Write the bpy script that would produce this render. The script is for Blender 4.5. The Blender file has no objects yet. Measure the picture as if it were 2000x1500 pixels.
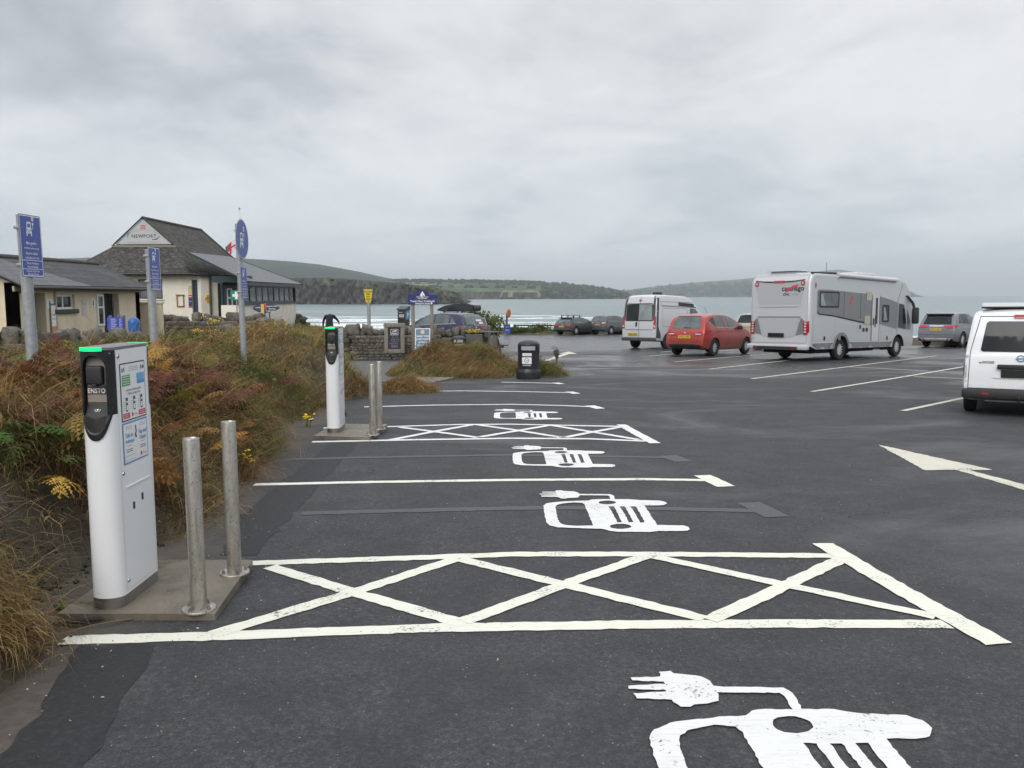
import bpy, bmesh, math, random
import numpy as np
from mathutils import Vector, Matrix, noise as mnoise
from mathutils.bvhtree import BVHTree

random.seed(11)
RNG = np.random.default_rng(11)
scene = bpy.context.scene
COL = scene.collection
R = math.radians
PI = math.pi

# ------------------------------------------------------------------ measuring
FPX = 1618.0                      # focal length of the survey photo, in its pixels
HOR = 577.0
PITCH = math.atan((HOR - 750.0) / -FPX)
EYE = 1.5
SLOPE = -0.0245                   # the car park falls gently towards the sea


def plane_z(y):
    return SLOPE * y


def _ray(px, py):
    cx = (px - 1000.0) / FPX
    cy = (750.0 - py) / FPX
    c, s = math.cos(PITCH), math.sin(PITCH)
    return cx, c + cy * s, -s + cy * c


def gp(px, py):
    """survey point on the car park surface -> world x, y"""
    dx, dy, dz = _ray(px, py)
    t = EYE / (SLOPE * dy - dz)
    return t * dx, t * dy


def at(px, py, Y):
    """survey point at a known distance Y -> world x, z"""
    dx, dy, dz = _ray(px, py)
    return dx / dy * Y, EYE + dz / dy * Y


# ------------------------------------------------------------------ tagging
def tag(o, label=None, cat=None, group=None, kind=None):
    if label:
        o['label'] = label
    if cat:
        o['category'] = cat
    if group:
        o['group'] = group
    if kind:
        o['kind'] = kind
    return o


def empty(name, loc=(0, 0, 0), rz=0.0, label=None, cat=None, group=None):
    o = bpy.data.objects.new(name, None)
    o.empty_display_size = 0.2
    COL.objects.link(o)
    o.location = loc
    o.rotation_euler = (0, 0, rz)
    return tag(o, label, cat, group)


def kids(o):
    return [c for c in list(bpy.data.objects) if c.parent == o]


def copy_tree(o, parent=None):
    c = o.copy()
    COL.objects.link(c)
    if parent is not None:
        c.parent = parent
    for k in kids(o):
        copy_tree(k, c)
    return c


# ------------------------------------------------------------------ geometry
class MB:
    """collects shapes and links them as ONE mesh object"""

    def __init__(self):
        self.v, self.f, self.m, self.s = [], [], [], []
        self.mi = 0
        self.sm = False

    def add(self, verts, faces, M=None, mi=None, smooth=None):
        b = len(self.v)
        if M is not None:
            verts = [M @ Vector(p) for p in verts]
        self.v.extend([tuple(p) for p in verts])
        mi = self.mi if mi is None else mi
        sm = self.sm if smooth is None else smooth
        for f in faces:
            self.f.append(tuple(i + b for i in f))
            self.m.append(mi)
            self.s.append(sm)
        return self

    def box(self, x0, y0, z0, x1, y1, z1, M=None, mi=None, bev=0.0, seg=2):
        if bev > 0:
            bm = bmesh.new()
            bmesh.ops.create_cube(bm, size=1)
            for q in bm.verts:
                q.co = Vector(((x0 + x1) / 2 + q.co.x * (x1 - x0), (y0 + y1) / 2 + q.co.y * (y1 - y0),
                               (z0 + z1) / 2 + q.co.z * (z1 - z0)))
            bmesh.ops.bevel(bm, geom=list(bm.edges), offset=bev, segments=seg, affect='EDGES', profile=0.5)
            return self.bm(bm, M, mi, True)
        v = [(x0, y0, z0), (x1, y0, z0), (x1, y1, z0), (x0, y1, z0), (x0, y0, z1), (x1, y0, z1), (x1, y1, z1), (x0, y1, z1)]
        f = [(0, 3, 2, 1), (4, 5, 6, 7), (0, 1, 5, 4), (1, 2, 6, 5), (2, 3, 7, 6), (3, 0, 4, 7)]
        return self.add(v, f, M, mi, False)

    def bm(self, bm, M=None, mi=None, smooth=None, free=True):
        bm.verts.ensure_lookup_table()
        bm.verts.index_update()
        self.add([q.co.copy() for q in bm.verts], [[q.index for q in f.verts] for f in bm.faces], M, mi, smooth)
        if free:
            bm.free()
        return self

    def tube(self, pts, r, n=8, M=None, mi=None, caps=True, smooth=True):
        pts = [Vector(p) for p in pts]
        rr = r if isinstance(r, (list, tuple)) else [r] * len(pts)
        rings, faces = [], []
        up = None
        for i, p in enumerate(pts):
            d = (pts[min(i + 1, len(pts) - 1)] - pts[max(i - 1, 0)]).normalized()
            if up is None:
                up = Vector((0, 0, 1)) if abs(d.z) < 0.9 else Vector((1, 0, 0))
            a = d.cross(up).normalized()
            b = a.cross(d).normalized()
            up = b
            for k in range(n):
                t = 2 * PI * k / n
                rings.append(p + (a * math.cos(t) + b * math.sin(t)) * rr[i])
        for i in range(len(pts) - 1):
            for k in range(n):
                k2 = (k + 1) % n
                faces.append((i * n + k, i * n + k2, (i + 1) * n + k2, (i + 1) * n + k))
        self.add(rings, faces, M, mi, smooth)
        if caps:
            e = (len(pts) - 1) * n
            self.add(rings[:n], [tuple(range(n))[::1]], M, mi, False)
            self.add(rings[e:], [tuple(range(n))[::-1]], M, mi, False)
        return self

    def lathe(self, prof, n=24, M=None, mi=None, smooth=True, ax='z'):
        v, f = [], []
        for r, h in prof:
            for k in range(n):
                t = 2 * PI * k / n
                if ax == 'z':
                    v.append((r * math.cos(t), r * math.sin(t), h))
                elif ax == 'x':
                    v.append((h, r * math.cos(t), r * math.sin(t)))
                else:
                    v.append((r * math.cos(t), h, -r * math.sin(t)))
        for i in range(len(prof) - 1):
            for k in range(n):
                k2 = (k + 1) % n
                f.append((i * n + k, i * n + k2, (i + 1) * n + k2, (i + 1) * n + k))
        return self.add(v, f, M, mi, smooth)

    def prism(self, poly, h0, h1, M=None, mi=None, smooth=False):
        """2-D outline (counter clockwise) in x, y; extruded h0..h1 along z"""
        n = len(poly)
        v = [(p[0], p[1], h0) for p in poly] + [(p[0], p[1], h1) for p in poly]
        self.add(v, [tuple(range(n))[::-1], tuple(range(n, 2 * n))], M, mi, False)
        self.add(v, [(i, (i + 1) % n, n + (i + 1) % n, n + i) for i in range(n)], M, mi, smooth)
        return self

    def quad(self, a, b, c, d, M=None, mi=None):
        return self.add([a, b, c, d], [(0, 1, 2, 3)], M, mi, False)

    def build(self, name, mats, parent=None, sharp=40, loc=None, rz=None):
        me = bpy.data.meshes.new(name)
        me.from_pydata(self.v, [], self.f)
        mats = mats if isinstance(mats, (list, tuple)) else [mats]
        for m in mats:
            me.materials.append(m)
        me.polygons.foreach_set('material_index', self.m)
        me.polygons.foreach_set('use_smooth', self.s)
        me.update()
        if any(self.s) and sharp:
            me.set_sharp_from_angle(angle=R(sharp))
        o = bpy.data.objects.new(name, me)
        COL.objects.link(o)
        if parent is not None:
            o.parent = parent
        if loc is not None:
            o.location = loc
        if rz is not None:
            o.rotation_euler = (0, 0, rz)
        return o


def np_mesh(name, V, F, mat, col=None, parent=None, smooth=False):
    """big meshes from arrays; F is (n, k)"""
    me = bpy.data.meshes.new(name)
    n, k = F.shape
    me.vertices.add(len(V))
    me.vertices.foreach_set('co', np.ascontiguousarray(V, dtype=np.float32).ravel())
    me.loops.add(n * k)
    me.loops.foreach_set('vertex_index', np.ascontiguousarray(F, dtype=np.int32).ravel())
    me.polygons.add(n)
    me.polygons.foreach_set('loop_start', np.arange(0, n * k, k, dtype=np.int32))
    me.polygons.foreach_set('loop_total', np.full(n, k, dtype=np.int32))
    if smooth:
        me.polygons.foreach_set('use_smooth', np.ones(n, dtype=bool))
    me.update(calc_edges=True)
    if col is not None:
        a = me.color_attributes.new('tint', 'FLOAT_COLOR', 'POINT')
        c4 = np.ones((len(V), 4), dtype=np.float32)
        c4[:, :3] = col
        a.data.foreach_set('color', c4.ravel())
    me.materials.append(mat)
    o = bpy.data.objects.new(name, me)
    COL.objects.link(o)
    if parent is not None:
        o.parent = parent
    return o


_flat_cache = {}


def text_flat(s, size=1.0, align='CENTER', bold=0.0, spacing=1.0):
    """flat lettering -> (verts, faces) in the x, y plane"""
    key = (s, align, bold, spacing)
    if key not in _flat_cache:
        cu = bpy.data.curves.new('t', 'FONT')
        cu.body = s
        cu.align_x = align
        cu.align_y = 'CENTER'
        cu.resolution_u = 2
        cu.offset = bold
        cu.space_character = spacing
        _flat_cache[key] = _curve_flat(cu)
    v, f = _flat_cache[key]
    return [(p[0] * size, p[1] * size, 0.0) for p in v], f


def _curve_flat(cu):
    o = bpy.data.objects.new('t', cu)
    COL.objects.link(o)
    dg = bpy.context.evaluated_depsgraph_get()
    me = o.evaluated_get(dg).to_mesh()
    v = [tuple(p.co) for p in me.vertices]
    f = [tuple(p.vertices) for p in me.polygons]
    o.evaluated_get(dg).to_mesh_clear()
    bpy.data.objects.remove(o)
    bpy.data.curves.remove(cu)
    return v, f


def fill_flat(loops):
    """outlines with holes -> flat (verts, faces)"""
    cu = bpy.data.curves.new('s', 'CURVE')
    cu.dimensions = '2D'
    cu.fill_mode = 'BOTH'
    for lp in loops:
        sp = cu.splines.new('POLY')
        sp.points.add(len(lp) - 1)
        for q, p in zip(sp.points, lp):
            q.co = (p[0], p[1], 0, 1)
        sp.use_cyclic_u = True
    return _curve_flat(cu)


def oval(cx, cy, rx, ry, n=20, a0=0.0):
    return [(cx + rx * math.cos(a0 + 2 * PI * k / n), cy + ry * math.sin(a0 + 2 * PI * k / n)) for k in range(n)]


def rrect(x0, y0, x1, y1, r, n=4):
    out = []
    for cx, cy, a in ((x1 - r, y0 + r, -PI / 2), (x1 - r, y1 - r, 0), (x0 + r, y1 - r, PI / 2), (x0 + r, y0 + r, PI)):
        for k in range(n + 1):
            t = a + PI / 2 * k / n
            out.append((cx + r * math.cos(t), cy + r * math.sin(t)))
    return out


# a frame whose local x, y is the face of a sign and local z its outward normal
def face_frame(origin, right, up=(0, 0, 1)):
    r = Vector(right).normalized()
    u = Vector(up).normalized()
    n = r.cross(u).normalized()
    M = Matrix.Identity(4)
    for i in range(3):
        M[i][0], M[i][1], M[i][2], M[i][3] = r[i], u[i], n[i], origin[i]
    return M


# ------------------------------------------------------------------ materials
class NT:
    def __init__(self, name):
        self.mat = bpy.data.materials.new(name)
        self.mat.use_nodes = True
        self.t = self.mat.node_tree
        self.b = self.t.nodes['Principled BSDF']
        self.out = self.t.nodes['Material Output']

    def n(self, typ, **kw):
        nd = self.t.nodes.new(typ)
        for k, v in kw.items():
            setattr(nd, k, v)
        return nd

    def l(self, a, b):
        self.t.links.new(a, b)

    def set(self, nd, key, val):
        nd.inputs[key].default_value = val

    def coord(self, kind='Object', scale=(1, 1, 1)):
        tc = self.n('ShaderNodeTexCoord')
        if kind == 'World':
            src = self.n('ShaderNodeNewGeometry').outputs['Position']
        else:
            src = tc.outputs[kind]
        mp = self.n('ShaderNodeMapping')
        mp.inputs['Scale'].default_value = scale
        self.l(src, mp.inputs['Vector'])
        return mp.outputs['Vector']

    def noise(self, vec, scale, detail=4, rough=0.55, dist=0.0):
        nd = self.n('ShaderNodeTexNoise')
        nd.inputs['Scale'].default_value = scale
        nd.inputs['Detail'].default_value = detail
        nd.inputs['Roughness'].default_value = rough
        nd.inputs['Distortion'].default_value = dist
        if vec is not None:
            self.l(vec, nd.inputs['Vector'])
        return nd.outputs['Fac']

    def vor(self, vec, scale, feature='F1', out='Distance'):
        nd = self.n('ShaderNodeTexVoronoi', feature=feature)
        nd.inputs['Scale'].default_value = scale
        if vec is not None:
            self.l(vec, nd.inputs['Vector'])
        return nd.outputs[out]

    def ramp(self, fac, stops, interp='LINEAR'):
        nd = self.n('ShaderNodeValToRGB')
        nd.color_ramp.interpolation = interp
        el = nd.color_ramp.elements
        while len(el) > 1:
            el.remove(el[-1])
        for i, (p, c) in enumerate(stops):
            e = el[0] if i == 0 else el.new(p)
            e.position = p
            c = (c, c, c) if isinstance(c, (int, float)) else c
            e.color = (c[0], c[1], c[2], 1)
        self.l(fac, nd.inputs['Fac'])
        return nd.outputs['Color']

    def mix(self, fac, a, b, blend='MIX'):
        nd = self.n('ShaderNodeMix', data_type='RGBA', blend_type=blend)
        for k, v in ((0, fac), (6, a), (7, b)):
            if isinstance(v, (int, float)):
                nd.inputs[k].default_value = v if k == 0 else (v, v, v, 1)
            elif isinstance(v, (tuple, list)):
                nd.inputs[k].default_value = (v[0], v[1], v[2], 1)
            else:
                self.l(v, nd.inputs[k])
        return nd.outputs[2]

    def math(self, op, a, b=None, clamp=False):
        nd = self.n('ShaderNodeMath', operation=op, use_clamp=clamp)
        for k, v in ((0, a), (1, b)):
            if v is None:
                continue
            if isinstance(v, (int, float)):
                nd.inputs[k].default_value = v
            else:
                self.l(v, nd.inputs[k])
        return nd.outputs[0]

    def bump(self, h, strength=0.3, dist=0.01, prev=None):
        nd = self.n('ShaderNodeBump')
        nd.inputs['Strength'].default_value = strength
        nd.inputs['Distance'].default_value = dist
        self.l(h, nd.inputs['Height'])
        if prev is not None:
            self.l(prev, nd.inputs['Normal'])
        self.l(nd.outputs['Normal'], self.b.inputs['Normal'])
        return nd.outputs['Normal']

    def base(self, c):
        if isinstance(c, (tuple, list)):
            self.b.inputs['Base Color'].default_value = (c[0], c[1], c[2], 1)
        else:
            self.l(c, self.b.inputs['Base Color'])
        return self

    def rough(self, r):
        if isinstance(r, (int, float)):
            self.b.inputs['Roughness'].default_value = r
        else:
            self.l(r, self.b.inputs['Roughness'])
        return self


_mats = {}


def plain(name, c, rough=0.5, metal=0.0, var=0.12, scale=14.0, spec=0.5, coat=0.0, bump=0.0, emit=0.0, kind='Object'):
    """one paint / plastic / metal with slight unevenness"""
    if name in _mats:
        return _mats[name]
    t = NT(name)
    vec = t.coord(kind)
    nz = t.noise(vec, scale, 5, 0.6)
    d = tuple(max(0.0, x * (1 - var)) for x in c)
    u = tuple(min(1.0, x * (1 + var)) for x in c)
    t.base(t.ramp(nz, [(0.3, d), (0.7, u)]))
    t.rough(t.ramp(nz, [(0.3, max(0.02, rough - 0.06)), (0.7, min(1, rough + 0.06))]))
    t.b.inputs['Metallic'].default_value = metal
    t.b.inputs['Specular IOR Level'].default_value = spec
    if coat:
        t.b.inputs['Coat Weight'].default_value = coat
        t.b.inputs['Coat Roughness'].default_value = 0.06
    if bump:
        t.bump(t.noise(vec, scale * 4, 4), bump, 0.01)
    if emit:
        t.b.inputs['Emission Color'].default_value = (c[0], c[1], c[2], 1)
        t.b.inputs['Emission Strength'].default_value = emit
    _mats[name] = t.mat
    return t.mat


def sm(a, b, x):
    t = np.clip((x - a) / (b - a), 0, 1)
    return t * t * (3 - 2 * t)
# ================================================================== camera, sky, sun
cam = bpy.data.cameras.new('camera')
cam.sensor_width = 36.0
cam.lens = 36.0 * FPX / 2000.0
cam.clip_start = 0.05
cam.clip_end = 30000
cam_o = bpy.data.objects.new('camera', cam)
COL.objects.link(cam_o)
cam_o.location = (0, 0, EYE)
cam_o.rotation_euler = (PI / 2 - PITCH, 0, 0)
scene.camera = cam_o

SUN_EL, SUN_AZ = R(36), R(196)          # high and behind the viewer, veiled by cloud
wd = bpy.data.worlds.new('World')
scene.world = wd
wd.use_nodes = True
wt = wd.node_tree
for nd in list(wt.nodes):
    wt.nodes.remove(nd)


def WN(typ, **kw):
    nd = wt.nodes.new(typ)
    for k, v in kw.items():
        setattr(nd, k, v)
    return nd


def wmath(op, a, b=None, clamp=False):
    nd = WN('ShaderNodeMath', operation=op, use_clamp=clamp)
    for k, v in ((0, a), (1, b)):
        if v is None:
            continue
        if isinstance(v, (int, float)):
            nd.inputs[k].default_value = v
        else:
            wt.links.new(v, nd.inputs[k])
    return nd.outputs[0]


def wramp(fac, stops):
    nd = WN('ShaderNodeValToRGB')
    el = nd.color_ramp.elements
    while len(el) > 1:
        el.remove(el[-1])
    for i, (p, c) in enumerate(stops):
        e = el[0] if i == 0 else el.new(p)
        e.position = p
        c = (c, c, c) if isinstance(c, (int, float)) else c
        e.color = (c[0], c[1], c[2], 1)
    wt.links.new(fac, nd.inputs['Fac'])
    return nd.outputs['Color']


def wmix(fac, a, b, blend='MIX'):
    nd = WN('ShaderNodeMix', data_type='RGBA', blend_type=blend)
    for k, v in ((0, fac), (6, a), (7, b)):
        if isinstance(v, (int, float)):
            nd.inputs[k].default_value = v if k == 0 else (v, v, v, 1)
        elif isinstance(v, (tuple, list)):
            nd.inputs[k].default_value = (v[0], v[1], v[2], 1)
        else:
            wt.links.new(v, nd.inputs[k])
    return nd.outputs[2]


sky = WN('ShaderNodeTexSky', sky_type='NISHITA')
sky.sun_disc = False
sky.sun_elevation = SUN_EL
sky.sun_rotation = SUN_AZ
sky.air_density = 1.4
sky.dust_density = 3.0
tc = WN('ShaderNodeTexCoord')
sep = WN('ShaderNodeSeparateXYZ')
wt.links.new(tc.outputs['Generated'], sep.inputs[0])
el = wmath('MAXIMUM', sep.outputs['Z'], 0.0)
den = wmath('ADD', el, 0.23)
cmb = WN('ShaderNodeCombineXYZ')
wt.links.new(wmath('DIVIDE', sep.outputs['X'], den), cmb.inputs[0])
wt.links.new(wmath('DIVIDE', sep.outputs['Y'], den), cmb.inputs[1])


def wnoise(scale, detail, rough, off, dist=0.0):
    mp = WN('ShaderNodeMapping')
    mp.inputs['Location'].default_value = off
    wt.links.new(cmb.outputs[0], mp.inputs['Vector'])
    nz = WN('ShaderNodeTexNoise')
    nz.inputs['Scale'].default_value = scale
    nz.inputs['Detail'].default_value = detail
    nz.inputs['Roughness'].default_value = rough
    nz.inputs['Distortion'].default_value = dist
    wt.links.new(mp.outputs[0], nz.inputs['Vector'])
    return nz.outputs['Fac']


big = wnoise(0.50, 3, 0.5, (3.3, 1.7, 0), 0.4)
mid = wnoise(1.25, 6, 0.55, (7.1, 4.2, 2.0), 0.5)
fine = wnoise(3.6, 7, 0.6, (2.1, 9.2, 5.0), 0.3)
cl = wmath('ADD', wmath('ADD', wmath('MULTIPLY', big, 0.45), wmath('MULTIPLY', mid, 0.40)), wmath('MULTIPLY', fine, 0.15))
cloud = wramp(cl, [(0.39, (4.2, 4.5, 4.95)), (0.46, (5.5, 5.8, 6.25)), (0.505, (7.0, 7.2, 7.45)), (0.56, (8.2, 8.3, 8.4)), (0.62, (8.9, 8.95, 9.0))])
# thinner, bluer cloud low over the sea
low = wramp(el, [(0.0, 1.0), (0.10, 0.55), (0.24, 0.0)])
cloud = wmix(wmath('MULTIPLY', low, 0.62), cloud, (6.4, 7.5, 8.2))
# the overcast is brightest overhead
cloud = wmix(1.0, cloud, wramp(el, [(0.0, 1.0), (0.14, .95), (0.33, .91), (0.55, 1.35), (1.0, 2.25)]), 'MULTIPLY')
skyc = wmix(0.94, sky.outputs[0], cloud)
bg = WN('ShaderNodeBackground')
bg.inputs['Strength'].default_value = 0.1
wt.links.new(skyc, bg.inputs['Color'])
wo = WN('ShaderNodeOutputWorld')
wt.links.new(bg.outputs[0], wo.inputs['Surface'])

sun = bpy.data.lights.new('sun', 'SUN')
sun.energy = 1.5
sun.angle = R(38)
sun.color = (1.0, 0.965, 0.92)
sun_o = bpy.data.objects.new('sun', sun)
COL.objects.link(sun_o)
sun_o.rotation_euler = (PI / 2 - SUN_EL, 0, PI - SUN_AZ)

vs = scene.view_settings
vs.view_transform = 'Standard'
vs.look = 'None'
vs.exposure = 0.2
vs.gamma = 1.0
cy = scene.cycles
cy.use_denoising = True
cy.max_bounces = 6
cy.diffuse_bounces = 3
cy.glossy_bounces = 3
cy.transmission_bounces = 4
cy.volume_bounces = 0
cy.caustics_reflective = False
cy.caustics_refractive = False

# ================================================================== the lie of the land
_XT = ([-30, 0, 2.6, 3.3, 3.75, 4.1, 4.95, 5.5, 8.5, 11, 13.8, 15.5, 17, 18.5, 21, 27, 31, 40, 60, 90],
       [-1.9, -1.9, -1.95, -2.0, -2.12, -2.5, -2.5, -2.2, -2.5, -3.05, -3.1, -2.55, -2.9, -3.9, -4.6, -5.9, -6.6, -8, -9, -10])
_ED = ([-250, -60, -4, 3, 8, 12, 20.4, 30, 60, 250], [55, 60, 67, 67, 69, 64, 44, 32, 12, -100])


def toe_x(y):
    return np.interp(y, *_XT)


def edge_y(x):
    return np.interp(x, *_ED)


def mound(x, y):
    m = 0.74 * np.exp(-((x + 1.55) / 1.25) ** 4 * 0.7 - ((y - 21.6) / 1.35) ** 2)
    m = m + 0.30 * np.exp(-((x - 0.72) / 0.55) ** 2 - ((y - 20.9) / 0.6) ** 2)
    m = m + 0.30 * np.exp(-((x + 2.15) / 0.5) ** 2 - ((y - 16.35) / 0.45) ** 2)
    return m


def wob(x, y):
    return (np.sin(x * 1.7 + 1.3 * np.sin(y * 0.9)) + np.sin(y * 1.35 + 1.1 * np.sin(x * 1.2 + 2))) * 0.035 + \
        (np.sin(x * 4.1 + y * 2.2) + np.sin(y * 5.3 - x * 3.1)) * 0.012


def land_z(x, y):
    x = np.asarray(x, float)
    y = np.asarray(y, float)
    ye = edge_y(x)
    e = y - ye
    p = SLOPE * np.minimum(y, ye) - 0.05
    d = toe_x(y) - x
    w = np.interp(y, [0, 3.5, 4.5, 5.6, 12, 30], [1.0, 0.9, 0.75, 1.2, 1.5, 2.2])
    t = np.clip(d / w, 0, 1)
    rise = 0.55 * (1 - (1 - t) ** 2) + 0.45 * sm(0, 1, t)
    A = np.interp(y, [-10, 0, 6, 13, 18, 27, 35, 45, 60, 70, 110], [.8, .78, .74, .74, .66, .52, .3, -.2, -1.2, -1.7, -3])
    B = np.interp(y, [0, 14, 20, 30, 38, 50, 70], [.4, -.05, -.4, -.3, -.05, -.4, -1.7])
    lat = sm(np.interp(y, [9, 12, 18, 24], [5.0, 4.6, 5.2, 7.0]), np.interp(y, [9, 12, 18, 24], [8.5, 7.6, 8.2, 10.5]), -x)
    A = A * (1 - lat) + B * lat
    z = p + (A - p) * rise
    z = z + wob(x, y) * sm(0.15, 1.2, d)
    z = z + mound(x, y)
    z = z + 0.28 * sm(0.0, 0.9, e) * (1 - sm(-30, 0, -x - 10) * 0) - 3.4 * sm(2.5, 30, e) - (0.012 + 0.022 * sm(4, 16, x)) * np.clip(e - 20, 0, None)
    return z


def land_h(x, y):
    return float(land_z(np.array([x]), np.array([y]))[0])


def axis_steps(stops):
    out = []
    for (a, b, st) in stops:
        n = max(1, int(round((b - a) / st)))
        out += [a + (b - a) * k / n for k in range(n)]
    out.append(stops[-1][1])
    return np.array(out)


gx = axis_steps([(-260, -60, 20), (-60, -14, 2), (-14, -8, .4), (-8, 2.5, .12), (2.5, 12, .6), (12, 60, 2), (60, 260, 20)])
gy = axis_steps([(-120, -10, 10), (-10, 2, .5), (2, 24, .12), (24, 36, .4), (36, 80, 1.0), (80, 150, 4), (150, 330, 12)])
X, Y = np.meshgrid(gx, gy)
Z = land_z(X, Y)
nx, ny = len(gx), len(gy)
V = np.stack([X.ravel(), Y.ravel(), Z.ravel()], 1)
ii, jj = np.meshgrid(np.arange(nx - 1), np.arange(ny - 1))
a = (jj * nx + ii).ravel()
F = np.stack([a, a + 1, a + nx + 1, a + nx], 1)

t = NT('soil and turf')
w = t.coord('World')
n1 = t.noise(w, 0.9, 6, .6)
n2 = t.noise(w, 9, 6, .65)
earth = t.ramp(n2, [(.3, (.028, .021, .016)), (.55, (.052, .040, .030)), (.75, (.085, .068, .05))])
turf = t.ramp(n2, [(.3, (.035, .036, .014)), (.55, (.075, .062, .025)), (.75, (.12, .085, .04))])
geo = t.n('ShaderNodeNewGeometry')
sp = t.n('ShaderNodeSeparateXYZ')
t.l(geo.outputs['True Normal'], sp.inputs[0])
steep = t.ramp(sp.outputs['Z'], [(.55, 1), (.85, 0)])
c = t.mix(t.math('MAXIMUM', steep, t.ramp(n1, [(.5, 0), (.62, .8)])), turf, earth)
sp2 = t.n('ShaderNodeSeparateXYZ')
t.l(geo.outputs['Position'], sp2.inputs[0])
c = t.mix(t.ramp(t.math('ADD', t.math('DIVIDE', sp2.outputs['Z'], 10), 1), [(.58, 1), (.66, 0)]), c,
          t.ramp(n1, [(.3, (.20, .165, .115)), (.7, (.28, .235, .17))]))
t.base(c).rough(.9)
t.bump(n2, .9, .04)
tag(np_mesh('ground', V, F, t.mat, smooth=True), kind='structure')

# ================================================================== tarmac
t = NT('car park asphalt')
w = t.coord('World')
grit = t.vor(w, 105)
grain = t.math('ADD', t.math('MULTIPLY', t.noise(w, 95, 4, .75), .6), t.math('MULTIPLY', t.noise(w, 34, 4, .7), .4))
spk = t.vor(w, 62, 'F1', 'Distance')
cel = t.n('ShaderNodeTexVoronoi', feature='F1')
cel.inputs['Scale'].default_value = 62
t.l(w, cel.inputs['Vector'])
spc = t.n('ShaderNodeSeparateColor')
t.l(cel.outputs['Color'], spc.inputs[0])
blotch = t.noise(w, .55, 6, .6)
blotch2 = t.noise(w, 2.6, 6, .62)
col = t.ramp(grain, [(.34, (.011, .0115, .013)), (.47, (.033, .034, .036)), (.56, (.064, .065, .067)), (.67, (.16, .16, .156))])
col = t.mix(t.ramp(blotch, [(.3, .0), (.7, .36)]), col, (.060, .063, .067))
col = t.mix(t.ramp(blotch2, [(.40, .45), (.60, 0)]), col, (.022, .0225, .024))
chip = t.math('MULTIPLY', t.math('GREATER_THAN', spc.outputs[0], .982), t.math('LESS_THAN', spk, .24))
col = t.mix(t.math('MULTIPLY', chip, .75), col, (.30, .295, .28))
# silt washed down from the bank along the kerbless edge
geo = t.n('ShaderNodeNewGeometry')
sp = t.n('ShaderNodeSeparateXYZ')
t.l(geo.outputs['Position'], sp.inputs[0])
px_ = t.math('ADD', sp.outputs['X'], t.math('MULTIPLY', sp.outputs['Y'], .105))
edge = t.math('ADD', t.math('ADD', px_, 1.28), t.math('MULTIPLY', t.math('ADD', t.noise(w, 1.6, 6, .65), -.5), 1.0))
silt = t.ramp(t.math('ADD', t.math('MULTIPLY', edge, .6), .5), [(.33, .95), (.52, 0)])
siltc = t.ramp(t.noise(w, 14, 5, .7), [(.3, (.062, .051, .041)), (.7, (.115, .097, .079))])
nearleft = t.ramp(t.math('MULTIPLY', sp.outputs['Y'], .05), [(.85, 1), (1.0, 0)])
silt = t.math('MULTIPLY', silt, nearleft)
col = t.mix(silt, col, siltc)
# where the rain still lies: streaks along the fall of the ground, more of them towards the sea
mp = t.n('ShaderNodeMapping')
mp.inputs['Scale'].default_value = (.20, .34, 1)
mp.inputs['Rotation'].default_value = (0, 0, R(32))
t.l(geo.outputs['Position'], mp.inputs['Vector'])
wetn = t.noise(mp.outputs[0], 1.0, 6, .62, .9)
far = t.ramp(t.math('MULTIPLY', sp.outputs['Y'], .02), [(.10, -.04), (.30, .01), (.52, .17), (.8, .28)])
wet = t.ramp(t.math('ADD', wetn, far), [(.50, 0), (.60, .45), (.74, 1)])
wet = t.math('MULTIPLY', wet, t.math('SUBTRACT', 1, silt))
col = t.mix(t.math('MULTIPLY', wet, .30), col, (.017, .018, .02))
crk = t.n('ShaderNodeTexVoronoi', feature='DISTANCE_TO_EDGE')
crk.inputs['Scale'].default_value = .42
mpk = t.n('ShaderNodeMapping')
t.l(geo.outputs['Position'], mpk.inputs['Vector'])
dis = t.n('ShaderNodeVectorMath', operation='ADD')
nzc = t.n('ShaderNodeTexNoise')
nzc.inputs['Scale'].default_value = 1.3
nzc.inputs['Detail'].default_value = 6
t.l(geo.outputs['Position'], nzc.inputs['Vector'])
t.l(mpk.outputs[0], dis.inputs[0])
t.l(nzc.outputs['Color'], dis.inputs[1])
t.l(dis.outputs[0], crk.inputs['Vector'])
cm = t.math('MULTIPLY', t.math('LESS_THAN', crk.outputs['Distance'], .0032), t.ramp(t.noise(w, .5, 4, .6), [(.60, 0), (.64, 1)]))
col = t.mix(t.math('MULTIPLY', cm, .8), col, (.012, .012, .013))
# drips of oil under where cars stand
oil = t.ramp(t.noise(w, 1.15, 5, .55, .4), [(.66, 0), (.74, .7)])
col = t.mix(oil, col, (.012, .012, .014))
t.base(col)
t.rough(t.math('SUBTRACT', .80, t.math('MULTIPLY', wet, .54)))
t.b.inputs['Specular IOR Level'].default_value = .42
hs = t.math('ADD', t.math('MULTIPLY', grit, .6), grain)
bn = t.n('ShaderNodeBump')
bn.inputs['Distance'].default_value = .006
t.l(t.math('SUBTRACT', .75, t.math('MULTIPLY', wet, .5)), bn.inputs['Strength'])
t.l(hs, bn.inputs['Height'])
t.l(bn.outputs[0], t.b.inputs['Normal'])
M_ASPH = t.mat

xs = [-7, -4, 3, 8, 12, 20.4, 30, 60]
poly = [(-2.6, -14), (60, -14)] + [(x, float(edge_y(x)) + .15) for x in reversed(xs)] + [(-7, 17.5), (-3.2, 12), (-2.9, 3)]
mb = MB()
mb.add([(x, y, plane_z(y)) for x, y in poly], [tuple(range(len(poly)))])
park = mb.build('car_park', M_ASPH)
tag(park, 'dark wet asphalt car park with white bay markings sloping to the sea', kind='structure')
bm = bmesh.new()
bm.from_mesh(park.data)
bmesh.ops.triangulate(bm, faces=bm.faces[:])
bm.to_mesh(park.data)
bm.free()


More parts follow.
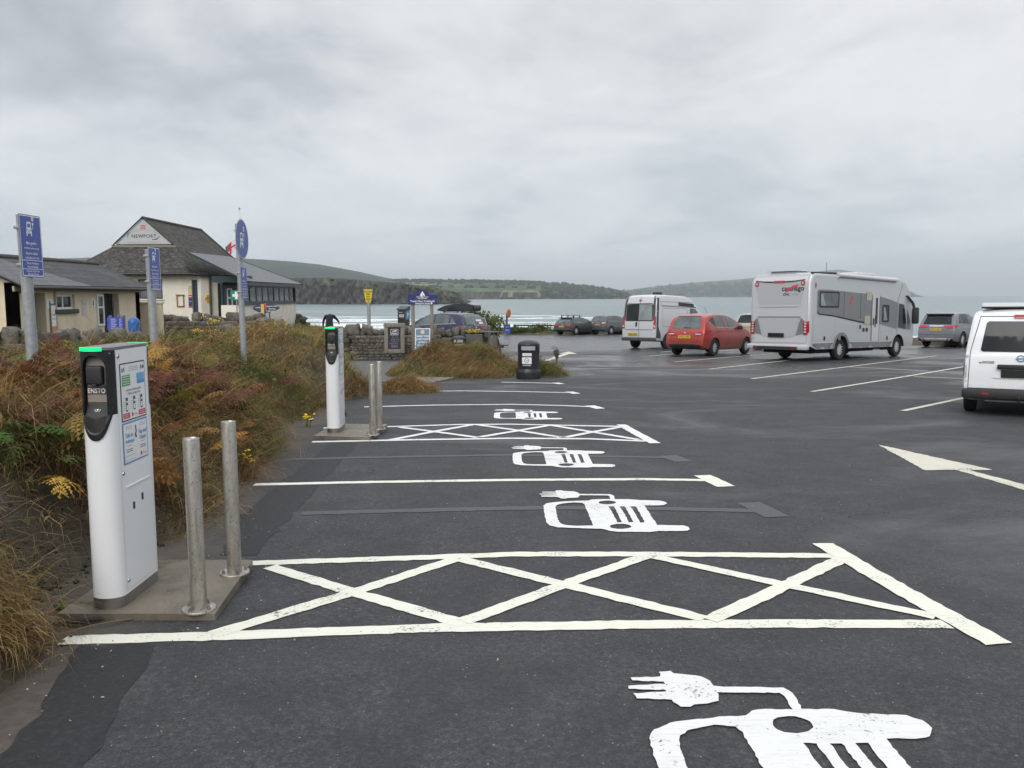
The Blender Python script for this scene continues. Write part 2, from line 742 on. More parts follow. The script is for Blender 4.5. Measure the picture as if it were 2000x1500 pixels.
# ------------------------------------------------------------------ painted markings
def paint(name, c, worn, rough=.62):
    t = NT(name)
    w = t.coord('World')
    n1 = t.noise(w, 60, 5, .7)
    n2 = t.noise(w, 3.2, 6, .65)
    base = t.mix(t.ramp(n2, [(.35, 0), (.75, .30)]), c, tuple(x * .78 for x in c))
    n3 = t.noise(t.coord('World', (1.2, 9, 1)), 6, 5, .7)
    base = t.mix(t.ramp(n3, [(.52, 0), (.72, .38)]), base, tuple(x * .52 for x in c))
    wear = t.math('ADD', t.math('MULTIPLY', n1, .55), t.math('MULTIPLY', n2, .45))
    col = t.mix(t.ramp(wear, [(worn, 0), (worn + .045, .85)]), base, (.06, .06, .058))
    t.base(col).rough(rough)
    t.bump(t.noise(w, 90, 4, .7), .6, .004)
    return t.mat


M_CREAM = paint('cream road paint', (.76, .745, .64), .57)
M_WHITE = paint('fresh white road paint', (.74, .74, .715), .575)
M_OLD = paint('worn cream road paint', (.62, .59, .49), .56)
M_GREY = paint('grey overpaint', (.054, .059, .068), .55, .55)


def rough_loop(lp, step, amp, seed):
    rnd = random.Random(seed)
    out = []
    for i in range(len(lp)):
        a, b = Vector(lp[i]), Vector(lp[(i + 1) % len(lp)])
        L = (b - a).length
        n = max(1, int(L / step))
        for k in range(n):
            p = a.lerp(b, k / n)
            out.append((p.x + rnd.uniform(-amp, amp), p.y + rnd.uniform(-amp, amp)))
    return out


def strip(pts, w):
    """a painted line of width w along world points"""
    P = [Vector(p) for p in pts]
    L, Rr = [], []
    for i, p in enumerate(P):
        d = (P[min(i + 1, len(P) - 1)] - P[max(i - 1, 0)]).normalized()
        n = Vector((-d.y, d.x))
        L.append(tuple(p + n * w / 2))
        Rr.append(tuple(p - n * w / 2))
    return L + Rr[::-1]


def mark(name, loops, mat, lift=.004, amp=.006, step=.05, label=None, seed=1):
    """each loop group is (outer, holes...); all of one marking in one mesh"""
    mb = MB()
    for i, grp in enumerate(loops):
        ls = [rough_loop(lp, step, amp, seed * 31 + i * 7 + k) for k, lp in enumerate(grp)]
        v, f = fill_flat(ls)
        mb.add([(p[0], p[1], plane_z(p[1]) + lift + .00035 * i) for p in v], f)
    o = mb.build(name, mat, park)
    if label:
        o['label'] = label
    return o


def G(pts):
    return [gp(*p) for p in pts]


def line_group(pxs, w):
    return (strip(G(pxs), w),)


# hatched islands in front of the two charging points
mark('hatched_marking', [
    line_group([(121, 1252), (400, 1244), (825, 1228), (1250, 1220.5), (1600, 1219), (1850, 1220)], .108),
    line_group([(250, 1107), (400, 1104), (825, 1090), (1000, 1083.5), (1250, 1083), (1640, 1086.5)], .10),
    line_group([(527, 1108), (720, 1167), (908, 1220)], .098),
    line_group([(415, 1241), (690, 1158), (893, 1092)], .098),
    line_group([(898, 1093), (1120, 1147), (1376, 1210)], .098),
    line_group([(905, 1216), (1110, 1140), (1265, 1086)], .098),
    line_group([(1280, 1089), (1540, 1145), (1826, 1206)], .092),
    line_group([(1386, 1213), (1530, 1147), (1650, 1090)], .098),
    line_group([(1607, 1063), (1700, 1119), (1800, 1176), (1952, 1260)], .135)],
    M_CREAM, seed=2, label='cream hatched box painted beside the nearest charger')
mark('hatched_marking', [
    line_group([(609, 863.5), (800, 859.5), (1000, 856.5), (1150, 857.5), (1262, 862)], .108),
    line_group([(632, 836.5), (770, 833.5), (900, 829.5), (1000, 829), (1214, 833.5)], .10),
    line_group([(782, 835), (860, 845), (932, 855)], .098),
    line_group([(764, 859.5), (850, 843), (926, 829.5)], .098),
    line_group([(928, 829.5), (1010, 841), (1096, 855)], .098),
    line_group([(938, 854), (1010, 842), (1078, 830.5)], .098),
    line_group([(1078, 831.5), (1160, 845), (1248, 859.5)], .098),
    line_group([(1104, 855), (1160, 844), (1214, 834.5)], .098),
    line_group([(1213, 830), (1245, 848), (1279, 866.5)], .135)],
    M_WHITE, seed=3, label='white hatched box painted beside the farther charger')
# bay lines with their short end bars
for i, (pts, cap) in enumerate([
        ([(497, 947), (700, 942.5), (1000, 938), (1250, 936.5), (1390, 938.5)], [(1372, 929), (1418, 951)]),
        ([(711, 795), (850, 791.5), (1000, 790), (1100, 792.5), (1162, 795)], [(1152, 792.6), (1173, 798.6)]),
        ([(834, 764.3), (900, 763.7), (1000, 764.8), (1115, 767.2)], [(1111, 765.2), (1126, 769.2)]),
        ([(979, 746.7), (1030, 747.6), (1088, 749)], [(1084, 747.9), (1097, 750.2)])]):
    mark('bay_line', [line_group(pts, .1), line_group(cap, .17)], M_CREAM if i == 0 else M_WHITE, seed=5 + i)
# blacked-out older lines
mark('old_bay_line', [line_group([(590, 1003), (800, 997.5), (1060, 992), (1250, 993), (1480, 998)], .115),
                      line_group([(1462, 982), (1518, 1010)], .2)], M_GREY, .003, seed=9, label='grey blacked-out bay line under the charging symbol')
mark('old_bay_line', [line_group([(556, 897.5), (700, 894), (1005, 888.5), (1310, 894)], .1),
                      line_group([(1305, 890), (1335, 902)], .2)], M_GREY, .003, seed=10)
# far bays across the lane
for i, pts in enumerate([[(1269, 695.6), (1330, 690)], [(1317.5, 707), (1410, 699), (1512, 690.5)], [(1385, 721), (1490, 709.5), (1615, 695.5)],
                         [(1468, 740), (1640, 718.5), (1829, 695)], [(1586, 765), (1720, 743.5), (1900, 713.5)],
                         [(1764, 802.5), (1830, 788.5), (1960, 761)], [(1655, 716.5), (1730, 720.5), (1812, 725)],
                         [(1785, 736), (1840, 738), (1890, 740)], [(1290, 688), (1340, 683.5)], [(1188, 657), (1235, 655)]]):
    mark('bay_line', [line_group(pts, .1)], M_OLD, seed=20 + i)
# lane arrows
mark('direction_arrow', [(G([(1715, 869), (1806, 919), (1867, 918.3), (2000, 957.5), (2140, 1000), (2150, 986), (2000, 947), (1893, 918.5), (1940, 918.3)]),)],
     M_OLD, amp=.01, seed=40, label='large worn cream lane arrow near the white van')
mark('direction_arrow', [(G([(1062, 704), (1072, 704.5), (1112, 691.6), (1128, 691.5), (1112, 686.8), (1090, 691), (1102, 690.8)]),)],
     M_OLD, amp=.01, seed=41, label='small worn cream lane arrow beyond the black bin')

# charging symbols: a car seen from the front trailing a plug, measured once and repeated
U = [lambda x, y: (1000 + x / 3.3333, 930 + y / 3.3333)][0]


def S(pts):
    return [gp(*U(x, y)) for x, y in pts]


body = S([(205, 195), (225, 182), (290, 172), (420, 165), (500, 163), (520, 156), (560, 154), (640, 154), (760, 154), (830, 160), (960, 163), (995, 170), (1010, 181), (990, 192),
          (960, 195), (862, 195), (945, 322), (1120, 326), (1150, 336), (1157, 348), (1140, 360), (1100, 362), (960, 362), (900, 368), (700, 367), (640, 362), (590, 348), (400, 342), (300, 338),
          (245, 325), (225, 310), (215, 270), (208, 225)])
screen = S([(282, 205), (295, 190), (330, 182), (400, 176), (455, 178), (470, 186), (500, 255), (527, 326), (420, 328), (350, 323), (320, 314), (300, 290), (290, 250)])
lampA = [gp(*U(x, y)) for x, y in oval(621, 176, 57, 12)]
lampB = [gp(*U(x, y)) for x, y in oval(707, 332, 69, 17)]
bars = [S([(628, 201), (663, 201), (690, 250), (715, 305), (688, 306), (660, 255)]),
        S([(700, 201), (735, 201), (762, 250), (790, 304), (762, 306), (735, 255)]),
        S([(772, 201), (805, 201), (835, 250), (865, 305), (835, 308), (805, 255)])]
plug = S([(286, 97), (322, 96), (330, 100), (405, 104), (432, 112), (440, 128), (436, 142), (400, 146), (362, 147), (345, 151), (318, 150), (297, 140), (196, 138), (190, 131), (290, 128),
          (292, 126), (182, 124), (180, 119), (290, 116), (290, 113), (198, 111), (196, 106), (285, 105)])
lead = S([(434, 120), (640, 122), (662, 131), (668, 156), (640, 158), (634, 135), (620, 130), (436, 129)])
cx0, cy0 = gp(*U(600, 250))
SHIFT = lambda lp, dx, dy, sx=1, sy=1: [(cx0 + (x - cx0) * sx + dx, cy0 + (y - cy0) * sy + dy) for x, y in lp]
for i, (dx, dy, sx, sy, lab) in enumerate([
        (.26, -3.62, 1.05, .98, 'white car and plug symbol cut by the bottom of the view'),
        (0, 0, 1, 1, 'white car and plug symbol in the second bay'),
        (-.23, 2.46, 1.02, 1.02, 'white car and plug symbol next to the far hatched box'),
        (-.52, 6.25, 1.0, 1.0, 'farthest white car and plug symbol')]):
    T = lambda lp: SHIFT(lp, dx, dy, sx, sy)
    mark('charging_symbol', [(T(body), T(screen), T(lampA), T(lampB)) + tuple(T(b) for b in bars), (T(plug),), (T(lead),)],
         M_WHITE, lift=.006, amp=.0035, step=.02, seed=50 + i, label=lab)

# reinstated trench along the edge and a concrete apron at the footpath
t = NT('newer asphalt')
w = t.coord('World')
n2 = t.noise(w, 40, 5, .7)
t.base(t.ramp(n2, [(.3, (.008, .0085, .010)), (.55, (.018, .0185, .020)), (.72, (.038, .038, .039)), (.85, (.08, .08, .078))])).rough(.72)
t.bump(t.noise(w, 70, 4, .7), .9, .008)
M_NEW = t.mat
mark('trench_patch', [(G([(643, 866), (702, 866), (640, 930), (522, 1060), (500, 1085), (430, 1085), (466, 1012), (570, 926)]),),
                      (G([(150, 1262), (306, 1262), (240, 1370), (150, 1530), (-60, 1530), (70, 1400)]),)], M_NEW, .0022, amp=.02, step=.1, seed=70,
     label='darker strip of newer asphalt along the verge')

# ================================================================== sea
t = NT('sea water')
w = t.coord('World')
mp = t.n('ShaderNodeMapping')
mp.inputs['Scale'].default_value = (.05, .12, 1)
geo = t.n('ShaderNodeNewGeometry')
t.l(geo.outputs['Position'], mp.inputs['Vector'])
sw = t.noise(mp.outputs[0], 1.0, 7, .62)
mp2 = t.n('ShaderNodeMapping')
mp2.inputs['Scale'].default_value = (.0035, .010, 1)
t.l(geo.outputs['Position'], mp2.inputs['Vector'])
sl = t.noise(mp2.outputs[0], 1.0, 5, .55)
sp = t.n('ShaderNodeSeparateXYZ')
t.l(geo.outputs['Position'], sp.inputs[0])
# rows of breakers near the shore
mp3 = t.n('ShaderNodeMapping')
mp3.inputs['Scale'].default_value = (.012, .055, 1)
t.l(geo.outputs['Position'], mp3.inputs['Vector'])
br = t.noise(mp3.outputs[0], 1.0, 6, .6, .6)
near = t.ramp(t.math('DIVIDE', sp.outputs['Y'], 1000), [(.19, .15), (.235, .08), (.30, .02), (.42, -.16)])
near = t.math('SUBTRACT', near, t.ramp(t.math('DIVIDE', t.math('ADD', sp.outputs['X'], 60), 200), [(.30, 0), (.5, .16)]))
foam = t.ramp(t.math('ADD', br, near), [(.60, 0), (.66, 1)])
seac = t.ramp(sl, [(.3, (.110, .165, .170)), (.55, (.145, .205, .206)), (.75, (.175, .228, .220))])
t.base(t.mix(foam, seac, (.80, .82, .82)))
t.rough(t.mix(foam, .28, .8))
t.b.inputs['IOR'].default_value = 1.33
t.bump(sw, .9, 1.2)
mb = MB()
v, f = [], []
ys = [120, 170, 220, 300, 420, 600, 1000, 2000, 4000, 7000, 11500]
for y in ys:
    v += [(-9000, y, -6.0), (9000, y, -6.0)]
for k in range(len(ys) - 1):
    f.append((2 * k, 2 * k + 1, 2 * k + 3, 2 * k + 2))
mb.add(v, f)
tag(mb.build('sea', t.mat), kind='structure')
# rollers: low ridges of water that carry the foam
t2 = NT('breaking wave foam')
w = t2.coord('World')
t2.base(t2.ramp(t2.noise(w, .8, 6, .65), [(.35, (.42, .50, .52)), (.55, (.80, .82, .82))])).rough(.8)
M_FOAM = t2.mat
rnd = random.Random(5)
mb = MB()
for k in range(30):
    y0 = 198 + (k % 7) * 15 + rnd.uniform(-5, 5)
    x0 = rnd.uniform(-95, 30)
    L = rnd.uniform(10, 46)
    h = rnd.uniform(.25, .6) * (1 - (y0 - 198) / 200)
    n = 16
    v, f = [], []
    for i in range(n + 1):
        s = i / n
        e = math.sin(PI * s) ** .6 * (.75 + .25 * math.sin(i * 2.3 + k))
        x = x0 + L * s
        yy = y0 + math.sin(s * 4 + k) * 1.6
        v += [(x, yy - 1.6 * e, -6.03), (x, yy - .5 * e, -6.03 + h * e), (x, yy + 1.2 * e, -6.03)]
    for i in range(n):
        for j in (0, 1):
            f.append((i * 3 + j, i * 3 + 3 + j, i * 3 + 4 + j, i * 3 + 1 + j))
    mb.add(v, f, smooth=True)
tag(mb.build('surf_foam', M_FOAM), 'white breakers rolling in along the beach', 'surf', kind='stuff')


# ================================================================== the far coast
def coast_mat(name, cliff, topc, fld, sc, rock_scale=.05):
    t = NT(name)
    w = t.coord('World')
    geo = t.n('ShaderNodeNewGeometry')
    sp = t.n('ShaderNodeSeparateXYZ')
    t.l(geo.outputs['True Normal'], sp.inputs[0])
    mp = t.n('ShaderNodeMapping')
    mp.inputs['Scale'].default_value = (1, .6, .28)
    mp.inputs['Rotation'].default_value = (0, R(24), 0)
    t.l(geo.outputs['Position'], mp.inputs['Vector'])
    st = t.noise(mp.outputs[0], rock_scale, 8, .72, .8)
    rock = t.ramp(st, [(.34, tuple(x * .35 for x in cliff)), (.5, cliff), (.60, tuple(min(1, x * 1.8) for x in cliff)), (.70, tuple(min(1, x * 3.4) for x in cliff))])
    n1 = t.noise(w, sc * 3, 6, .6)
    cells = t.n('ShaderNodeTexVoronoi', feature='F1')
    cells.inputs['Scale'].default_value = sc
    mpc = t.n('ShaderNodeMapping')
    mpc.inputs['Scale'].default_value = (1, .45, 0)
    t.l(geo.outputs['Position'], mpc.inputs['Vector'])
    t.l(mpc.outputs[0], cells.inputs['Vector'])
    sc_ = t.n('ShaderNodeSeparateColor')
    t.l(cells.outputs['Color'], sc_.inputs[0])
    field = t.ramp(sc_.outputs[0], [(0, fld[0]), (.34, fld[1]), (.62, fld[2])], 'CONSTANT')
    field = t.mix(t.ramp(n1, [(.40, .9), (.55, .1)]), field, topc)
    veg = t.mix(t.ramp(t.noise(w, sc * 11, 7, .65), [(.42, 0), (.6, .8)]), rock, topc)
    c = t.mix(t.ramp(sp.outputs['Z'], [(.72, 0), (.9, 1)]), t.mix(t.ramp(sp.outputs['Z'], [(.5, 0), (.8, .9)]), rock, veg), field)
    t.base(c).rough(.95)
    t.b.inputs['Specular IOR Level'].default_value = .1
    return t.mat


def coast(name, prof, mat, seed, rows):
    """prof: (px, Y, top px row); rows: fractions (depth, height) inland from the water line"""
    rnd = random.Random(seed)
    cols = []
    for (p0, y0, t0), (p1, y1, t1) in zip(prof[:-1], prof[1:]):
        n = max(2, int(abs(p1 - p0) / 2.5))
        for k in range(n):
            s = k / n
            cols.append((p0 + (p1 - p0) * s, y0 + (y1 - y0) * s, t0 + (t1 - t0) * s))
    cols.append(prof[-1])
    v, f = [], []
    nr = len(rows)
    for ci, (px, Y0, top) in enumerate(cols):
        ang = (px - 1000) / FPX
        for ri, (dep, hf, cliffy) in enumerate(rows):
            Yd = Y0 + dep
            jig = mnoise.noise(Vector((ci * .31, ri * 1.7, seed))) * cliffy
            jig2 = mnoise.noise(Vector((ci * .9, ri * 2.1, seed + 9))) * cliffy * .5
            Yd += (jig + jig2) * Y0 * .012
            H = EYE + (HOR - top) / FPX * (Y0 + rows[-2][0]) + 6.3
            z = -6.3 + H * hf * (1 + .06 * (jig + jig2))
            v.append((ang * (Y0 + dep * .6), Yd, z))
    for c in range(len(cols) - 1):
        for r in range(nr - 1):
            a = c * nr + r
            f.append((a, a + nr, a + nr + 1, a + 1))
    mb = MB()
    mb.add(v, f)
    o = mb.build(name, mat)
    return o, cols


CG = (.030, .046, .020)
FL = [(.075, .135, .038), (.23, .20, .105), (.055, .080, .032)]
mA = coast_mat('near cliffs', (.062, .058, .052), (.040, .046, .026), [(.052, .082, .030), (.045, .058, .028), (.036, .046, .024)], .010, .085)
mB = coast_mat('farmland coast', (.040, .042, .034), (.028, .044, .020), FL, .0065, .03)
mC = coast_mat('distant hills', (.05, .055, .045), (.040, .050, .034), [(.060, .070, .044), (.12, .12, .072), (.048, .058, .040)], .0022, .012)
mD = coast_mat('moorland hill', (.045, .05, .042), (.034, .046, .034), [(.045, .058, .040), (.055, .066, .044), (.036, .046, .036)], .003, .012)
cliff_rows = [(0, 0, 0), (1, .10, .9), (2, .26, .9), (3, .42, .9), (4.2, .58, .9), (5.5, .72, .9), (7, .85, .8), (9, .95, .6), (16, .985, .3), (60, 1, 0), (300, .6, 0)]
o, colsA = coast('cliff', [(380, 690, 541), (565, 705, 545), (640, 705, 544), (690, 705, 547), (725, 700, 550), (745, 702, 551), (790, 712, 555), (850, 720, 562), (893, 725, 571), (900, 728, 582), (912, 730, 590.5)],
                 mA, 3, cliff_rows)
tag(o, kind='structure')
hill_rows = [(0, .04, 0), (200, .45, .2), (500, .75, .3), (800, .94, .2), (1000, 1, 0), (1500, .8, 0)]
o, _ = coast('hill', [(-400, 1300, 514), (0, 1300, 507), (110, 1300, 504), (210, 1300, 501), (300, 1300, 504), (420, 1300, 509), (495, 1300, 513), (560, 1300, 519), (640, 1300, 531), (700, 1310, 542), (745, 1320, 549), (790, 1330, 566)],
             mD, 8, hill_rows)
tag(o, kind='structure')
head_rows = [(0, 0, 0), (3, .12, 1), (14, .36, 1), (40, .47, .8), (110, .56, .4), (240, .78, .3), (420, .97, .1), (520, 1, 0), (800, .7, 0)]
o, colsB = coast('headland', [(730, 1500, 552), (770, 1520, 550.5), (860, 1560, 551), (950, 1600, 552), (1040, 1640, 553.5), (1090, 1680, 556), (1150, 1720, 560), (1200, 1760, 566), (1228, 1790, 572), (1245, 1800, 583)],
                 mB, 12, head_rows)
tag(o, kind='structure')
far_rows = [(0, 0, 0), (10, .30, .6), (60, .5, .4), (250, .66, .2), (700, .88, .1), (1000, 1, 0), (1500, .7, 0)]
o, colsC = coast('far_headland', [(1150, 3600, 573), (1230, 3600, 569), (1290, 3600, 561), (1340, 3600, 556), (1400, 3600, 551), (1470, 3600, 547), (1560, 3700, 539), (1640, 3800, 531), (1690, 3850, 527), (1720, 3850, 531),
                                  (1760, 3850, 549), (1790, 3800, 571), (1802, 3800, 577.5)], mC, 21, far_rows)
tag(o, kind='structure')

# woods along the skyline of the farmland and in its gullies, one mass each
M_WOOD = plain('far woodland', (.022, .036, .018), .95, var=.45, scale=.08, spec=.1, kind='Object')
ico = bmesh.new()
bmesh.ops.create_icosphere(ico, subdivisions=1, radius=1)
ico.verts.ensure_lookup_table()
IV = np.array([q.co[:] for q in ico.verts])
IF = np.array([[q.index for q in fc.verts] for fc in ico.faces])
ico.free()


def wood(name, spots, seed, label):
    rg = np.random.default_rng(seed)
    VV, FF = [], []
    for (x, y, z, r) in spots:
        s = IV * (1 + rg.uniform(-.28, .28, (len(IV), 1))) * np.array([r * rg.uniform(.8, 1.5), r, r * rg.uniform(.6, 1.1)])
        FF.append(IF + len(VV) * len(IV))
        VV.append(s + np.array([x, y, z]))
    o = np_mesh(name, np.concatenate(VV), np.concatenate(FF), M_WOOD)
    tag(o, label, 'woodland', kind='stuff')


rg = np.random.default_rng(4)
sp_ = []
for _ in range(900):
    px = rg.uniform(735, 1236)
    Y0 = np.interp(px, [c[0] for c in colsB], [c[1] for c in colsB])
    top = np.interp(px, [c[0] for c in colsB], [c[2] for c in colsB])
    hid = rg.random()
    if px > 1060 and hid < .70:
        fr = rg.uniform(0.12, 1)
    elif hid < .92:
        fr = rg.uniform(.93, 1.0)
    else:
        fr = rg.choice([.58, .80]) + rg.uniform(-.015, .015)
    dep = np.interp(fr, [r[1] for r in head_rows[:-1]], [r[0] for r in head_rows[:-1]])
    H = (HOR - top) / FPX * (Y0 + 520) + EYE + 6.3
    r = rg.uniform(3, 6.5)
    sp_.append(((px - 1000) / FPX * (Y0 + dep * .6), Y0 + dep, -6.3 + H * fr + r * .3, r))
wood('woodland', sp_, 6, 'dark belt of trees along the skyline of the farmland coast')
sp_ = []
for _ in range(420):
    px = rg.uniform(1215, 1480)
    Y0 = 3600
    top = np.interp(px, [c[0] for c in colsC], [c[2] for c in colsC])
    fr = rg.uniform(.15, .66) if rg.random() < .9 else rg.uniform(.66, .85)
    dep = np.interp(fr, [r[1] for r in far_rows[:-1]], [r[0] for r in far_rows[:-1]])
    H = (HOR - top) / FPX * (Y0 + 1000) + EYE + 6.3
    r = rg.uniform(7, 13)
    sp_.append(((px - 1000) / FPX * (Y0 + dep * .6), Y0 + dep, -6.3 + H * fr + r * .2, r))
wood('woodland', sp_, 7, 'hazy wooded slope of the far headland behind the vans')

# the sea air
t = NT('sea haze')
t.t.nodes.remove(t.b)
pv = t.n('ShaderNodeVolumePrincipled')
pv.inputs['Color'].default_value = (.90, .95, 1.0, 1)
pv.inputs['Density'].default_value = .00019
pv.inputs['Anisotropy'].default_value = .2
t.l(pv.outputs[0], t.out.inputs['Volume'])
mb = MB()
mb.box(-9600, -140, -12, 9600, 11800, 230)
tag(mb.build('haze', t.mat), 'thin grey sea haze over the whole bay', 'haze', kind='stuff')
# ================================================================== verge vegetation
def veg_mat(name, rough=.75, trans=.25):
    t = NT(name)
    at_ = t.n('ShaderNodeAttribute')
    at_.attribute_name = 'tint'
    t.base(at_.outputs['Color']).rough(rough)
    t.b.inputs['Specular IOR Level'].default_value = .25
    tr = t.n('ShaderNodeBsdfTranslucent')
    t.l(at_.outputs['Color'], tr.inputs['Color'])
    mx = t.n('ShaderNodeMixShader')
    mx.inputs[0].default_value = trans
    t.l(t.b.outputs[0], mx.inputs[1])
    t.l(tr.outputs[0], mx.inputs[2])
    t.l(mx.outputs[0], t.out.inputs['Surface'])
    return t.mat


M_GRASS = veg_mat('dry verge grass')
M_FERN = veg_mat('bracken fronds', .8, .3)
M_LEAF = veg_mat('green leaves', .6, .3)
M_PETAL = veg_mat('yellow petals', .6, .3)

STRAW = np.array([(.34, .235, .095), (.27, .185, .070), (.42, .31, .145), (.23, .155, .060)])
OLIVE = np.array([(.150, .150, .040), (.195, .180, .055), (.105, .118, .032), (.24, .205, .075)])
BROWN = np.array([(.215, .118, .050), (.17, .098, .046), (.27, .150, .060), (.14, .085, .042)])
GREEN = np.array([(.070, .120, .026), (.098, .150, .038), (.055, .100, .026)])


def blades(base, lean, length, width, curl, col, nseg=4):
    """arrays of grass blades -> V, F(quads), C"""
    n = len(base)
    yaw = RNG.uniform(0, 2 * PI, n)
    side = np.stack([np.cos(yaw), np.sin(yaw), np.zeros(n)], 1)
    V = np.zeros((n, nseg + 1, 2, 3), np.float32)
    up = np.array([0, 0, 1.0])
    for k in range(nseg + 1):
        s = k / nseg
        a = curl * s                              # bends over more and more towards the tip
        fwd = np.sin(a) * s
        hgt = np.cos(a * .75) * s
        p = base + lean * (fwd * length)[:, None] + up[None] * (hgt * length)[:, None]
        w = width * (1 - s) ** .7 * .5 + .0003
        V[:, k, 0] = p - side * w[:, None]
        V[:, k, 1] = p + side * w[:, None]
    idx = np.arange(n)[:, None] * (2 * (nseg + 1))
    F = np.concatenate([np.concatenate([idx + 2 * k, idx + 2 * k + 1, idx + 2 * k + 3, idx + 2 * k + 2], 1) for k in range(nseg)])
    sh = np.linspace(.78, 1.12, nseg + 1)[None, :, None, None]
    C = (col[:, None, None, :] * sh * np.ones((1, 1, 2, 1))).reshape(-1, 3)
    return V.reshape(-1, 3), F, C


def smooth_noise(x, y, s, seed):
    r = np.random.default_rng(seed)
    out = np.zeros_like(x)
    for k in range(5):
        a, b, c = r.uniform(-1, 1, 2).tolist() + [r.uniform(0, 6)]
        out += np.sin((x * a + y * b) * s * (1 + .5 * k) + c) / (1 + .3 * k)
    return out / 2.2


def grass_zone(x0, x1, y0, y1, n, hmin, hmax, wid, keep, palette, curl=(0.9, 2.3), seed=0, clump=.35):
    rg = np.random.default_rng(seed)
    # tufts: blades share a root, a lean and a colour
    nt = max(1, n // 9)
    tx, ty = rg.uniform(x0, x1, nt), rg.uniform(y0, y1, nt)
    k = keep(tx, ty, rg)
    tx, ty = tx[k], ty[k]
    nt = len(tx)
    m = 9
    ang = rg.uniform(0, 2 * PI, nt)
    d = toe_x(ty) - tx
    down = np.exp(-np.clip(d, 0, None) / .8)
    lx = np.cos(ang) * .8 + down * 1.1 + .25
    ly = np.sin(ang) * .8 - .25
    th = rg.uniform(hmin, hmax, nt) * (.62 + .75 * sm(-.7, .9, smooth_noise(tx, ty, 3.7, 44) + rg.normal(0, .3, nt)))
    tc_ = palette(tx, ty, rg)
    bx = np.repeat(tx, m) + rg.normal(0, clump * .14, nt * m)
    by = np.repeat(ty, m) + rg.normal(0, clump * .14, nt * m)
    bz = land_z(bx, by) - .02
    lean = np.stack([np.repeat(lx, m) + rg.normal(0, .55, nt * m), np.repeat(ly, m) + rg.normal(0, .55, nt * m), np.zeros(nt * m)], 1)
    lean /= np.linalg.norm(lean, axis=1)[:, None] + 1e-6
    L = np.repeat(th, m) * rg.uniform(.65, 1.25, nt * m)
    cu = rg.uniform(*curl, nt * m)
    W = wid * rg.uniform(.6, 1.4, nt * m)
    col = np.repeat(tc_, m, 0) * rg.uniform(.82, 1.5, (nt * m, 1))
    return blades(np.stack([bx, by, bz], 1), lean, L, W, cu, col)


def pick(pal, n, rg):
    return pal[rg.integers(0, len(pal), n)]


def pal_bank(x, y, rg):
    n = len(x)
    d = toe_x(y) - x
    g = smooth_noise(x, y, 1.3, 3) * .5 + rg.normal(0, .28, n)
    b = smooth_noise(x, y, 1.9, 8) * .5 + rg.normal(0, .28, n)
    c = pick(STRAW, n, rg) * .95
    k = g > .02
    c[k] = pick(OLIVE, k.sum(), rg)
    k = (b > .42) | ((d < .4) & (b > .0))
    c[k] = pick(BROWN, k.sum(), rg)
    k = (g > .50)
    c[k] = pick(GREEN, k.sum(), rg) * .9
    return c


def pal_mound(x, y, rg):
    n = len(x)
    c = pick(BROWN, n, rg) * 1.05
    q = smooth_noise(x, y, 3.1, 15) + rg.normal(0, .45, n)
    k = q > .05
    c[k] = pick(STRAW, k.sum(), rg) * .9
    g = smooth_noise(x, y, 2.3, 5) + rg.normal(0, .4, n) - (y - 21) * .35 + (x > .45) * .4
    k = g > .42
    c[k] = pick(OLIVE, k.sum(), rg)
    return c


def on_bank(dmin, dmax, xmin=-99):
    def f(x, y, rg):
        d = toe_x(y) - x
        scarp = (y > 3.75) & (y < 5.1) & (d < .58)
        return (d > dmin) & (d < dmax) & (x > xmin) & ~(scarp & (rg.random(len(x)) < .82))
    return f


def stalks(x0, x1, y0, y1, n, h, wid, seed):
    rg = np.random.default_rng(seed)
    x, y = rg.uniform(x0, x1, n), rg.uniform(y0, y1, n)
    k = (toe_x(y) - x > .3)
    x, y = x[k], y[k]
    n = len(x)
    ln = np.stack([rg.normal(.3, .8, n), rg.normal(0, .8, n), np.zeros(n)], 1)
    ln /= np.linalg.norm(ln, axis=1)[:, None] + 1e-6
    col = np.where(rg.random((n, 1)) < .6, pick(STRAW, n, rg) * 1.25, pick(BROWN, n, rg) * .8)
    return blades(np.stack([x, y, land_z(x, y)], 1), ln, rg.uniform(h * .6, h * 1.4, n), wid * rg.uniform(.7, 1.3, n), rg.uniform(.2, 1.5, n), col)


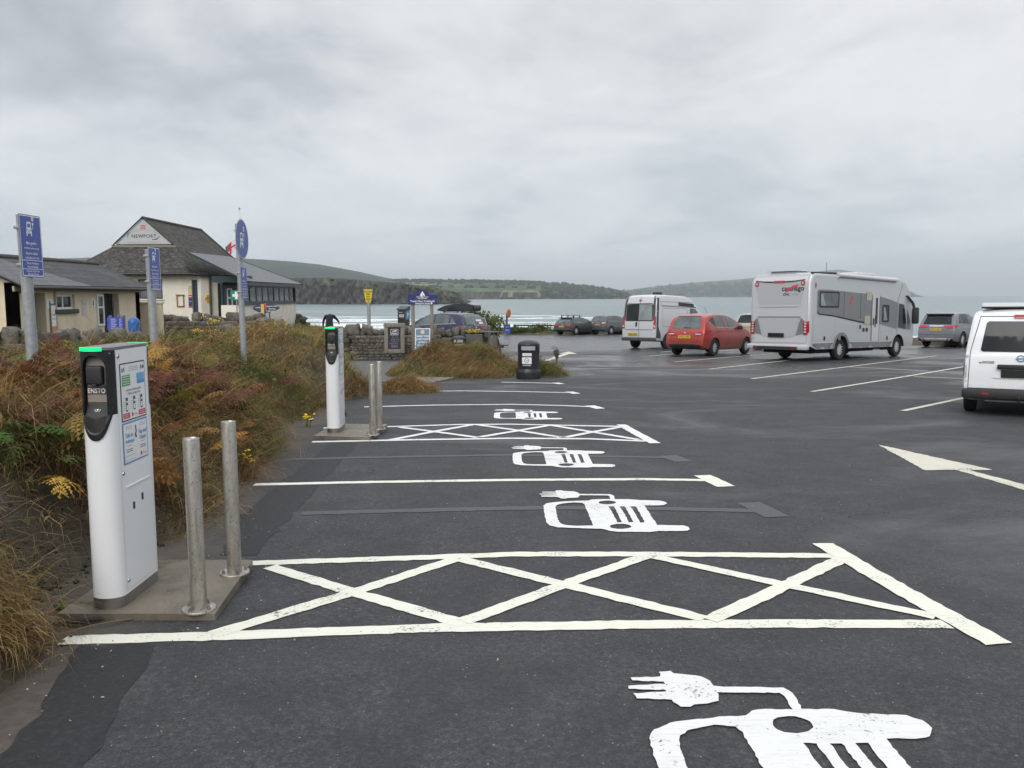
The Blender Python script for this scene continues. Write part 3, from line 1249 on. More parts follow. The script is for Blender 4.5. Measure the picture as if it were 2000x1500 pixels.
parts = [
    stalks(-5, -2.1, 2.5, 6.5, 420, .42, .0045, 61),
    stalks(-7, -2.3, 6.5, 11, 520, .46, .006, 62),
    stalks(-10, -2.8, 11, 18, 500, .5, .008, 63),
    grass_zone(-16.0, -8.0, 8.0, 20.0, 9000, .14, .36, .012, lambda x, y, r: x < 99, pal_bank, seed=14),
    grass_zone(-4.6, -2.12, 2.2, 5.2, 19000, .12, .30, .0042, on_bank(.06, 3.0), pal_bank, seed=1),
    grass_zone(-2.5, -2.16, 3.2, 3.62, 2600, .09, .20, .0036, on_bank(.02, 1.0), lambda x, y, r: pick(np.concatenate([STRAW, BROWN]), len(x), r) * .95, (1.3, 2.7), seed=2),
    grass_zone(-6.5, -2.1, 5.0, 9.0, 30000, .16, .42, .0052, on_bank(.02, 4.2), pal_bank, seed=3),
    grass_zone(-8.0, -2.4, 9.0, 14.0, 34000, .16, .42, .007, on_bank(.02, 4.2), pal_bank, seed=4),
    grass_zone(-9.5, -2.4, 14.0, 20.0, 26000, .18, .42, .010, on_bank(.04, 6.0), pal_bank, seed=5),
    grass_zone(-14.0, -3.6, 20.0, 30.0, 24000, .16, .42, .014, on_bank(.1, 9.0), pal_bank, seed=6),
    grass_zone(-17.0, -6.2, 30.0, 46.0, 20000, .14, .36, .020, on_bank(.25, 11.0), pal_bank, seed=7),
    grass_zone(-5.0, -1.9, -5.0, 2.2, 7000, .16, .38, .006, on_bank(.02, 3.0), pal_bank, seed=8),
    # the dry mound by the bin and the clump at the end of the verge
    grass_zone(-3.3, 1.6, 19.2, 24.2, 42000, .12, .40, .009, lambda x, y, r: mound(x, y) > .075, pal_mound, (1.0, 2.5), seed=9),
    grass_zone(-2.9, -1.4, 15.7, 17.1, 7000, .14, .34, .008, lambda x, y, r: mound(x, y) > .06, lambda x, y, r: pick(np.concatenate([BROWN, STRAW]), len(x), r), (1.3, 2.6), seed=10),
]
# the seaward edge of the car park
def on_edge(x, y, rg):
    e = y - edge_y(x)
    return (e > .15) & (e < 3.2)
parts.append(grass_zone(-9, 36, 30, 73, 30000, .18, .5, .03, on_edge, lambda x, y, r: np.where(r.random((len(x), 1)) < .6, pick(GREEN, len(x), r), pick(np.concatenate([OLIVE, STRAW]), len(x), r)), seed=11))
off = 0
VV, FF, CC = [], [], []
for v, f, c in parts:
    VV.append(v)
    FF.append(f + off)
    CC.append(c)
    off += len(v)
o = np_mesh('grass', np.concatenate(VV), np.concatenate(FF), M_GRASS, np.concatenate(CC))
tag(o, 'long dry grass in straw, olive and brown over the verge and the mound', 'grass', kind='stuff')


# broad leaves pushing through the grass: dock, bramble and ground ivy in patches
def leafage(x0, x1, y0, y1, n, size, thr, keep, seed):
    rg = np.random.default_rng(seed)
    x, y = rg.uniform(x0, x1, n), rg.uniform(y0, y1, n)
    k = keep(x, y, rg) & (smooth_noise(x, y, 2.6, seed) + rg.normal(0, .25, n) > thr)
    x, y = x[k], y[k]
    n = len(x)
    z = land_z(x, y) + rg.uniform(.04, .26, n)
    a = rg.normal(0, 1, (n, 3)) * np.array([1, 1, .45])
    a /= np.linalg.norm(a, axis=1)[:, None]
    b = np.cross(a, np.array([0, 0, 1.0]))
    b /= np.linalg.norm(b, axis=1)[:, None] + 1e-6
    L = (size * rg.uniform(.5, 1.5, n))[:, None]
    c = np.stack([x, y, z], 1)
    up = np.array([0, 0, .25])
    V = np.stack([c - a * L, c + b * L * .5 + up * L, c + a * L - up * L, c - b * L * .5 + up * L], 1)
    F = np.arange(4 * n).reshape(n, 4)
    pal = np.concatenate([GREEN, GREEN * .7, OLIVE, np.array([(.17, .06, .035), (.22, .10, .04)])])
    col = np.repeat(pick(pal, n, rg) * rg.uniform(.6, 1.3, (n, 1)), 4, 0)
    return V.reshape(-1, 3), F, col


off = 0
VV, FF, CC = [], [], []
for v, f, c in (leafage(-5, -2.1, 2.4, 6.5, 7000, .020, .15, on_bank(.05, 4), 71), leafage(-7, -2.3, 6.5, 12, 9000, .026, .15, on_bank(.05, 5), 72),
                leafage(-9, -2.5, 12, 20, 7000, .034, .2, on_bank(.05, 6), 73), leafage(-3.2, 1.5, 19.6, 23.5, 5000, .034, .25, lambda x, y, r: mound(x, y) > .1, 74)):
    VV.append(v)
    FF.append(f + off)
    CC.append(c)
    off += len(v)
tag(np_mesh('undergrowth', np.concatenate(VV), np.concatenate(FF), M_LEAF, np.concatenate(CC)), 'low broad leaved weeds and bramble leaves in patches through the verge grass', 'undergrowth', kind='stuff')


# ------------------------------------------------------------------ bracken
def frond_template(npair, nl, bare=.24, droop=1.0, seed=0):
    rg = np.random.default_rng(seed)
    V, T = [], []

    def tri(a, b, c):
        i = len(V)
        V.extend([a, b, c])
        T.append((i, i + 1, i + 2))

    def rach(s):
        return np.array([s * .80, 0.0, s * (1.02 - .62 * s * droop)])
    for k in range(10):
        a, b = rach(k / 10), rach((k + 1) / 10)
        wv = np.array([0, .006, 0])
        tri(a - wv, a + wv, b + wv * .8)
        tri(a - wv, b + wv * .8, b - wv * .8)
    for k in range(npair):
        u = k / (npair - 1)
        s = bare + (1 - bare) * u
        p = rach(s)
        tg = rach(min(1, s + .05)) - rach(s - .05)
        tg /= np.linalg.norm(tg)
        Lp = (.34 * (1 - u) ** .75 + .02) * rg.uniform(.85, 1.1)
        for sd in (-1, 1):
            dv = tg * .42 + np.array([0, sd, 0]) + np.array([0, 0, rg.uniform(-.30, .1)])
            dv /= np.linalg.norm(dv)
            bend = np.array([0, 0, -1.0]) * rg.uniform(.15, .5)
            nrm = np.cross(dv, tg)
            across = tg - dv * np.dot(tg, dv)
            across /= np.linalg.norm(across)
            for j in range(nl):
                q = j / nl
                a = p + dv * Lp * q + bend * Lp * q * q
                b = p + dv * Lp * (q + .92 / nl) + bend * Lp * (q + .92 / nl) ** 2
                ll = (.070 * (1 - q) ** .8 + .010) * (1 - .55 * u)
                for s2 in (-1, 1):
                    tip = (a + b) / 2 + across * s2 * ll + dv * ll * .35 + np.array([0, 0, rg.uniform(-.012, .012)])
                    tri(a, b, tip)
    return np.array(V), np.array(T)


TEMPL = [frond_template(12, 6, .25, 1.0, 1), frond_template(11, 6, .3, 1.35, 2), frond_template(13, 6, .2, .75, 3), frond_template(10, 5, .3, 1.6, 4)]
TEMPS = [frond_template(8, 3, .28, 1.2, 5), frond_template(8, 3, .3, 1.5, 6)]
RUST = np.array([(.185, .078, .032), (.135, .060, .029), (.235, .105, .040), (.105, .052, .028), (.155, .066, .036), (.27, .145, .055), (.115, .050, .034)])
GOLD = np.array([(.34, .20, .045), (.28, .15, .035), (.24, .16, .045)])
FGRN = np.array([(.075, .115, .028), (.11, .14, .035), (.06, .09, .03)])


def fronds(spots, lite=False):
    VV, FF, CC = [], [], []
    off = 0
    for (x, y, z, yaw, L, pitch, col) in spots:
        tv, tf = (TEMPS if lite else TEMPL)[random.randrange(2 if lite else 4)]
        c, s = math.cos(yaw), math.sin(yaw)
        cp, sp = math.cos(pitch), math.sin(pitch)
        roll = random.uniform(-.5, .5)
        cr, sr = math.cos(roll), math.sin(roll)
        v = tv * L
        v = np.stack([v[:, 0], v[:, 1] * cr - v[:, 2] * sr * .4, v[:, 2] + v[:, 1] * sr], 1)
        v = np.stack([v[:, 0] * cp - v[:, 2] * sp, v[:, 1], v[:, 0] * sp + v[:, 2] * cp], 1)
        v = np.stack([v[:, 0] * c - v[:, 1] * s + x, v[:, 0] * s + v[:, 1] * c + y, v[:, 2] + z], 1)
        VV.append(v)
        FF.append(tf + off)
        off += len(v)
        cc = np.repeat(RNG.uniform(.7, 1.35, len(tf)), 3)[:, None] * np.array(col)[None]
        CC.append(cc)
    return np.concatenate(VV), np.concatenate(FF), np.concatenate(CC)


def bracken_spots(n, x0, x1, y0, y1, dens, Lr, seed):
    rg = random.Random(seed)
    out = []
    while len(out) < n:
        x, y = rg.uniform(x0, x1), rg.uniform(y0, y1)
        d = float(toe_x(np.array([y]))[0]) - x
        if d < .22 or rg.random() > dens(x, y, d):
            continue
        z = land_h(x, y)
        q = float(smooth_noise(np.array([x]), np.array([y]), 1.6, 21)[0]) + rg.gauss(0, .38)
        pal = FGRN if q > .50 else (GOLD if rg.random() < .07 else RUST)
        col = pal[rg.randrange(len(pal))]
        nf = rg.randint(2, 4)
        a0 = rg.uniform(0, 6.28)
        for k in range(nf):
            out.append((x, y, z - .04, a0 + k * 6.28 / nf + rg.uniform(-.6, .6), rg.uniform(*Lr), rg.uniform(-.35, .35), [c * rg.uniform(.8, 1.2) for c in col]))
    return out


def dn(x, y, d):
    base = 1.0 if y < 8 else max(.08, 1 - (y - 8) / 4.5)
    if d < .55:
        base *= .35
    return base * (.65 if d > 2.6 else 1)


S1 = bracken_spots(640, -5.6, -2.4, 4.7, 9.0, dn, (.36, .64), 31)
S2 = bracken_spots(380, -8.0, -2.6, 8.5, 13.5, dn, (.36, .62), 32)
S2 += bracken_spots(230, -8.0, -4.0, 5.0, 10.0, lambda x, y, d: 1.0, (.42, .70), 34)
S3 = bracken_spots(260, -13.0, -4.0, 10.0, 21.0, lambda x, y, d: (.9 if d > 2.2 else .12) * (.12 if (-9.6 < x < -6.0 and 11 < y < 15.4) else 1), (.40, .62), 33)
S3 += bracken_spots(80, -10.4, -7.6, 17.6, 19.3, lambda x, y, d: 1.0, (.42, .68), 36)
v1, f1, c1 = fronds(S1)
v2, f2, c2 = fronds(S2 + S3, True)
o = np_mesh('bracken', np.concatenate([v1, v2]), np.concatenate([f1, f2 + len(v1)]), M_FERN, np.concatenate([c1, c2]))
tag(o, 'mass of rust brown autumn bracken over the verge behind the charger', 'bracken', kind='stuff')

# one frond that has turned bright yellow
x, z = at(118, 812, 5.05)
v, f, c = fronds([(x - .03, 5.05, land_h(x, 5.05) + .04, R(-62), .46, .15, (.58, .36, .07))])
tag(np_mesh('fern_frond', v, f, M_FERN, c), 'single bright yellow fern frond left of the nearest charger', 'fern')


# ------------------------------------------------------------------ ragwort and small weeds
def ragwort(px, py, Y, h, spread, nhead, label, seed):
    rg = random.Random(seed)
    x, z = at(px, py, Y)
    x0, y0 = x, Y
    zg = z - h
    st = MB()
    fl = MB()
    lv = MB()
    r0 = empty('ragwort', (x0, y0, zg), 0, label, 'wildflower', 'ragwort plants in yellow flower')
    for k in range(max(4, nhead // 5)):
        a = rg.uniform(0, 6.28)
        rr = spread * rg.uniform(.1, 1)
        tip = Vector((rr * math.cos(a), rr * math.sin(a) * .7, h * rg.uniform(.75, 1.0)))
        st.tube([(0, 0, 0), tip * .5 + Vector((0, 0, .04)), tip], [.006, .005, .003], 5)
        for q in range(7):
            s = rg.uniform(.15, .85)
            p = tip * s
            d = Vector((rg.uniform(-1, 1), rg.uniform(-1, 1), rg.uniform(-.2, .5))).normalized()
            w = d.cross(Vector((0, 0, 1))).normalized() * .016
            L = rg.uniform(.05, .11)
            lv.add([p, p + d * L * .5 + w, p + d * L, p + d * L * .5 - w], [(0, 1, 2, 3)])
        for q in range(5):
            c = tip + Vector((rg.gauss(0, .035), rg.gauss(0, .03), rg.gauss(0, .018)))
            rad = rg.uniform(.014, .022)
            n = 8
            ring = [c + Vector((rad * math.cos(6.28 * i / n), rad * math.sin(6.28 * i / n), rg.uniform(-.006, .006))) for i in range(n)]
            fl.add([c + Vector((0, 0, .012))] + ring + [c - Vector((0, 0, .012))], [(0, 1 + i, 1 + (i + 1) % n) for i in range(n)] + [(n + 1, 1 + (i + 1) % n, 1 + i) for i in range(n)])
    st.build('stem', M_STEM, r0)
    lv.build('leaves', M_STEM, r0)
    fl.build('blossom', M_YEL, r0)


M_STEM = plain('weed stems', (.075, .115, .03), .7, var=.35)
M_YEL = plain('ragwort petals', (.72, .50, .02), .6, var=.2, spec=.2)
ragwort(470, 884, 7.6, .42, .09, 26, 'yellow ragwort growing behind the nearest steel bollards', 1)
ragwort(599, 806, 11.15, .36, .07, 24, 'small yellow ragwort at the verge foot beside the far charger', 2)
ragwort(386, 641, 15.5, .5, .12, 32, 'yellow ragwort under the terrace wall, left one of the low pair', 3)
ragwort(414, 645, 15.7, .45, .10, 26, 'yellow ragwort under the terrace wall, right one of the low pair', 4)
ragwort(412, 617, 19.0, .75, .22, 36, 'tall yellow ragwort standing up against the terrace wall top', 5)
ragwort(533, 627, 26.0, .5, .5, 80, 'wide yellow ragwort along the end of the terrace wall by the surfboard sign', 6)


def weed(px, py, rad, h, n, label, seed, pal=GREEN, Y=None):
    rg = np.random.default_rng(seed)
    if Y is None:
        x, y = gp(px, py)
        z = plane_z(y)
    else:
        y = Y
        x, z = at(px, py, Y)
    V, F, C = [], [], []
    for k in range(n):
        a = rg.uniform(0, 6.28)
        e = rg.uniform(.15, 1.2)
        d = np.array([math.cos(a) * math.cos(e), math.sin(a) * math.cos(e), math.sin(e) * h / rad])
        L = rad * rg.uniform(.5, 1.05)
        s = np.array([-math.sin(a), math.cos(a), 0]) * L * .2
        p = rg.normal(0, rad * .12, 3) * np.array([1, 1, 0])
        b = len(V)
        V += [p, p + d * L * .55 + s, p + d * L, p + d * L * .55 - s]
        F.append((b, b + 1, b + 2, b + 3))
        C += [pal[rg.integers(0, len(pal))] * rg.uniform(.8, 1.5)] * 4
    o = np_mesh('weed', np.array(V), np.array(F), M_LEAF, np.array(C))
    o.location = (x, y, z)
    tag(o, label, 'weed')


weed(1028, 737, .17, .20, 60, 'bright green weed growing at the foot of the black bin', 1)
weed(118, 1190, .07, .05, 26, 'small green creeping weed on the left corner of the near concrete slab', 2)
weed(672, 812, .10, .08, 30, 'low dark green weed on the verge foot beyond the far charger', 3)
# wiry dead dock on the right tip of the mound
rg = random.Random(3)
mb = MB()
x, y = gp(1087, 716)
for k in range(9):
    a = rg.uniform(0, 6.28)
    b = rg.uniform(.04, .2)
    tip = Vector((b * math.cos(a), b * math.sin(a), rg.uniform(.25, .55)))
    mb.tube([(0, 0, 0), tip * .6, tip], [.006, .005, .003], 4)
    for q in range(10):
        s = rg.uniform(.4, 1)
        p = tip * s
        d = Vector((rg.uniform(-1, 1), rg.uniform(-1, 1), rg.uniform(0, 1))) * .05
        mb.tube([p, p + d], .004, 3)
        mb.box(-.010, -.010, -.010, .010, .010, .010, Matrix.Translation(p + d) @ Matrix.Rotation(q, 4, 'X'))
tag(mb.build('dead_dock', plain('dead dock stalks', (.07, .055, .035), .9, var=.3), loc=(x, y, plane_z(y) + .1)), 'thin wiry dead dock stalks right of the black bin', 'weed')

# clods and roots on the cut face of the bank
rg = np.random.default_rng(77)
VV, FF, CC = [], [], []
k = 0
while k < 260:
    y = rg.uniform(3.6, 5.3)
    d = rg.uniform(-.06, .62)
    x = float(toe_x(np.array([y]))[0]) - d
    r = rg.uniform(.005, .020)
    s = IV * (1 + rg.uniform(-.35, .35, (len(IV), 1))) * r * np.array([1, 1, .7])
    FF.append(IF + k * len(IV))
    VV.append(s + np.array([x, y, max(land_h(x, y), plane_z(y)) + r * .2]))
    CC.append(np.repeat((np.array([(.030, .024, .019)]) * rg.uniform(.5, 1.9)), len(IV), 0))
    k += 1
tag(np_mesh('soil_clods', np.concatenate(VV), np.concatenate(FF), veg_mat('soil clods', .95, 0), np.concatenate(CC)), 'dark crumbled soil on the cut face of the verge', 'soil', kind='stuff')

# loose litter of the verge
t_ = plain('dead wood', (.030, .026, .023), .85, var=.4, bump=.5)
mb = MB()
x0, y0 = gp(105, 1228)
x1, y1 = gp(197, 1216)
mb.tube([(x0, y0, plane_z(y0) + .02), ((x0 + x1) / 2, (y0 + y1) / 2 - .01, plane_z(y0) + .026), (x1, y1, plane_z(y1) + .022)], [.016, .020, .014], 8)
tag(mb.build('stick', t_), 'short thick dark stick lying in front of the near concrete slab', 'stick')
mb = MB()
x0, y0 = gp(108, 1246)
x1, y1 = gp(258, 1213)
mb.tube([(x0, y0, plane_z(y0) + .012), ((x0 + x1) / 2, (y0 + y1) / 2, plane_z(y0) + .02), (x1, y1, plane_z(y1) + .012)], .004, 5)
tag(mb.build('twig', plain('dry twig', (.16, .12, .08), .8)), 'long thin pale twig lying across the near hatched line end', 'twig')
rg = random.Random(17)
mb = MB()
for k in range(260):
    x = rg.uniform(-2.2, 3.4)
    y = rg.uniform(2.6, 9)
    if rg.random() < .55:
        x = rg.gauss(-1.75, .35)
        y = rg.uniform(2.7, 6)
    s = rg.uniform(.003, .010)
    q = [Vector((rg.uniform(-1, 1), rg.uniform(-1, 1), rg.uniform(.2, .9))) * s for _ in range(4)]
    mb.add([Vector((x, y, plane_z(y) + .003)) + p for p in q] + [(x, y, plane_z(y))], [(0, 1, 2), (0, 2, 3), (0, 4, 1), (1, 4, 2), (2, 4, 3), (3, 4, 0)], mi=rg.choice([0, 0, 1]))
tag(mb.build('debris', [plain('shell grit', (.42, .40, .36), .8), plain('dead leaves', (.10, .065, .035), .9)]), 'grit, shell scraps and dead leaves scattered over the asphalt', 'litter', kind='stuff')
# ================================================================== materials for street furniture
M_WPAINT = plain('white powder coat', (.80, .81, .82), .32, var=.03, scale=3, coat=.25)
M_BLACKP = plain('black moulded plastic', (.012, .012, .013), .38, var=.2, scale=30)
M_BLACKR = plain('black rubbery plastic', (.018, .018, .019), .6, var=.2, scale=30)
M_GREYP = plain('grey socket plate', (.23, .215, .185), .5, var=.08)
M_DISP = plain('blank display', (.27, .235, .20), .3, var=.05)
M_WTXT = plain('white lettering', (.80, .80, .80), .5, var=.03)
M_BTXT = plain('black lettering', (.02, .02, .022), .5, var=.1)
M_GLED = plain('lit green status light', (.0, .85, .16), .4, var=.0, emit=1.15)
M_STEEL = plain('plinth steel', (.30, .28, .26), .42, metal=.9, var=.18, scale=9)
M_CHROME = plain('bright lock', (.55, .55, .56), .2, metal=1.0, var=.05)
M_PAPERW = plain('notice white', (.76, .77, .78), .45, var=.03)
M_BLUEN = plain('notice blue', (.10, .27, .55), .45, var=.05)
M_GREEN = plain('notice green', (.10, .36, .12), .45, var=.05)
M_REDN = plain('notice red', (.55, .06, .08), .45, var=.05)
M_SKYB = plain('notice sky blue', (.16, .40, .66), .45, var=.1)
M_GREYT = plain('small grey print', (.36, .37, .40), .6, var=.1)

t = NT('galvanised steel')
v = t.coord('Object')
n1 = t.noise(v, 22, 5, .65)
n2 = t.vor(v, 60)
t.base(t.ramp(n1, [(.3, (.27, .29, .30)), (.7, (.40, .42, .43))]))
t.rough(t.ramp(n2, [(.1, .42), (.6, .58)]))
t.b.inputs['Metallic'].default_value = .45
M_GALV = t.mat

t = NT('weathered stainless steel')
v = t.coord('Object', (1, 1, .25))
v2 = t.coord('Object')
n1 = t.noise(v, 26, 7, .7)
n2 = t.noise(v2, 70, 5, .7)
n3 = t.noise(t.coord('Object', (1, 1, .08)), 40, 4, .6)
c = t.ramp(n1, [(.32, (.30, .275, .235)), (.55, (.47, .445, .40)), (.75, (.60, .58, .53))])
c = t.mix(t.ramp(n2, [(.56, 0), (.70, .8)]), c, (.12, .095, .07))
c = t.mix(t.ramp(n3, [(.55, 0), (.72, .45)]), c, (.20, .17, .13))
t.base(c)
t.b.inputs['Metallic'].default_value = .78
t.rough(t.ramp(n1, [(.3, .52), (.7, .34)]))
t.bump(n2, .12, .002)
M_SS = t.mat

t = NT('damp concrete')
v = t.coord('Object')
n1 = t.noise(v, 4.5, 7, .65)
n2 = t.noise(v, 70, 5, .7)
c = t.ramp(n1, [(.3, (.105, .088, .062)), (.55, (.175, .15, .112)), (.75, (.225, .20, .155))])
c = t.mix(t.ramp(n2, [(.55, 0), (.7, .5)]), c, (.09, .078, .06))
t.base(c)
t.rough(t.ramp(n1, [(.35, .22), (.6, .7)]))
t.bump(n2, .5, .004)
M_CONC = t.mat


# ================================================================== the charging points
def charger_mesh(root):
    W, FL, NO, H = .096, .186, .066, 1.29

    def plan(scale=1.0, n=10):
        pts = []
        for k in range(n + 1):
            a = PI + PI * k / n
            pts.append((W * math.cos(a) * scale, -FL + NO * math.sin(a) * scale))
        for k in range(n + 1):
            a = PI * k / n
            pts.append((W * math.cos(a) * scale, FL + NO * math.sin(a) * scale))
        return pts
    P = plan()
    mb = MB()
    mb.prism(plan(.985), 0, .055, smooth=True)
    pl = mb.build('plinth', M_STEEL, root)
    # white shell: full height between the noses, cut back behind the two black socket housings
    mb = MB()
    n = len(P)
    half = n // 2

    def top_of(x, y):
        if abs(y) <= FL:
            return H - .014
        return .868 + .14 * min(1, (abs(x) / W)) ** 2.6
    lo = [(x, y, .055) for x, y in P]
    hi = [(x, y, top_of(x, y) if 0 < (i % half) < half - 1 else H - .014) for i, (x, y) in enumerate(P)]
    mb.add(lo + hi, [(i, (i + 1) % n, n + (i + 1) % n, n + i) for i in range(n)], smooth=True)
    for sgn in (-1, 1):
        y = sgn * (FL - .012)
        mb.quad((-W + .001, y, .9), (W - .001, y, .9), (W - .001, y, H - .014), (-W + .001, y, H - .014))
    mb.quad((-W, -FL, H - .014), (W, -FL, H - .014), (W, FL, H - .014), (-W, FL, H - .014))
    # door seams on the long sides
    for sx in (-1, 1):
        x = sx * (W + .0012)
        for (y0, z0, y1, z1) in ((-FL + .006, .075, -FL + .0075, 1.26), (FL - .0075, .075, FL - .006, 1.26), (-FL + .006, .0735, FL - .006, .075)):
            mb.quad((x, y0, z0), (x, y1, z0), (x, y1, z1), (x, y0, z1), mi=1)
    mb.build('shell', [M_WPAINT, M_GREYT], root, sharp=35)
    mb = MB()
    mb.prism(plan(1.02), H - .012, H, smooth=True)
    mb.build('top_cover', plain('grey top cover', (.22, .225, .23), .45, metal=.6, var=.15), root)
    for sgn in (-1, 1):
        hs = empty('socket_housing', (0, 0, 0))
        hs.parent = root
        Rm = Matrix.Rotation(0 if sgn < 0 else PI, 4, 'Z')
        mb = MB()
        N = 18
        xs_ = [-W + 2 * W * k / N for k in range(N + 1)]

        def nose(x, s=1.0):
            q = max(0.0, 1 - (x / W) ** 2) ** .5
            return -FL - NO * q * s

        def tongue(x):
            return .842 + .165 * (abs(x) / W) ** 2.6
        # outer lip: a band that runs round the bottom of the housing
        rows = []
        for (dz, s) in ((-.0, 1.06), (.006, 1.13), (.030, 1.13), (.038, 1.05)):
            rows.append([(x * 1.025, nose(x, s) - .002, tongue(x) + dz) for x in xs_])
        for a, b in zip(rows[:-1], rows[1:]):
            mb.add(a + b, [(k, k + 1, N + 2 + k, N + 1 + k) for k in range(N)], Rm, smooth=True)
        # smooth apron under the reader
        rows = []
        for q in range(5):
            s = q / 4
            rows.append([(x * 1.0, nose(x, 1.03 - .12 * s), tongue(x) + .036 + (.950 + .02 * (abs(x) / W) - tongue(x) - .036) * s) for x in xs_])
        for a, b in zip(rows[:-1], rows[1:]):
            mb.add(a + b, [(k, k + 1, N + 2 + k, N + 1 + k) for k in range(N)], Rm, mi=0, smooth=True)
        # cheeks left and right, and the brow
        for sx in (-1, 1):
            xa, xb = sx * W * 1.012, sx * .066
            n_ = 6
            cols = []
            for k in range(n_ + 1):
                x = xa + (xb - xa) * k / n_
                cols.append((x, nose(min(abs(x), W) * (1 if x > 0 else -1), 1.04)))
            lo_ = [(x, y, .965) for x, y in cols]
            hi_ = [(x, y, H - .016) for x, y in cols]
            mb.add(lo_ + hi_, [(k, k + 1, n_ + 2 + k, n_ + 1 + k) for k in range(n_)], Rm, smooth=True)
            yb = cols[-1][1]
            mb.quad((xb, yb, .965), (xb * .93, -FL + .004, .965), (xb * .93, -FL + .004, 1.27), (xb, yb, 1.27), Rm)
            mb.quad((xa, -FL + .002, .965), (xa, cols[0][1], .965), (xa, cols[0][1], H - .016), (xa, -FL + .002, H - .016), Rm)
        arch = []
        for k in range(13):
            x = -.067 + .134 * k / 12
            arch.append((x, 1.195 + .058 * max(0, 1 - (x / .067) ** 2) ** .5))
        lo_ = [(x, nose(x, 1.04), z) for x, z in arch]
        hi_ = [(x, nose(x, 1.04), H - .016) for x, z in arch]
        bk_ = [(x, -FL + .004, z + .004) for x, z in arch]
        mb.add(lo_ + hi_, [(k, k + 1, 14 + k, 13 + k) for k in range(12)], Rm, smooth=True)
        mb.add(bk_ + lo_, [(k, k + 1, 14 + k, 13 + k) for k in range(12)], Rm, smooth=True)
        mb.quad((-.068, -FL + .002, .94), (.068, -FL + .002, .94), (.068, -FL + .002, 1.27), (-.068, -FL + .002, 1.27), Rm)
        # sloping shelf with the card reader
        sh = []
        M_ = 12
        for k in range(M_ + 1):
            x = -.090 + .18 * k / M_
            sh.append((x, nose(x, .93), .948 + .028 * (x / .09) ** 2))
        bk = [(x, -FL - .020, 1.018) for x, y, z in sh]
        mb.add(sh + bk, [(k, k + 1, M_ + 2 + k, M_ + 1 + k) for k in range(M_)], Rm, mi=1, smooth=True)
        for sx, z in ((.084, 1.262), (.084, .985), (-.084, 1.262), (-.084, .985)):
            mb.lathe([(0, -.003), (.0035, -.003), (.0035, .004)], 8, Rm @ Matrix.Translation((sx, nose(sx, 1.04), z)), mi=2, ax='y')
        hb = mb.build('housing', [M_BLACKP, M_BLACKR, M_CHROME], hs)
        mb = MB()
        fr = Rm @ face_frame((0, -FL - .024, 0), (1, 0, 0))
        mb = MB()
        mb.quad((-.060, -FL - .022, .99), (.060, -FL - .022, .99), (.060, -FL - .022, 1.265), (-.060, -FL - .022, 1.265), Rm)
        mb.build('recess', M_BLACKP, hs)
        vv, ff = fill_flat([rrect(-.054, 1.100, .054, 1.244, .02)])
        mb.add([(p[0], p[1], .002) for p in vv], ff, fr)
        mb.build('socket_plate', M_GREYP, hs)
        mb = MB()
        mb.box(-.046, -FL - .058, 1.112, .046, -FL - .022, 1.203, Rm, bev=.010, seg=3)
        mb.box(-.012, -FL - .060, 1.104, .012, -FL - .024, 1.116, Rm, bev=.003)
        mb.build('socket_lid', M_BLACKR, hs)
        mb = MB()
        vv, ff = fill_flat([rrect(-.056, 1.025, .056, 1.062, .003)])
        mb.add([(p[0], p[1], .003) for p in vv], ff, fr)
        mb.build('display', M_DISP, hs)
        mb = MB()
        vv, ff = text_flat('ENSTO', .036, bold=.012, spacing=1.05)
        mb.add([(p[0] * .88 - .003, p[1] * .92 + 1.0795, .004) for p in vv], ff, fr)
        mb.build('lettering', M_WTXT, hs)
        # contactless mark on the shelf
        mb = MB()
        sf = Rm @ face_frame((.004, -FL - .034, .9865), (1, 0, 0), (0, .75, .70))
        for r0 in (.017,):
            vv, ff = fill_flat([oval(0, 0, r0, r0 * .8, 24), oval(0, 0, r0 - .0022, (r0 - .0022) * .8, 24)])
            mb.add([(p[0], p[1], .005) for p in vv], ff, sf)
        vv, ff = fill_flat([[(-.006, -.002), (-.001, -.008), (.008, .002), (.006, .006), (-.008, .005)]])
        mb.add([(p[0], p[1], .005) for p in vv], ff, sf)
        mb.build('reader_mark', M_WTXT, hs)
        mb = MB()
        rows = []
        m_ = 12
        cs = [(-W * 1.03 + 2.06 * W * .78 * k / m_) for k in range(m_ + 1)]
        lo_ = [(x, nose(max(-W, min(W, x)), 1.10) - .001, H - .016) for x in cs]
        hi_ = [(x, y, H + .001) for x, y, z in lo_]
        mb.add(lo_ + hi_, [(k, k + 1, m_ + 2 + k, m_ + 1 + k) for k in range(m_)], Rm, smooth=True)
        mb.build('status_light', M_GLED, hs)
    # notices on the two long sides
    for sx in (1, -1):
        fr = face_frame((sx * (W + .0015), 0, 0), (0, sx, 0))
        n1 = MB()

        def put(loops, lift, mi, mb=n1):
            vv, ff = fill_flat(loops)
            mb.add([(p[0], p[1], lift) for p in vv], ff, fr, mi)

        def txt(s, x, y, size, mi, lift=.0032, bold=0, sxx=1.0, mb=n1):
            vv, ff = text_flat(s, size, bold=bold)
            mb.add([(p[0] * sxx + x, p[1] + y, lift) for p in vv], ff, fr, mi)
        # mats: 0 white 1 frame 2 black 3 green 4 red 5 sky 6 grey 7 navy
        x0, x1, y0, y1 = -.145, .140, .915, 1.205
        put([rrect(x0, y0, x1, y1, .004)], .001, 1)
        put([rrect(x0 + .006, y0 + .006, x1 - .006, y1 - .006, .003)], .0016, 0)
        txt('A', -.105, 1.172, .03, 2, bold=.01)
        txt('B', .095, 1.172, .03, 2, bold=.01)
        put([[(-.128, 1.164), (-.116, 1.164), (-.116, 1.158), (-.106 - .014, 1.172), (-.116, 1.186), (-.116, 1.180), (-.128, 1.180)]], .002, 2)
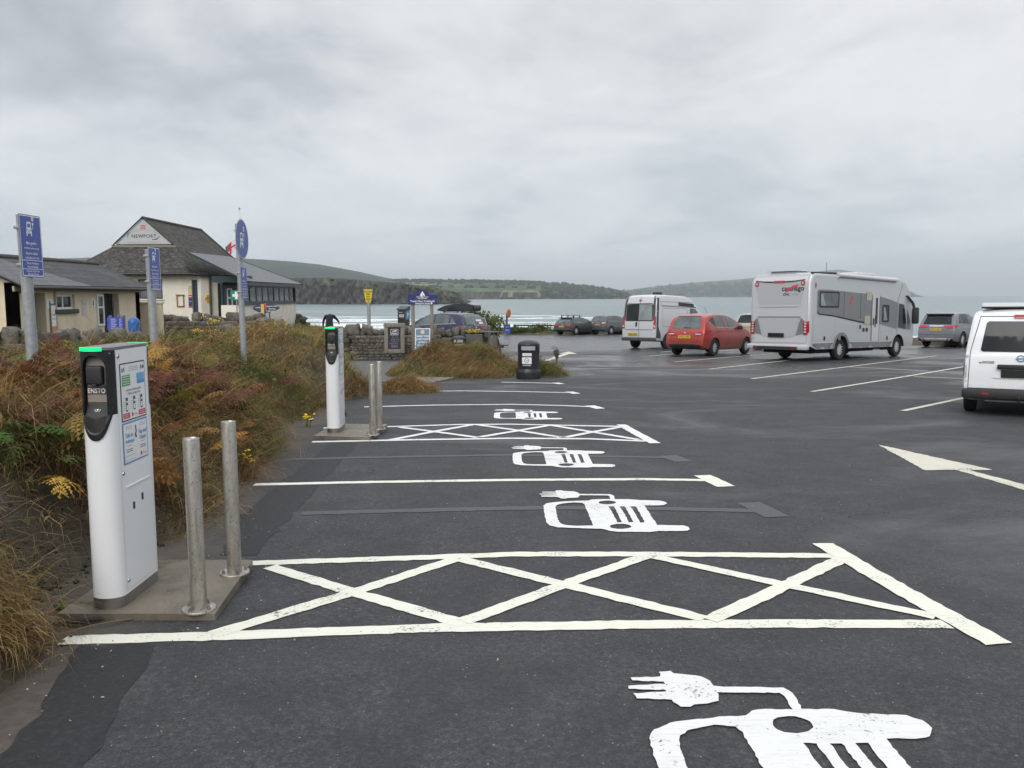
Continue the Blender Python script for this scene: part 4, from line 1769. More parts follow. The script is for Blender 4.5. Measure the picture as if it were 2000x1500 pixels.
        put([[(.112, 1.164), (.120, 1.164), (.120, 1.158), (.130, 1.172), (.120, 1.186), (.120, 1.180), (.112, 1.180)]], .002, 2)
        for k in range(3):
            put([[(-.055, 1.162 + k * .009), (.055, 1.162 + k * .009), (.055, 1.165 + k * .009), (-.055, 1.165 + k * .009)]], .002, 6)
        put([rrect(-.130, 1.090, -.035, 1.145, .002)], .002, 3)
        for k in range(4):
            put([[(-.122, 1.099 + k * .012), (-.045, 1.099 + k * .012), (-.045, 1.102 + k * .012), (-.122, 1.102 + k * .012)]], .0026, 0)
        put([rrect(.040, 1.090, .128, 1.145, .002)], .002, 5)
        put([[(.040, 1.092), (.128, 1.092), (.128, 1.106), (.110, 1.112), (.09, 1.104), (.07, 1.110), (.040, 1.104)]], .0026, 7)
        txt('Dewiswch bwynt gwefru', 0, 1.068, .017, 2)
        txt('Choose charge point', 0, 1.050, .017, 2)
        for k, xx in enumerate((-.085, .0, .085)):
            txt(str(k + 1), xx - .028, 1.030, .014, (3, 6, 4)[k], bold=.01)
            put([rrect(xx - .012, .962, xx + .012, 1.032, .006)], .002, 2)
            put([rrect(xx - .008, 1.005, xx + .008, 1.016, .003)], .0026, 0)
            put([rrect(xx - .008, .968, xx + .008, .995, .006)], .0026, 0)
            for q in range(5):
                put([[(xx - .042, .970 + q * .010), (xx - .016, .970 + q * .010), (xx - .016, .9725 + q * .010), (xx - .042, .9725 + q * .010)]], .002, 6)
        put([rrect(-.132, .928, -.055, .955, .002)], .002, 4)
        put([rrect(.045, .928, .128, .955, .002)], .002, 4)
        for k in range(2):
            for (a, b) in ((-.126, -.075), (.052, .120)):
                put([[(a, .936 + k * .009), (b, .936 + k * .009), (b, .938 + k * .009), (a, .938 + k * .009)]], .0026, 0)
        put([oval(-.025, .941, .010, .011)], .002, 4)
        txt('Draig', .010, .941, .016, 4)
        n1.build('instruction_notice', [M_PAPERW, M_BTXT, M_BTXT, M_GREEN, M_REDN, M_SKYB, M_GREYT, M_BLUEN], root)
        n2 = MB()
        y0, y1 = .700, .908
        put([rrect(x0, y0, x1, y1, .004)], .001, 7, n2)
        put([rrect(x0 + .008, y0 + .008, x1 - .008, y1 - .008, .003)], .0016, 0, n2)
        txt('Talu ac', -.078, .842, .032, 7, bold=.012, mb=n2, sxx=.95)
        txt('Arddangos', -.072, .812, .026, 7, bold=.012, mb=n2, sxx=.9)
        txt('Pay and', .080, .842, .032, 7, bold=.012, mb=n2, sxx=.95)
        txt('Display', .080, .812, .028, 7, bold=.012, mb=n2, sxx=.95)
        put([[(-.006, .880), (.004, .886), (.012, .850), (.004, .835), (.012, .822), (-.004, .815), (-.012, .835), (-.002, .85)]], .002, 2, n2)
        for xx in (-.078, .080):
            for k in range(2):
                put([[(xx - .035, .884 - k * .010), (xx + .035, .884 - k * .010), (xx + .035, .8865 - k * .010), (xx - .035, .8865 - k * .010)]], .002, 6, n2)
                put([[(xx - .035, .768 - k * .010), (xx + .035, .768 - k * .010), (xx + .035, .7715 - k * .010), (xx - .035, .7715 - k * .010)]], .002, 2, n2)
            put([[(xx - .025, .788), (xx + .025, .788), (xx + .025, .7905), (xx - .025, .7905)]], .002, 4, n2)
        put([oval(.055, .728, .010, .011)], .002, 4, n2)
        txt('Draig', .090, .728, .018, 4, mb=n2)
        put([rrect(-.130, .716, -.01, .740, .002)], .002, 5, n2)
        put([rrect(-.128, .718, -.012, .738, .002)], .0024, 0, n2)
        n2.build('parking_notice', [M_PAPERW, M_BTXT, M_BTXT, M_GREEN, M_REDN, M_SKYB, M_GREYT, M_BLUEN], root)
        for z in (1.243, .662, .118):
            mb = MB()
            mb.lathe([(0, .006), (.009, .006), (.0105, 0)], 14, face_frame((sx * W, -sx * (FL - .03) if True else 0, z), (0, sx, 0)))
            mb.build('lock', M_CHROME, root)
        for (yy, z) in ((-.055, .478), (.048, .502)):
            mb = MB()
            mb.box(-.010, -.018, -.001, .010, .018, .002, face_frame((sx * W, sx * yy, z), (0, sx, 0)))
            mb.build('vent', M_BLACKP, root)
        mb = MB()
        mb.box(-.135, -.004, .0, .150, .006, .006, face_frame((sx * W, 0, .585), (0, sx, 0)), bev=.002)
        mb.build('ridge', M_WPAINT, root)


def slab(corners, th, label):
    mb = MB()
    zs = [plane_z(c[1]) for c in corners]
    zt = max(zs) + th
    bm_ = MB()
    bm_.prism([(c[0], c[1]) for c in corners], min(zs) - .02, zt)
    bm = bmesh.new()
    vs_ = [bm.verts.new(p) for p in bm_.v]
    for f in bm_.f:
        bm.faces.new([vs_[i] for i in f])
    bmesh.ops.bevel(bm, geom=[e for e in bm.edges if all(abs(q.co.z - zt) < 1e-5 for q in e.verts)], offset=.008, segments=2, affect='EDGES')
    mb.bm(bm, smooth=False)
    o = mb.build('concrete_plinth', M_CONC)
    tag(o, label, 'concrete base', 'concrete bases of the charging points')
    return zt


z1 = slab([gp(112, 1212), gp(420, 1212), gp(494, 1111), gp(262, 1111)], .035, 'damp concrete base under the nearest white charger')
z2 = slab([gp(612, 858), gp(722, 860.5), gp(757, 838), gp(655, 837)], .04, 'concrete base under the farther white charger')
ch = empty('charging_point', (-2.033, 4.24, z1), 0, 'large white charging point with green light nearest the viewer', 'charger', 'white charging points')
charger_mesh(ch)
ch.scale = (.85, .97, 1.015)
c2 = copy_tree(ch)
c2.location = (-2.235, 10.42, z2)
c2.rotation_euler = (0, 0, R(2))
c2['label'] = 'white charging point with green light standing farther along the verge'


def bollard():
    r0 = empty('bollard', (0, 0, 0), 0, 'x', 'bollard', 'stainless steel bollards guarding the chargers')
    mb = MB()
    mb.lathe([(.0395, .006), (.0395, .862), (.038, .868), (.0365, .868), (.0345, .862), (.0, .864)], 28)
    mb.build('post', M_SS, r0, sharp=50)
    mb = MB()
    mb.lathe([(.041, .012), (.080, .010), (.082, .007), (.082, 0)], 32)
    mb.build('flange', M_SS, r0)
    for k in range(4):
        mb = MB()
        a = PI / 4 + k * PI / 2
        Mx = Matrix.Translation((.062 * math.cos(a), .062 * math.sin(a), .011))
        mb.lathe([(.011, 0), (.011, .002), (.008, .0025)], 12, Mx)
        mb.lathe([(.008, .002), (.008, .012), (0, .012)], 6, Mx, smooth=False)
        mb.lathe([(.004, .012), (.004, .020), (0, .020)], 8, Mx)
        mb.build('bolt', M_STEEL, r0)
    return r0


b0 = bollard()
x, y = gp(389, 1185)
for i, (px, py, z, lab, lean) in enumerate([(389, 1190, z1, 'stainless steel bollard on the near slab, its closer one', -.006), (458.5, 1119, z1, 'stainless steel bollard on the near slab, its far one', -.012),
                                      (728, 849, z2, 'stainless steel bollard on the far slab, its closer one', -.008), (741, 838, z2, 'stainless steel bollard on the far slab, its far one', -.012)]):
    b = b0 if i == 0 else copy_tree(b0)
    # stands on the slab top
    dx, dy, dz = _ray(px, py)
    tt = (z - EYE) / dz
    b.location = (tt * dx, tt * dy, z)
    b.rotation_euler = (0, lean, .4 + i)
    b['label'] = lab


# ================================================================== blue charging signs on posts
M_SBLUE = plain('sign blue', (.050, .090, .36), .38, var=.05, scale=4)
M_SGREY = plain('sign back grey', (.30, .31, .32), .5, metal=.5)


def sign_car(put, cx, cy, s, mi=1, bg=0):
    """the car and plug pictogram"""
    A = lambda lp: [(cx + x * s, cy + y * s) for x, y in lp]
    put([A([(-.42, 0), (-.42, -.62), (-.26, -.62), (-.26, -.38), (.26, -.38), (.26, -.62), (.42, -.62), (.42, 0), (.36, .12), (.32, .56), (.24, .66), (-.24, .66), (-.32, .56), (-.36, .12)]),
         A([(-.24, .16), (.24, .16), (.21, .50), (-.21, .50)]),
         A(oval(-.30, -.08, .07, .10, 12)), A(oval(.30, -.08, .07, .10, 12)),
         A(rrect(-.16, -.10, .16, -.06, .01, 1)), A(rrect(-.16, -.20, .16, -.16, .01, 1)), A(rrect(-.16, -.30, .16, -.26, .01, 1))], mi)
    put([A(oval(.62, .98, .19, .24, 18)), A(oval(.62, .98, .07, .12, 12))], mi)
    put([A([(.52, .62), (.74, .62), (.74, .44), (.66, .34), (.66, .10), (.50, -.02), (.44, .02), (.60, .14), (.60, .34), (.52, .44)])], mi)


def plate(root, M, w, h, lines=True):
    mb = MB()
    vv, ff = fill_flat([rrect(-w / 2, -h / 2, w / 2, h / 2, .018)])
    mb.prism(rrect(-w / 2, -h / 2, w / 2, h / 2, .018), -.004, 0, M, 2)

    def put(loops, mi, lift=.0015):
        v, f = fill_flat(loops)
        mb.add([(p[0], p[1], lift) for p in v], f, M, mi)
    put([rrect(-w / 2, -h / 2, w / 2, h / 2, .018)], 0, .0006)
    b = .007
    put([rrect(-w / 2 + .006, -h / 2 + .006, w / 2 - .006, h / 2 - .006, .014), rrect(-w / 2 + .006 + b, -h / 2 + .006 + b, w / 2 - .006 - b, h / 2 - .006 - b, .009)], 1)
    sign_car(put, -.018, h * .27, .082)
    tx = [('Man gwefru', .022, .030), ('cerbydau trydan yn unig', -.016, .0205), ('Electric vehicle', -.056, .027), ('recharging point only', -.088, .022),
          ('Talu ac Arddangos', -.130, .022), ('Pay and Display', -.157, .023), ('Arhosiad hwyaf 4 awr', -.190, .020), ('Max stay 4 hours', -.211, .021)]
    sc = h / .47
    for s, yy, sz in tx:
        v, f = text_flat(s, sz * sc * 1.05, bold=.012)
        mb.add([(p[0] * .92, p[1] + yy * sc, .0015) for p in v], f, M, 1)
    for yy in (-.108, -.174):
        put([[(-w / 2 + .012, yy * sc - .002), (w / 2 - .012, yy * sc - .002), (w / 2 - .012, yy * sc + .002), (-w / 2 + .012, yy * sc + .002)]], 1)
    return mb.build('sign_plate', [M_SBLUE, M_WTXT, M_SGREY], root)


def sign_post(X, Y, ztop, label, plates, disc=None, zg=None):
    zg = land_h(X, Y) - .15 if zg is None else zg
    r0 = empty('charging_sign', (X, Y, zg), 0, label, 'sign', 'blue electric vehicle bay signs')
    mb = MB()
    mb.lathe([(.042, 0), (.042, ztop - zg - .004), (.038, ztop - zg), (0, ztop - zg)], 20)
    mb.build('post', M_GALV, r0)
    for (zc, w, h, yaw) in plates:
        M = Matrix.Translation((.052, .0, zc - zg)) @ Matrix.Rotation(yaw, 4, 'Z') @ face_frame((0, 0, 0), (0, 1, 0))
        plate(r0, M, w, h)
        for dz in (-h * .3, h * .3):
            mb = MB()
            mb.box(-.046, -.052, -.012, .050, .052, .012, Matrix.Translation((0, 0, zc - zg + dz)), bev=.006)
            mb.build('bracket', M_GALV, r0)
    if disc:
        zc, rad, yaw = disc
        mb = MB()
        M = Matrix.Translation((.052, 0, zc - zg)) @ Matrix.Rotation(yaw, 4, 'Z') @ face_frame((0, 0, 0), (0, 1, 0))
        mb.prism(oval(0, 0, rad, rad, 40), -.004, 0, M, 2)

        def put(loops, mi, lift=.0015):
            v, f = fill_flat(loops)
            mb.add([(p[0], p[1], lift) for p in v], f, M, mi)
        put([oval(0, 0, rad, rad, 40)], 0, .0006)
        put([oval(0, 0, rad - .006, rad - .006, 40), oval(0, 0, rad - .014, rad - .014, 40)], 1)
        sign_car(put, -.03, -.02, .17)
        mb.build('sign_disc', [M_SBLUE, M_WTXT, M_SGREY], r0)
        for dz in (-.12, .12):
            mb = MB()
            mb.box(-.046, -.052, -.012, .050, .052, .012, Matrix.Translation((0, 0, zc - zg + dz)), bev=.006)
            mb.build('bracket', M_GALV, r0)
    return r0


# nearest sign: measured at Y = 6.3
xa, za = at(66, 481, 6.30)
xb, zb = at(66, 424, 6.3)
s1 = sign_post(xa - .055, 6.30, zb + .02, 'blue charging bay sign on the tallest looking grey post at far left', [(za, .285, .462, 0)])
s1.rotation_euler = (0, R(-.7), 0)
xa, za = at(305.5, 525, 9.1)
xb, zb = at(300, 487, 9.1)
s2 = sign_post(xa - .055, 9.1, zb, 'blue charging bay sign on the grey post before the lifeguard building', [(za, .285, .462, 0)])
s2.rotation_euler = (0, R(-.7), 0)
xa, za = at(479, 551.5, 12.2)
xb, zb = at(476, 467, 12.2)
s3 = sign_post(xa - .055, 12.2, zb + .22, 'grey post with a blue charging disc above a small blue plate', [(za, .285, .462, 0)], disc=(zb, .287, 0))
s3.rotation_euler = (0, R(-.6), 0)

# tall white flagpole just behind the third post
xp, zt = at(466.5, 409, 13.4)
xq, zq = at(476, 640, 13.4)
zg = land_h(xq, 13.4) - .1
fp = empty('flagpole', (xq, 13.4, zg), 0, 'tall thin bare white pole rising just behind the disc sign', 'pole')
mb = MB()
mb.tube([(0, 0, 0), (0, 0, (zt - zg) * .45), ((xp - xq) * .35, 0, zt - zg)], [.024, .020, .009], 12)
mb.build('pole', plain('white pole paint', (.74, .73, .70), .45, var=.06), fp)
mb = MB()
mb.lathe([(0, .03), (.012, .022), (.016, .010), (.012, 0), (.008, -.004)], 12, Matrix.Translation(((xp - xq) * .35, 0, zt - zg)))
mb.build('finial', plain('grey finial', (.25, .25, .26), .5), fp)

# ================================================================== the round black litter bin
def litter_bin(name, loc, s, label, rz, stickers=True):
    r0 = empty(name, loc, rz, label, 'litter bin')
    Mx = Matrix.Scale(s, 4)
    mb = MB()
    mb.lathe([(.30, 0), (.305, .02), (.30, .17), (.298, .20), (.272, .235), (.268, .27)], 36, Mx)
    mb.lathe([(.268, .27), (.274, .285), (.262, .29), (.262, .30)], 36, Mx)
    mb.build('base', plain('black bin plastic', (.016, .017, .020), .42, var=.18, scale=9), r0)
    mb = MB()
    mb.lathe([(.262, .30), (.262, .655), (.268, .66), (.268, .672), (.258, .676)], 36, Mx)
    mb.build('body', plain('black bin plastic', (.016, .017, .020), .42), r0)
    mb = MB()
    mb.lathe([(.262, .676), (.266, .69), (.266, .83), (.268, .845), (.252, .875), (.20, .915), (.11, .942), (0, .952)], 36, Mx)
    mb.build('lid', plain('black bin plastic', (.016, .017, .020), .42), r0)
    for k in range(2):
        mb = MB()
        n = 8
        a0 = -PI / 2 + k * PI
        lo, hi = [], []
        for i in range(n + 1):
            a = a0 + (i / n - .5) * 1.35
            lo.append((.2695 * math.cos(a), .2695 * math.sin(a), .715))
            hi.append((.2695 * math.cos(a), .2695 * math.sin(a), .812))
        mb.add(lo + hi, [(i, i + 1, n + 2 + i, n + 1 + i) for i in range(n)], Mx, smooth=True)
        mb.build('opening', plain('grey aperture flap', (.33, .34, .36), .5), r0)
    if stickers:
        def wrap(x0, x1, z0, z1, mb, mi, rad=.2635, seg=6):
            lo, hi = [], []
            for i in range(seg + 1):
                a = -PI / 2 - .12 + (x0 + (x1 - x0) * i / seg) / .262
                lo.append((rad * math.cos(a), rad * math.sin(a), z0))
                hi.append((rad * math.cos(a), rad * math.sin(a), z1))
            mb.add(lo + hi, [(i, i + 1, seg + 2 + i, seg + 1 + i) for i in range(seg)], Mx, mi, True)
        mb = MB()
        wrap(-.115, .115, .575, .645, mb, 0)
        wrap(-.09, .09, .592, .600, mb, 1, .2645)
        wrap(-.07, .07, .615, .622, mb, 1, .2645)
        mb.build('sticker', [M_PAPERW, M_GREYT], r0)
        mb = MB()
        wrap(-.125, .115, .385, .545, mb, 0)
        n = 22
        ring = []
        for (rr) in (.056, .045):
            ring.append([(-PI / 2 - .12 + (rr * math.cos(6.2832 * k / n) - .005) / .262, .468 + rr * math.sin(6.2832 * k / n)) for k in range(n)])
        vv = [(.265 * math.cos(a), .265 * math.sin(a), z) for a, z in ring[0] + ring[1]]
        mb.add(vv, [(k, (k + 1) % n, n + (k + 1) % n, n + k) for k in range(n)], Mx, 1)
        wrap(-.03, .025, .462, .474, mb, 1, .2648)
        wrap(-.11, .10, .345, .356, mb, 0)
        mb.build('sticker', [M_PAPERW, M_BTXT], r0)
    return r0


bx, by = gp(1033, 741)
litter_bin('litter_bin', (bx, by + .3, plane_z(by + .3) - .01), .985, 'round black domed litter bin with white stickers on the mound edge', R(-4))
# ================================================================== building materials
def render_wall(name, c, dirt):
    t = NT(name)
    v = t.coord('Object')
    n1 = t.noise(v, 1.6, 6, .6)
    n2 = t.noise(t.coord('Object', (3, 3, .5)), 2.2, 6, .65)
    n3 = t.noise(v, 22, 4, .7)
    col = t.ramp(n1, [(.3, tuple(x * .86 for x in c)), (.65, c)])
    col = t.mix(t.ramp(n2, [(.52, 0), (.75, .5)]), col, dirt)
    t.base(col).rough(.88)
    t.b.inputs['Specular IOR Level'].default_value = .2
    t.bump(n3, .35, .01)
    return t.mat


M_CREAMW = render_wall('buff painted render', (.74, .64, .48), (.54, .44, .31))
M_WHITEW = render_wall('off white painted render', (.80, .765, .66), (.60, .52, .38))


def slate(name, c, course, width, lich=(.16, .14, .10), lf=.5, contrast=.5, rough=.6):
    """courses of slates; the object's local y runs up the slope and x along it"""
    t = NT(name)
    uv = t.n('ShaderNodeTexCoord').outputs['UV']
    br = t.n('ShaderNodeTexBrick')
    br.offset = .5
    br.inputs['Scale'].default_value = 1
    br.inputs['Brick Width'].default_value = width
    br.inputs['Row Height'].default_value = course
    br.inputs['Mortar Size'].default_value = .016
    br.inputs['Mortar Smooth'].default_value = .1
    br.inputs['Bias'].default_value = 0
    br.inputs['Color1'].default_value = (*[x * (1 - contrast) for x in c], 1)
    br.inputs['Color2'].default_value = (*[min(1, x * (1 + contrast)) for x in c], 1)
    br.inputs['Mortar'].default_value = (*[x * .18 for x in c], 1)
    t.l(uv, br.inputs['Vector'])
    v = t.coord('Object')
    n1 = t.noise(v, 1.1, 7, .7)
    n2 = t.noise(v, 6, 7, .72)
    col = t.mix(t.ramp(n1, [(.35, 0), (.75, .5)]), br.outputs['Color'], tuple(x * .45 for x in c))
    col = t.mix(t.ramp(n2, [(.5, 0), (.68, lf)]), col, lich)
    t.base(col).rough(rough)
    t.bump(t.math('ADD', t.math('MULTIPLY', br.outputs['Fac'], -1.2), n2), .7, .03)
    return t.mat


M_SLATE_OLD = slate('old mossy slates', (.050, .046, .042), .22, .30, (.165, .145, .11), .75, .55, .85)
M_SLATE_DK = slate('dark weathered slates', (.050, .050, .052), .30, .42, (.085, .080, .072), .5, .4, .7)
M_SLATE_NEW = slate('smooth grey slates', (.098, .10, .108), .30, .55, (.12, .12, .125), .3, .12, .5)
M_SLATE_LT = slate('pale grey slates', (.125, .128, .138), .24, .30, (.15, .15, .155), .3, .10, .45)
M_NAVY = plain('dark navy paint', (.012, .020, .034), .4, var=.2)
M_TEAL = plain('dark teal paint', (.012, .045, .055), .4, var=.2)
M_DARK = plain('dark interior', (.008, .008, .009), .9)
M_GUTTER = plain('black gutter', (.014, .014, .015), .45, var=.2)
M_FASCIA = plain('cream fascia', (.42, .36, .27), .6)
M_UPVC = plain('white window frame', (.72, .73, .73), .35, var=.04)


def glass(name, c, rough=.08, spec=.55):
    t = NT(name)
    v = t.coord('Object')
    t.base(t.ramp(t.noise(v, 1.8, 3, .5), [(.35, tuple(x * .55 for x in c)), (.65, c)])).rough(rough)
    t.b.inputs['Specular IOR Level'].default_value = spec
    t.b.inputs['Coat Weight'].default_value = .1
    return t.mat


M_GLASSD = glass('window glass dark', (.035, .040, .045))
M_GLASSL = glass('window glass with curtain', (.19, .20, .20))


def roof_face(name, pts, mat, parent, th=.05, over=None):
    """a slated plane (3-4 points, first edge along the eave); UV in metres"""
    P = [Vector(p) for p in pts]
    ex = (P[1] - P[0]).normalized()
    nrm = (P[1] - P[0]).cross(P[-1] - P[0]).normalized()
    if nrm.z < 0:
        nrm = -nrm
    ey = nrm.cross(ex).normalized()
    n = len(P)
    lo = [p - nrm * th for p in P]
    me = bpy.data.meshes.new(name)
    faces = [tuple(range(n)), tuple(range(n, 2 * n))[::-1]] + [(i, n + i, n + (i + 1) % n, (i + 1) % n) for i in range(n)]
    me.from_pydata([tuple(p) for p in P + lo], [], faces)
    uv = me.uv_layers.new(name='UVMap')
    allp = P + lo
    for lp in me.loops:
        q = allp[lp.vertex_index] - P[0]
        uv.data[lp.index].uv = (q.dot(ex), q.dot(ey))
    me.materials.append(mat)
    o = bpy.data.objects.new(name, me)
    COL.objects.link(o)
    o.parent = parent
    return o


def wall_with_holes(outline, holes, th, M, mat, name, parent):
    """wall face in local x, y with openings; th goes inwards (-z)"""
    mb = MB()
    v, f = fill_flat([outline] + holes)
    mb.add([(p[0], p[1], 0) for p in v], f, M)
    for lp in [outline] + holes:
        n = len(lp)
        mb.add([(p[0], p[1], 0) for p in lp] + [(p[0], p[1], -th) for p in lp], [(i, (i + 1) % n, n + (i + 1) % n, n + i) for i in range(n)], M)
    return mb.build(name, mat, parent)


def window(parent, M, x0, y0, x1, y1, mull=1, frame=.05, depth=-.08, fm=None, gm=None, sill=None, name='window', trans=0):
    fm = fm or M_UPVC
    mb = MB()
    d = depth
    for (a, b, c, e) in ((x0, y0, x0 + frame, y1), (x1 - frame, y0, x1, y1), (x0 + frame, y0, x1 - frame, y0 + frame), (x0 + frame, y1 - frame, x1 - frame, y1)):
        mb.box(a, b, d - .02, c, e, d + .02, M)
    for k in range(1, mull + 1):
        xm = x0 + (x1 - x0) * k / (mull + 1)
        mb.box(xm - frame * .45, y0 + frame, d - .018, xm + frame * .45, y1 - frame, d + .018, M)
    if trans:
        mb.box(x0 + frame, trans - frame * .4, d - .017, x1 - frame, trans + frame * .4, d + .017, M)
    w = mb.build(name, fm, parent)
    mb = MB()
    mb.box(x0 + frame * .5, y0 + frame * .5, d - .010, x1 - frame * .5, y1 - frame * .5, d - .004, M)
    mb.build('pane', gm or M_GLASSD, w)
    if sill:
        mb = MB()
        mb.box(x0 - sill[0], y0 - sill[1], -.02, x1 + sill[0], y0, sill[2], M, bev=.01)
        mb.build('sill', sill[3], w)
    return w


def notice(name, M, w, h, items, label, cat='sign', th=.015, border=None, group=None):
    """small flat sign; items: list of (loops or text, material)"""
    mb = MB()
    mats = []

    def mi(m):
        if m not in mats:
            mats.append(m)
        return mats.index(m)
    for k, it in enumerate(items):
        if it[0] == 'box':
            _, a, b, c, d, m = it
            mb.box(a, b, 0, c, d, th, M, mi(m))
        elif it[0] == 'poly':
            _, loops, m, lift = it
            v, f = fill_flat(loops)
            mb.add([(p[0], p[1], th + lift) for p in v], f, M, mi(m))
        else:
            _, s, x, y, size, m, lift = it
            v, f = text_flat(s, size, bold=.012)
            mb.add([(p[0] + x, p[1] + y, th + lift) for p in v], f, M, mi(m))
    o = mb.build(name, mats)
    return tag(o, label, cat, group)


# ================================================================== buff toilet block
WX = -12.3                                        # its long wall runs straight away from the car park
Y0, Y1 = 20.72, 27.5
ZG, ZE = -.42, 1.82
tb = empty('toilet_block', (0, 0, 0), 0, 'low buff rendered toilet block with dark slate roof at the left edge', 'building')
Mw = face_frame((WX, 0, 0), (0, 1, 0))            # wall face: local x = world y
h1 = [(21.05, ZG), (21.05, 1.55), (23.05 - 1.2, 1.55), (22.05 - .2, ZG)]
doorA = [(20.80, ZG), (21.95, ZG), (21.95, 1.56), (20.80, 1.56)]
win = [(22.42, 1.12), (23.42, 1.12), (23.42, 1.53), (22.42, 1.53)]
doorB = [(25.05, ZG), (26.05, ZG), (26.05, 1.56), (25.05, 1.56)]
wall_with_holes([(Y0, ZG), (Y1, ZG), (Y1, ZE), (Y0, ZE)], [doorA, win, doorB], .32, Mw, M_CREAMW, 'wall', tb)
# gable ends
Mg = face_frame((0, Y0, 0), (1, 0, 0))
RX, RZ = -13.75, 2.53
wall_with_holes([(-15.2, ZG), (WX, ZG), (WX, ZE), (RX, RZ - .12), (-15.2, ZE)], [], .3, Mg, M_CREAMW, 'wall', tb)
Mg2 = face_frame((0, Y1, 0), (-1, 0, 0))
wall_with_holes([(-WX, ZG), (15.2, ZG), (15.2, ZE), (-RX, RZ - .12), (-WX, ZE)], [], .3, Mg2, M_CREAMW, 'wall', tb)
mb = MB()
mb.box(-15.2, Y0 + .31, ZG, -13.2, Y1 - .31, 1.6)
mb.build('lobby', M_DARK, tb)
EX = WX + .26
ze = ZE - .06
roof_face('roof', [(EX, 23.95, ze), (EX, Y1 + .22, ze), (RX, Y1 + .22, RZ), (RX, 22.1, RZ)], M_SLATE_DK, tb)
roof_face('roof', [(EX, Y0 - .25, ze), (EX, 23.95, ze), (RX, 22.1, RZ), (RX, Y0 - .25, RZ)], M_SLATE_NEW, tb)
roof_face('roof', [(-15.5, Y1 + .22, ze), (-15.5, Y0 - .25, ze), (RX, Y0 - .25, RZ), (RX, Y1 + .22, RZ)], M_SLATE_DK, tb)
mb = MB()
mb.tube([(RX, Y0 - .27, RZ + .01), (RX, Y1 + .24, RZ + .01)], .075, 8)
mb.build('ridge', plain('ridge tiles', (.075, .07, .062), .85, var=.4, scale=5), tb)
mb = MB()
mb.tube([(EX + .05, Y0 - .25, ze - .07), (EX + .05, Y1 + .22, ze - .07)], .05, 8)
mb.build('gutter', M_GUTTER, tb)
mb = MB()
mb.box(WX + .001, Y0 - .2, ze - .16, WX + .05, Y1 + .15, ze - .03)
mb.build('fascia', M_FASCIA, tb)
for yv in (Y0 - .25, Y1 + .22):
    mb = MB()
    mb.tube([(EX + .02, yv, ze - .02), (RX, yv, RZ + .0)], .035, 6)
    mb.build('verge', M_GUTTER, tb)
window(tb, Mw, 22.42, 1.12, 23.42, 1.53, 1, .06, -.09, sill=(.09, .12, .07, plain('slate green sill', (.045, .06, .055), .7)), gm=M_GLASSD)
window(tb, Mw, 24.62, .60, 25.02, 1.53, 0, .06, .02, trans=1.15)
mb = MB()
mb.box(20.82, ZG, -.30, 21.93, 1.55, -.26, Mw)
mb.build('door', plain('black painted door', (.018, .018, .02), .5), tb)
mb = MB()
mb.box(25.60, ZG, -.05, 25.66, 1.54, .01, Mw)
mb.box(25.08, ZG, -.30, 26.02, 1.55, -.26, Mw)
mb.build('door', plain('black painted door', (.018, .018, .02), .5), tb)
for yy in (23.25, 24.55):
    mb = MB()
    for k in range(4):
        mb.box(yy - .11, -.02 + k * .075, .002, yy + .11, .025 + k * .075, .014, Mw)
    mb.build('air_brick', plain('terracotta vent', (.20, .15, .09), .8), tb)
mb = MB()
mb.box(22.36, ZG, .0, 22.42, ZE - .15, .05, Mw, bev=.01)
mb.build('downpipe', M_FASCIA, tb)
notice('wall_notice', face_frame((-13.06, Y0 - .001, .93), (1, 0, 0)), .3, .3,
       [('box', -.2, -.18, .2, .18, M_GREYT), ('poly', [[(-.18, -.16), (.18, -.16), (.18, .16), (-.18, .16)]], M_PAPERW, .001),
        ('poly', [[(-.14, .08), (.06, .08), (.06, .12), (-.14, .12)]], M_SKYB, .002), ('poly', [[(0, -.10), (.14, -.10), (.14, -.07), (0, -.07)]], M_BTXT, .002),
        ('poly', [[(-.14, -.02), (.12, -.02), (.12, .01), (-.14, .01)]], M_GREYT, .002)],
       'pale grey and blue notice on the gable end of the toilet block')
notice('noticeboard', Mw @ Matrix.Translation((22.28 - .03, .86, 0)), .3, 1,
       [('box', -.15, -.42, .15, .42, plain('grey green frame', (.10, .13, .11), .6)), ('poly', [[(-.11, -.38), (.11, -.38), (.11, .38), (-.11, .38)]], M_PAPERW, .001),
        ('poly', [[(-.11, -.38), (.11, -.38), (.11, -.18), (-.11, -.18)]], plain('poster pink', (.60, .24, .18), .6), .002),
        ('poly', [[(-.08, .1), (.08, .1), (.08, .14), (-.08, .14)]], M_GREYT, .002), ('poly', [[(-.08, 0), (.08, 0), (.08, .03), (-.08, .03)]], M_GREYT, .002)],
       'tall narrow noticeboard with a pink poster between the toilet door and window', 'noticeboard', .03)
notice('toilet_sign', Mw @ Matrix.Translation((22.12, 1.28, 0)), .3, .3,
       [('box', -.15, -.12, .15, .12, M_PAPERW), ('poly', [oval(0, .06, .028, .028, 12)], M_BTXT, .001), ('poly', [[(-.045, .03), (.045, .03), (.03, -.10), (-.03, -.10)]], M_BTXT, .001)],
       'square white toilet sign with a figure beside the dark left doorway')
notice('toilet_sign', Mw @ Matrix.Translation((24.42, 1.30, 0)), .2, .2,
       [('box', -.10, -.11, .10, .11, M_PAPERW), ('poly', [oval(0, .06, .025, .025, 12)], M_BTXT, .001), ('poly', [[(-.035, .03), (.035, .03), (.03, -.09), (-.03, -.09)]], M_BTXT, .001)],
       'small white toilet sign with a figure left of the half open window')
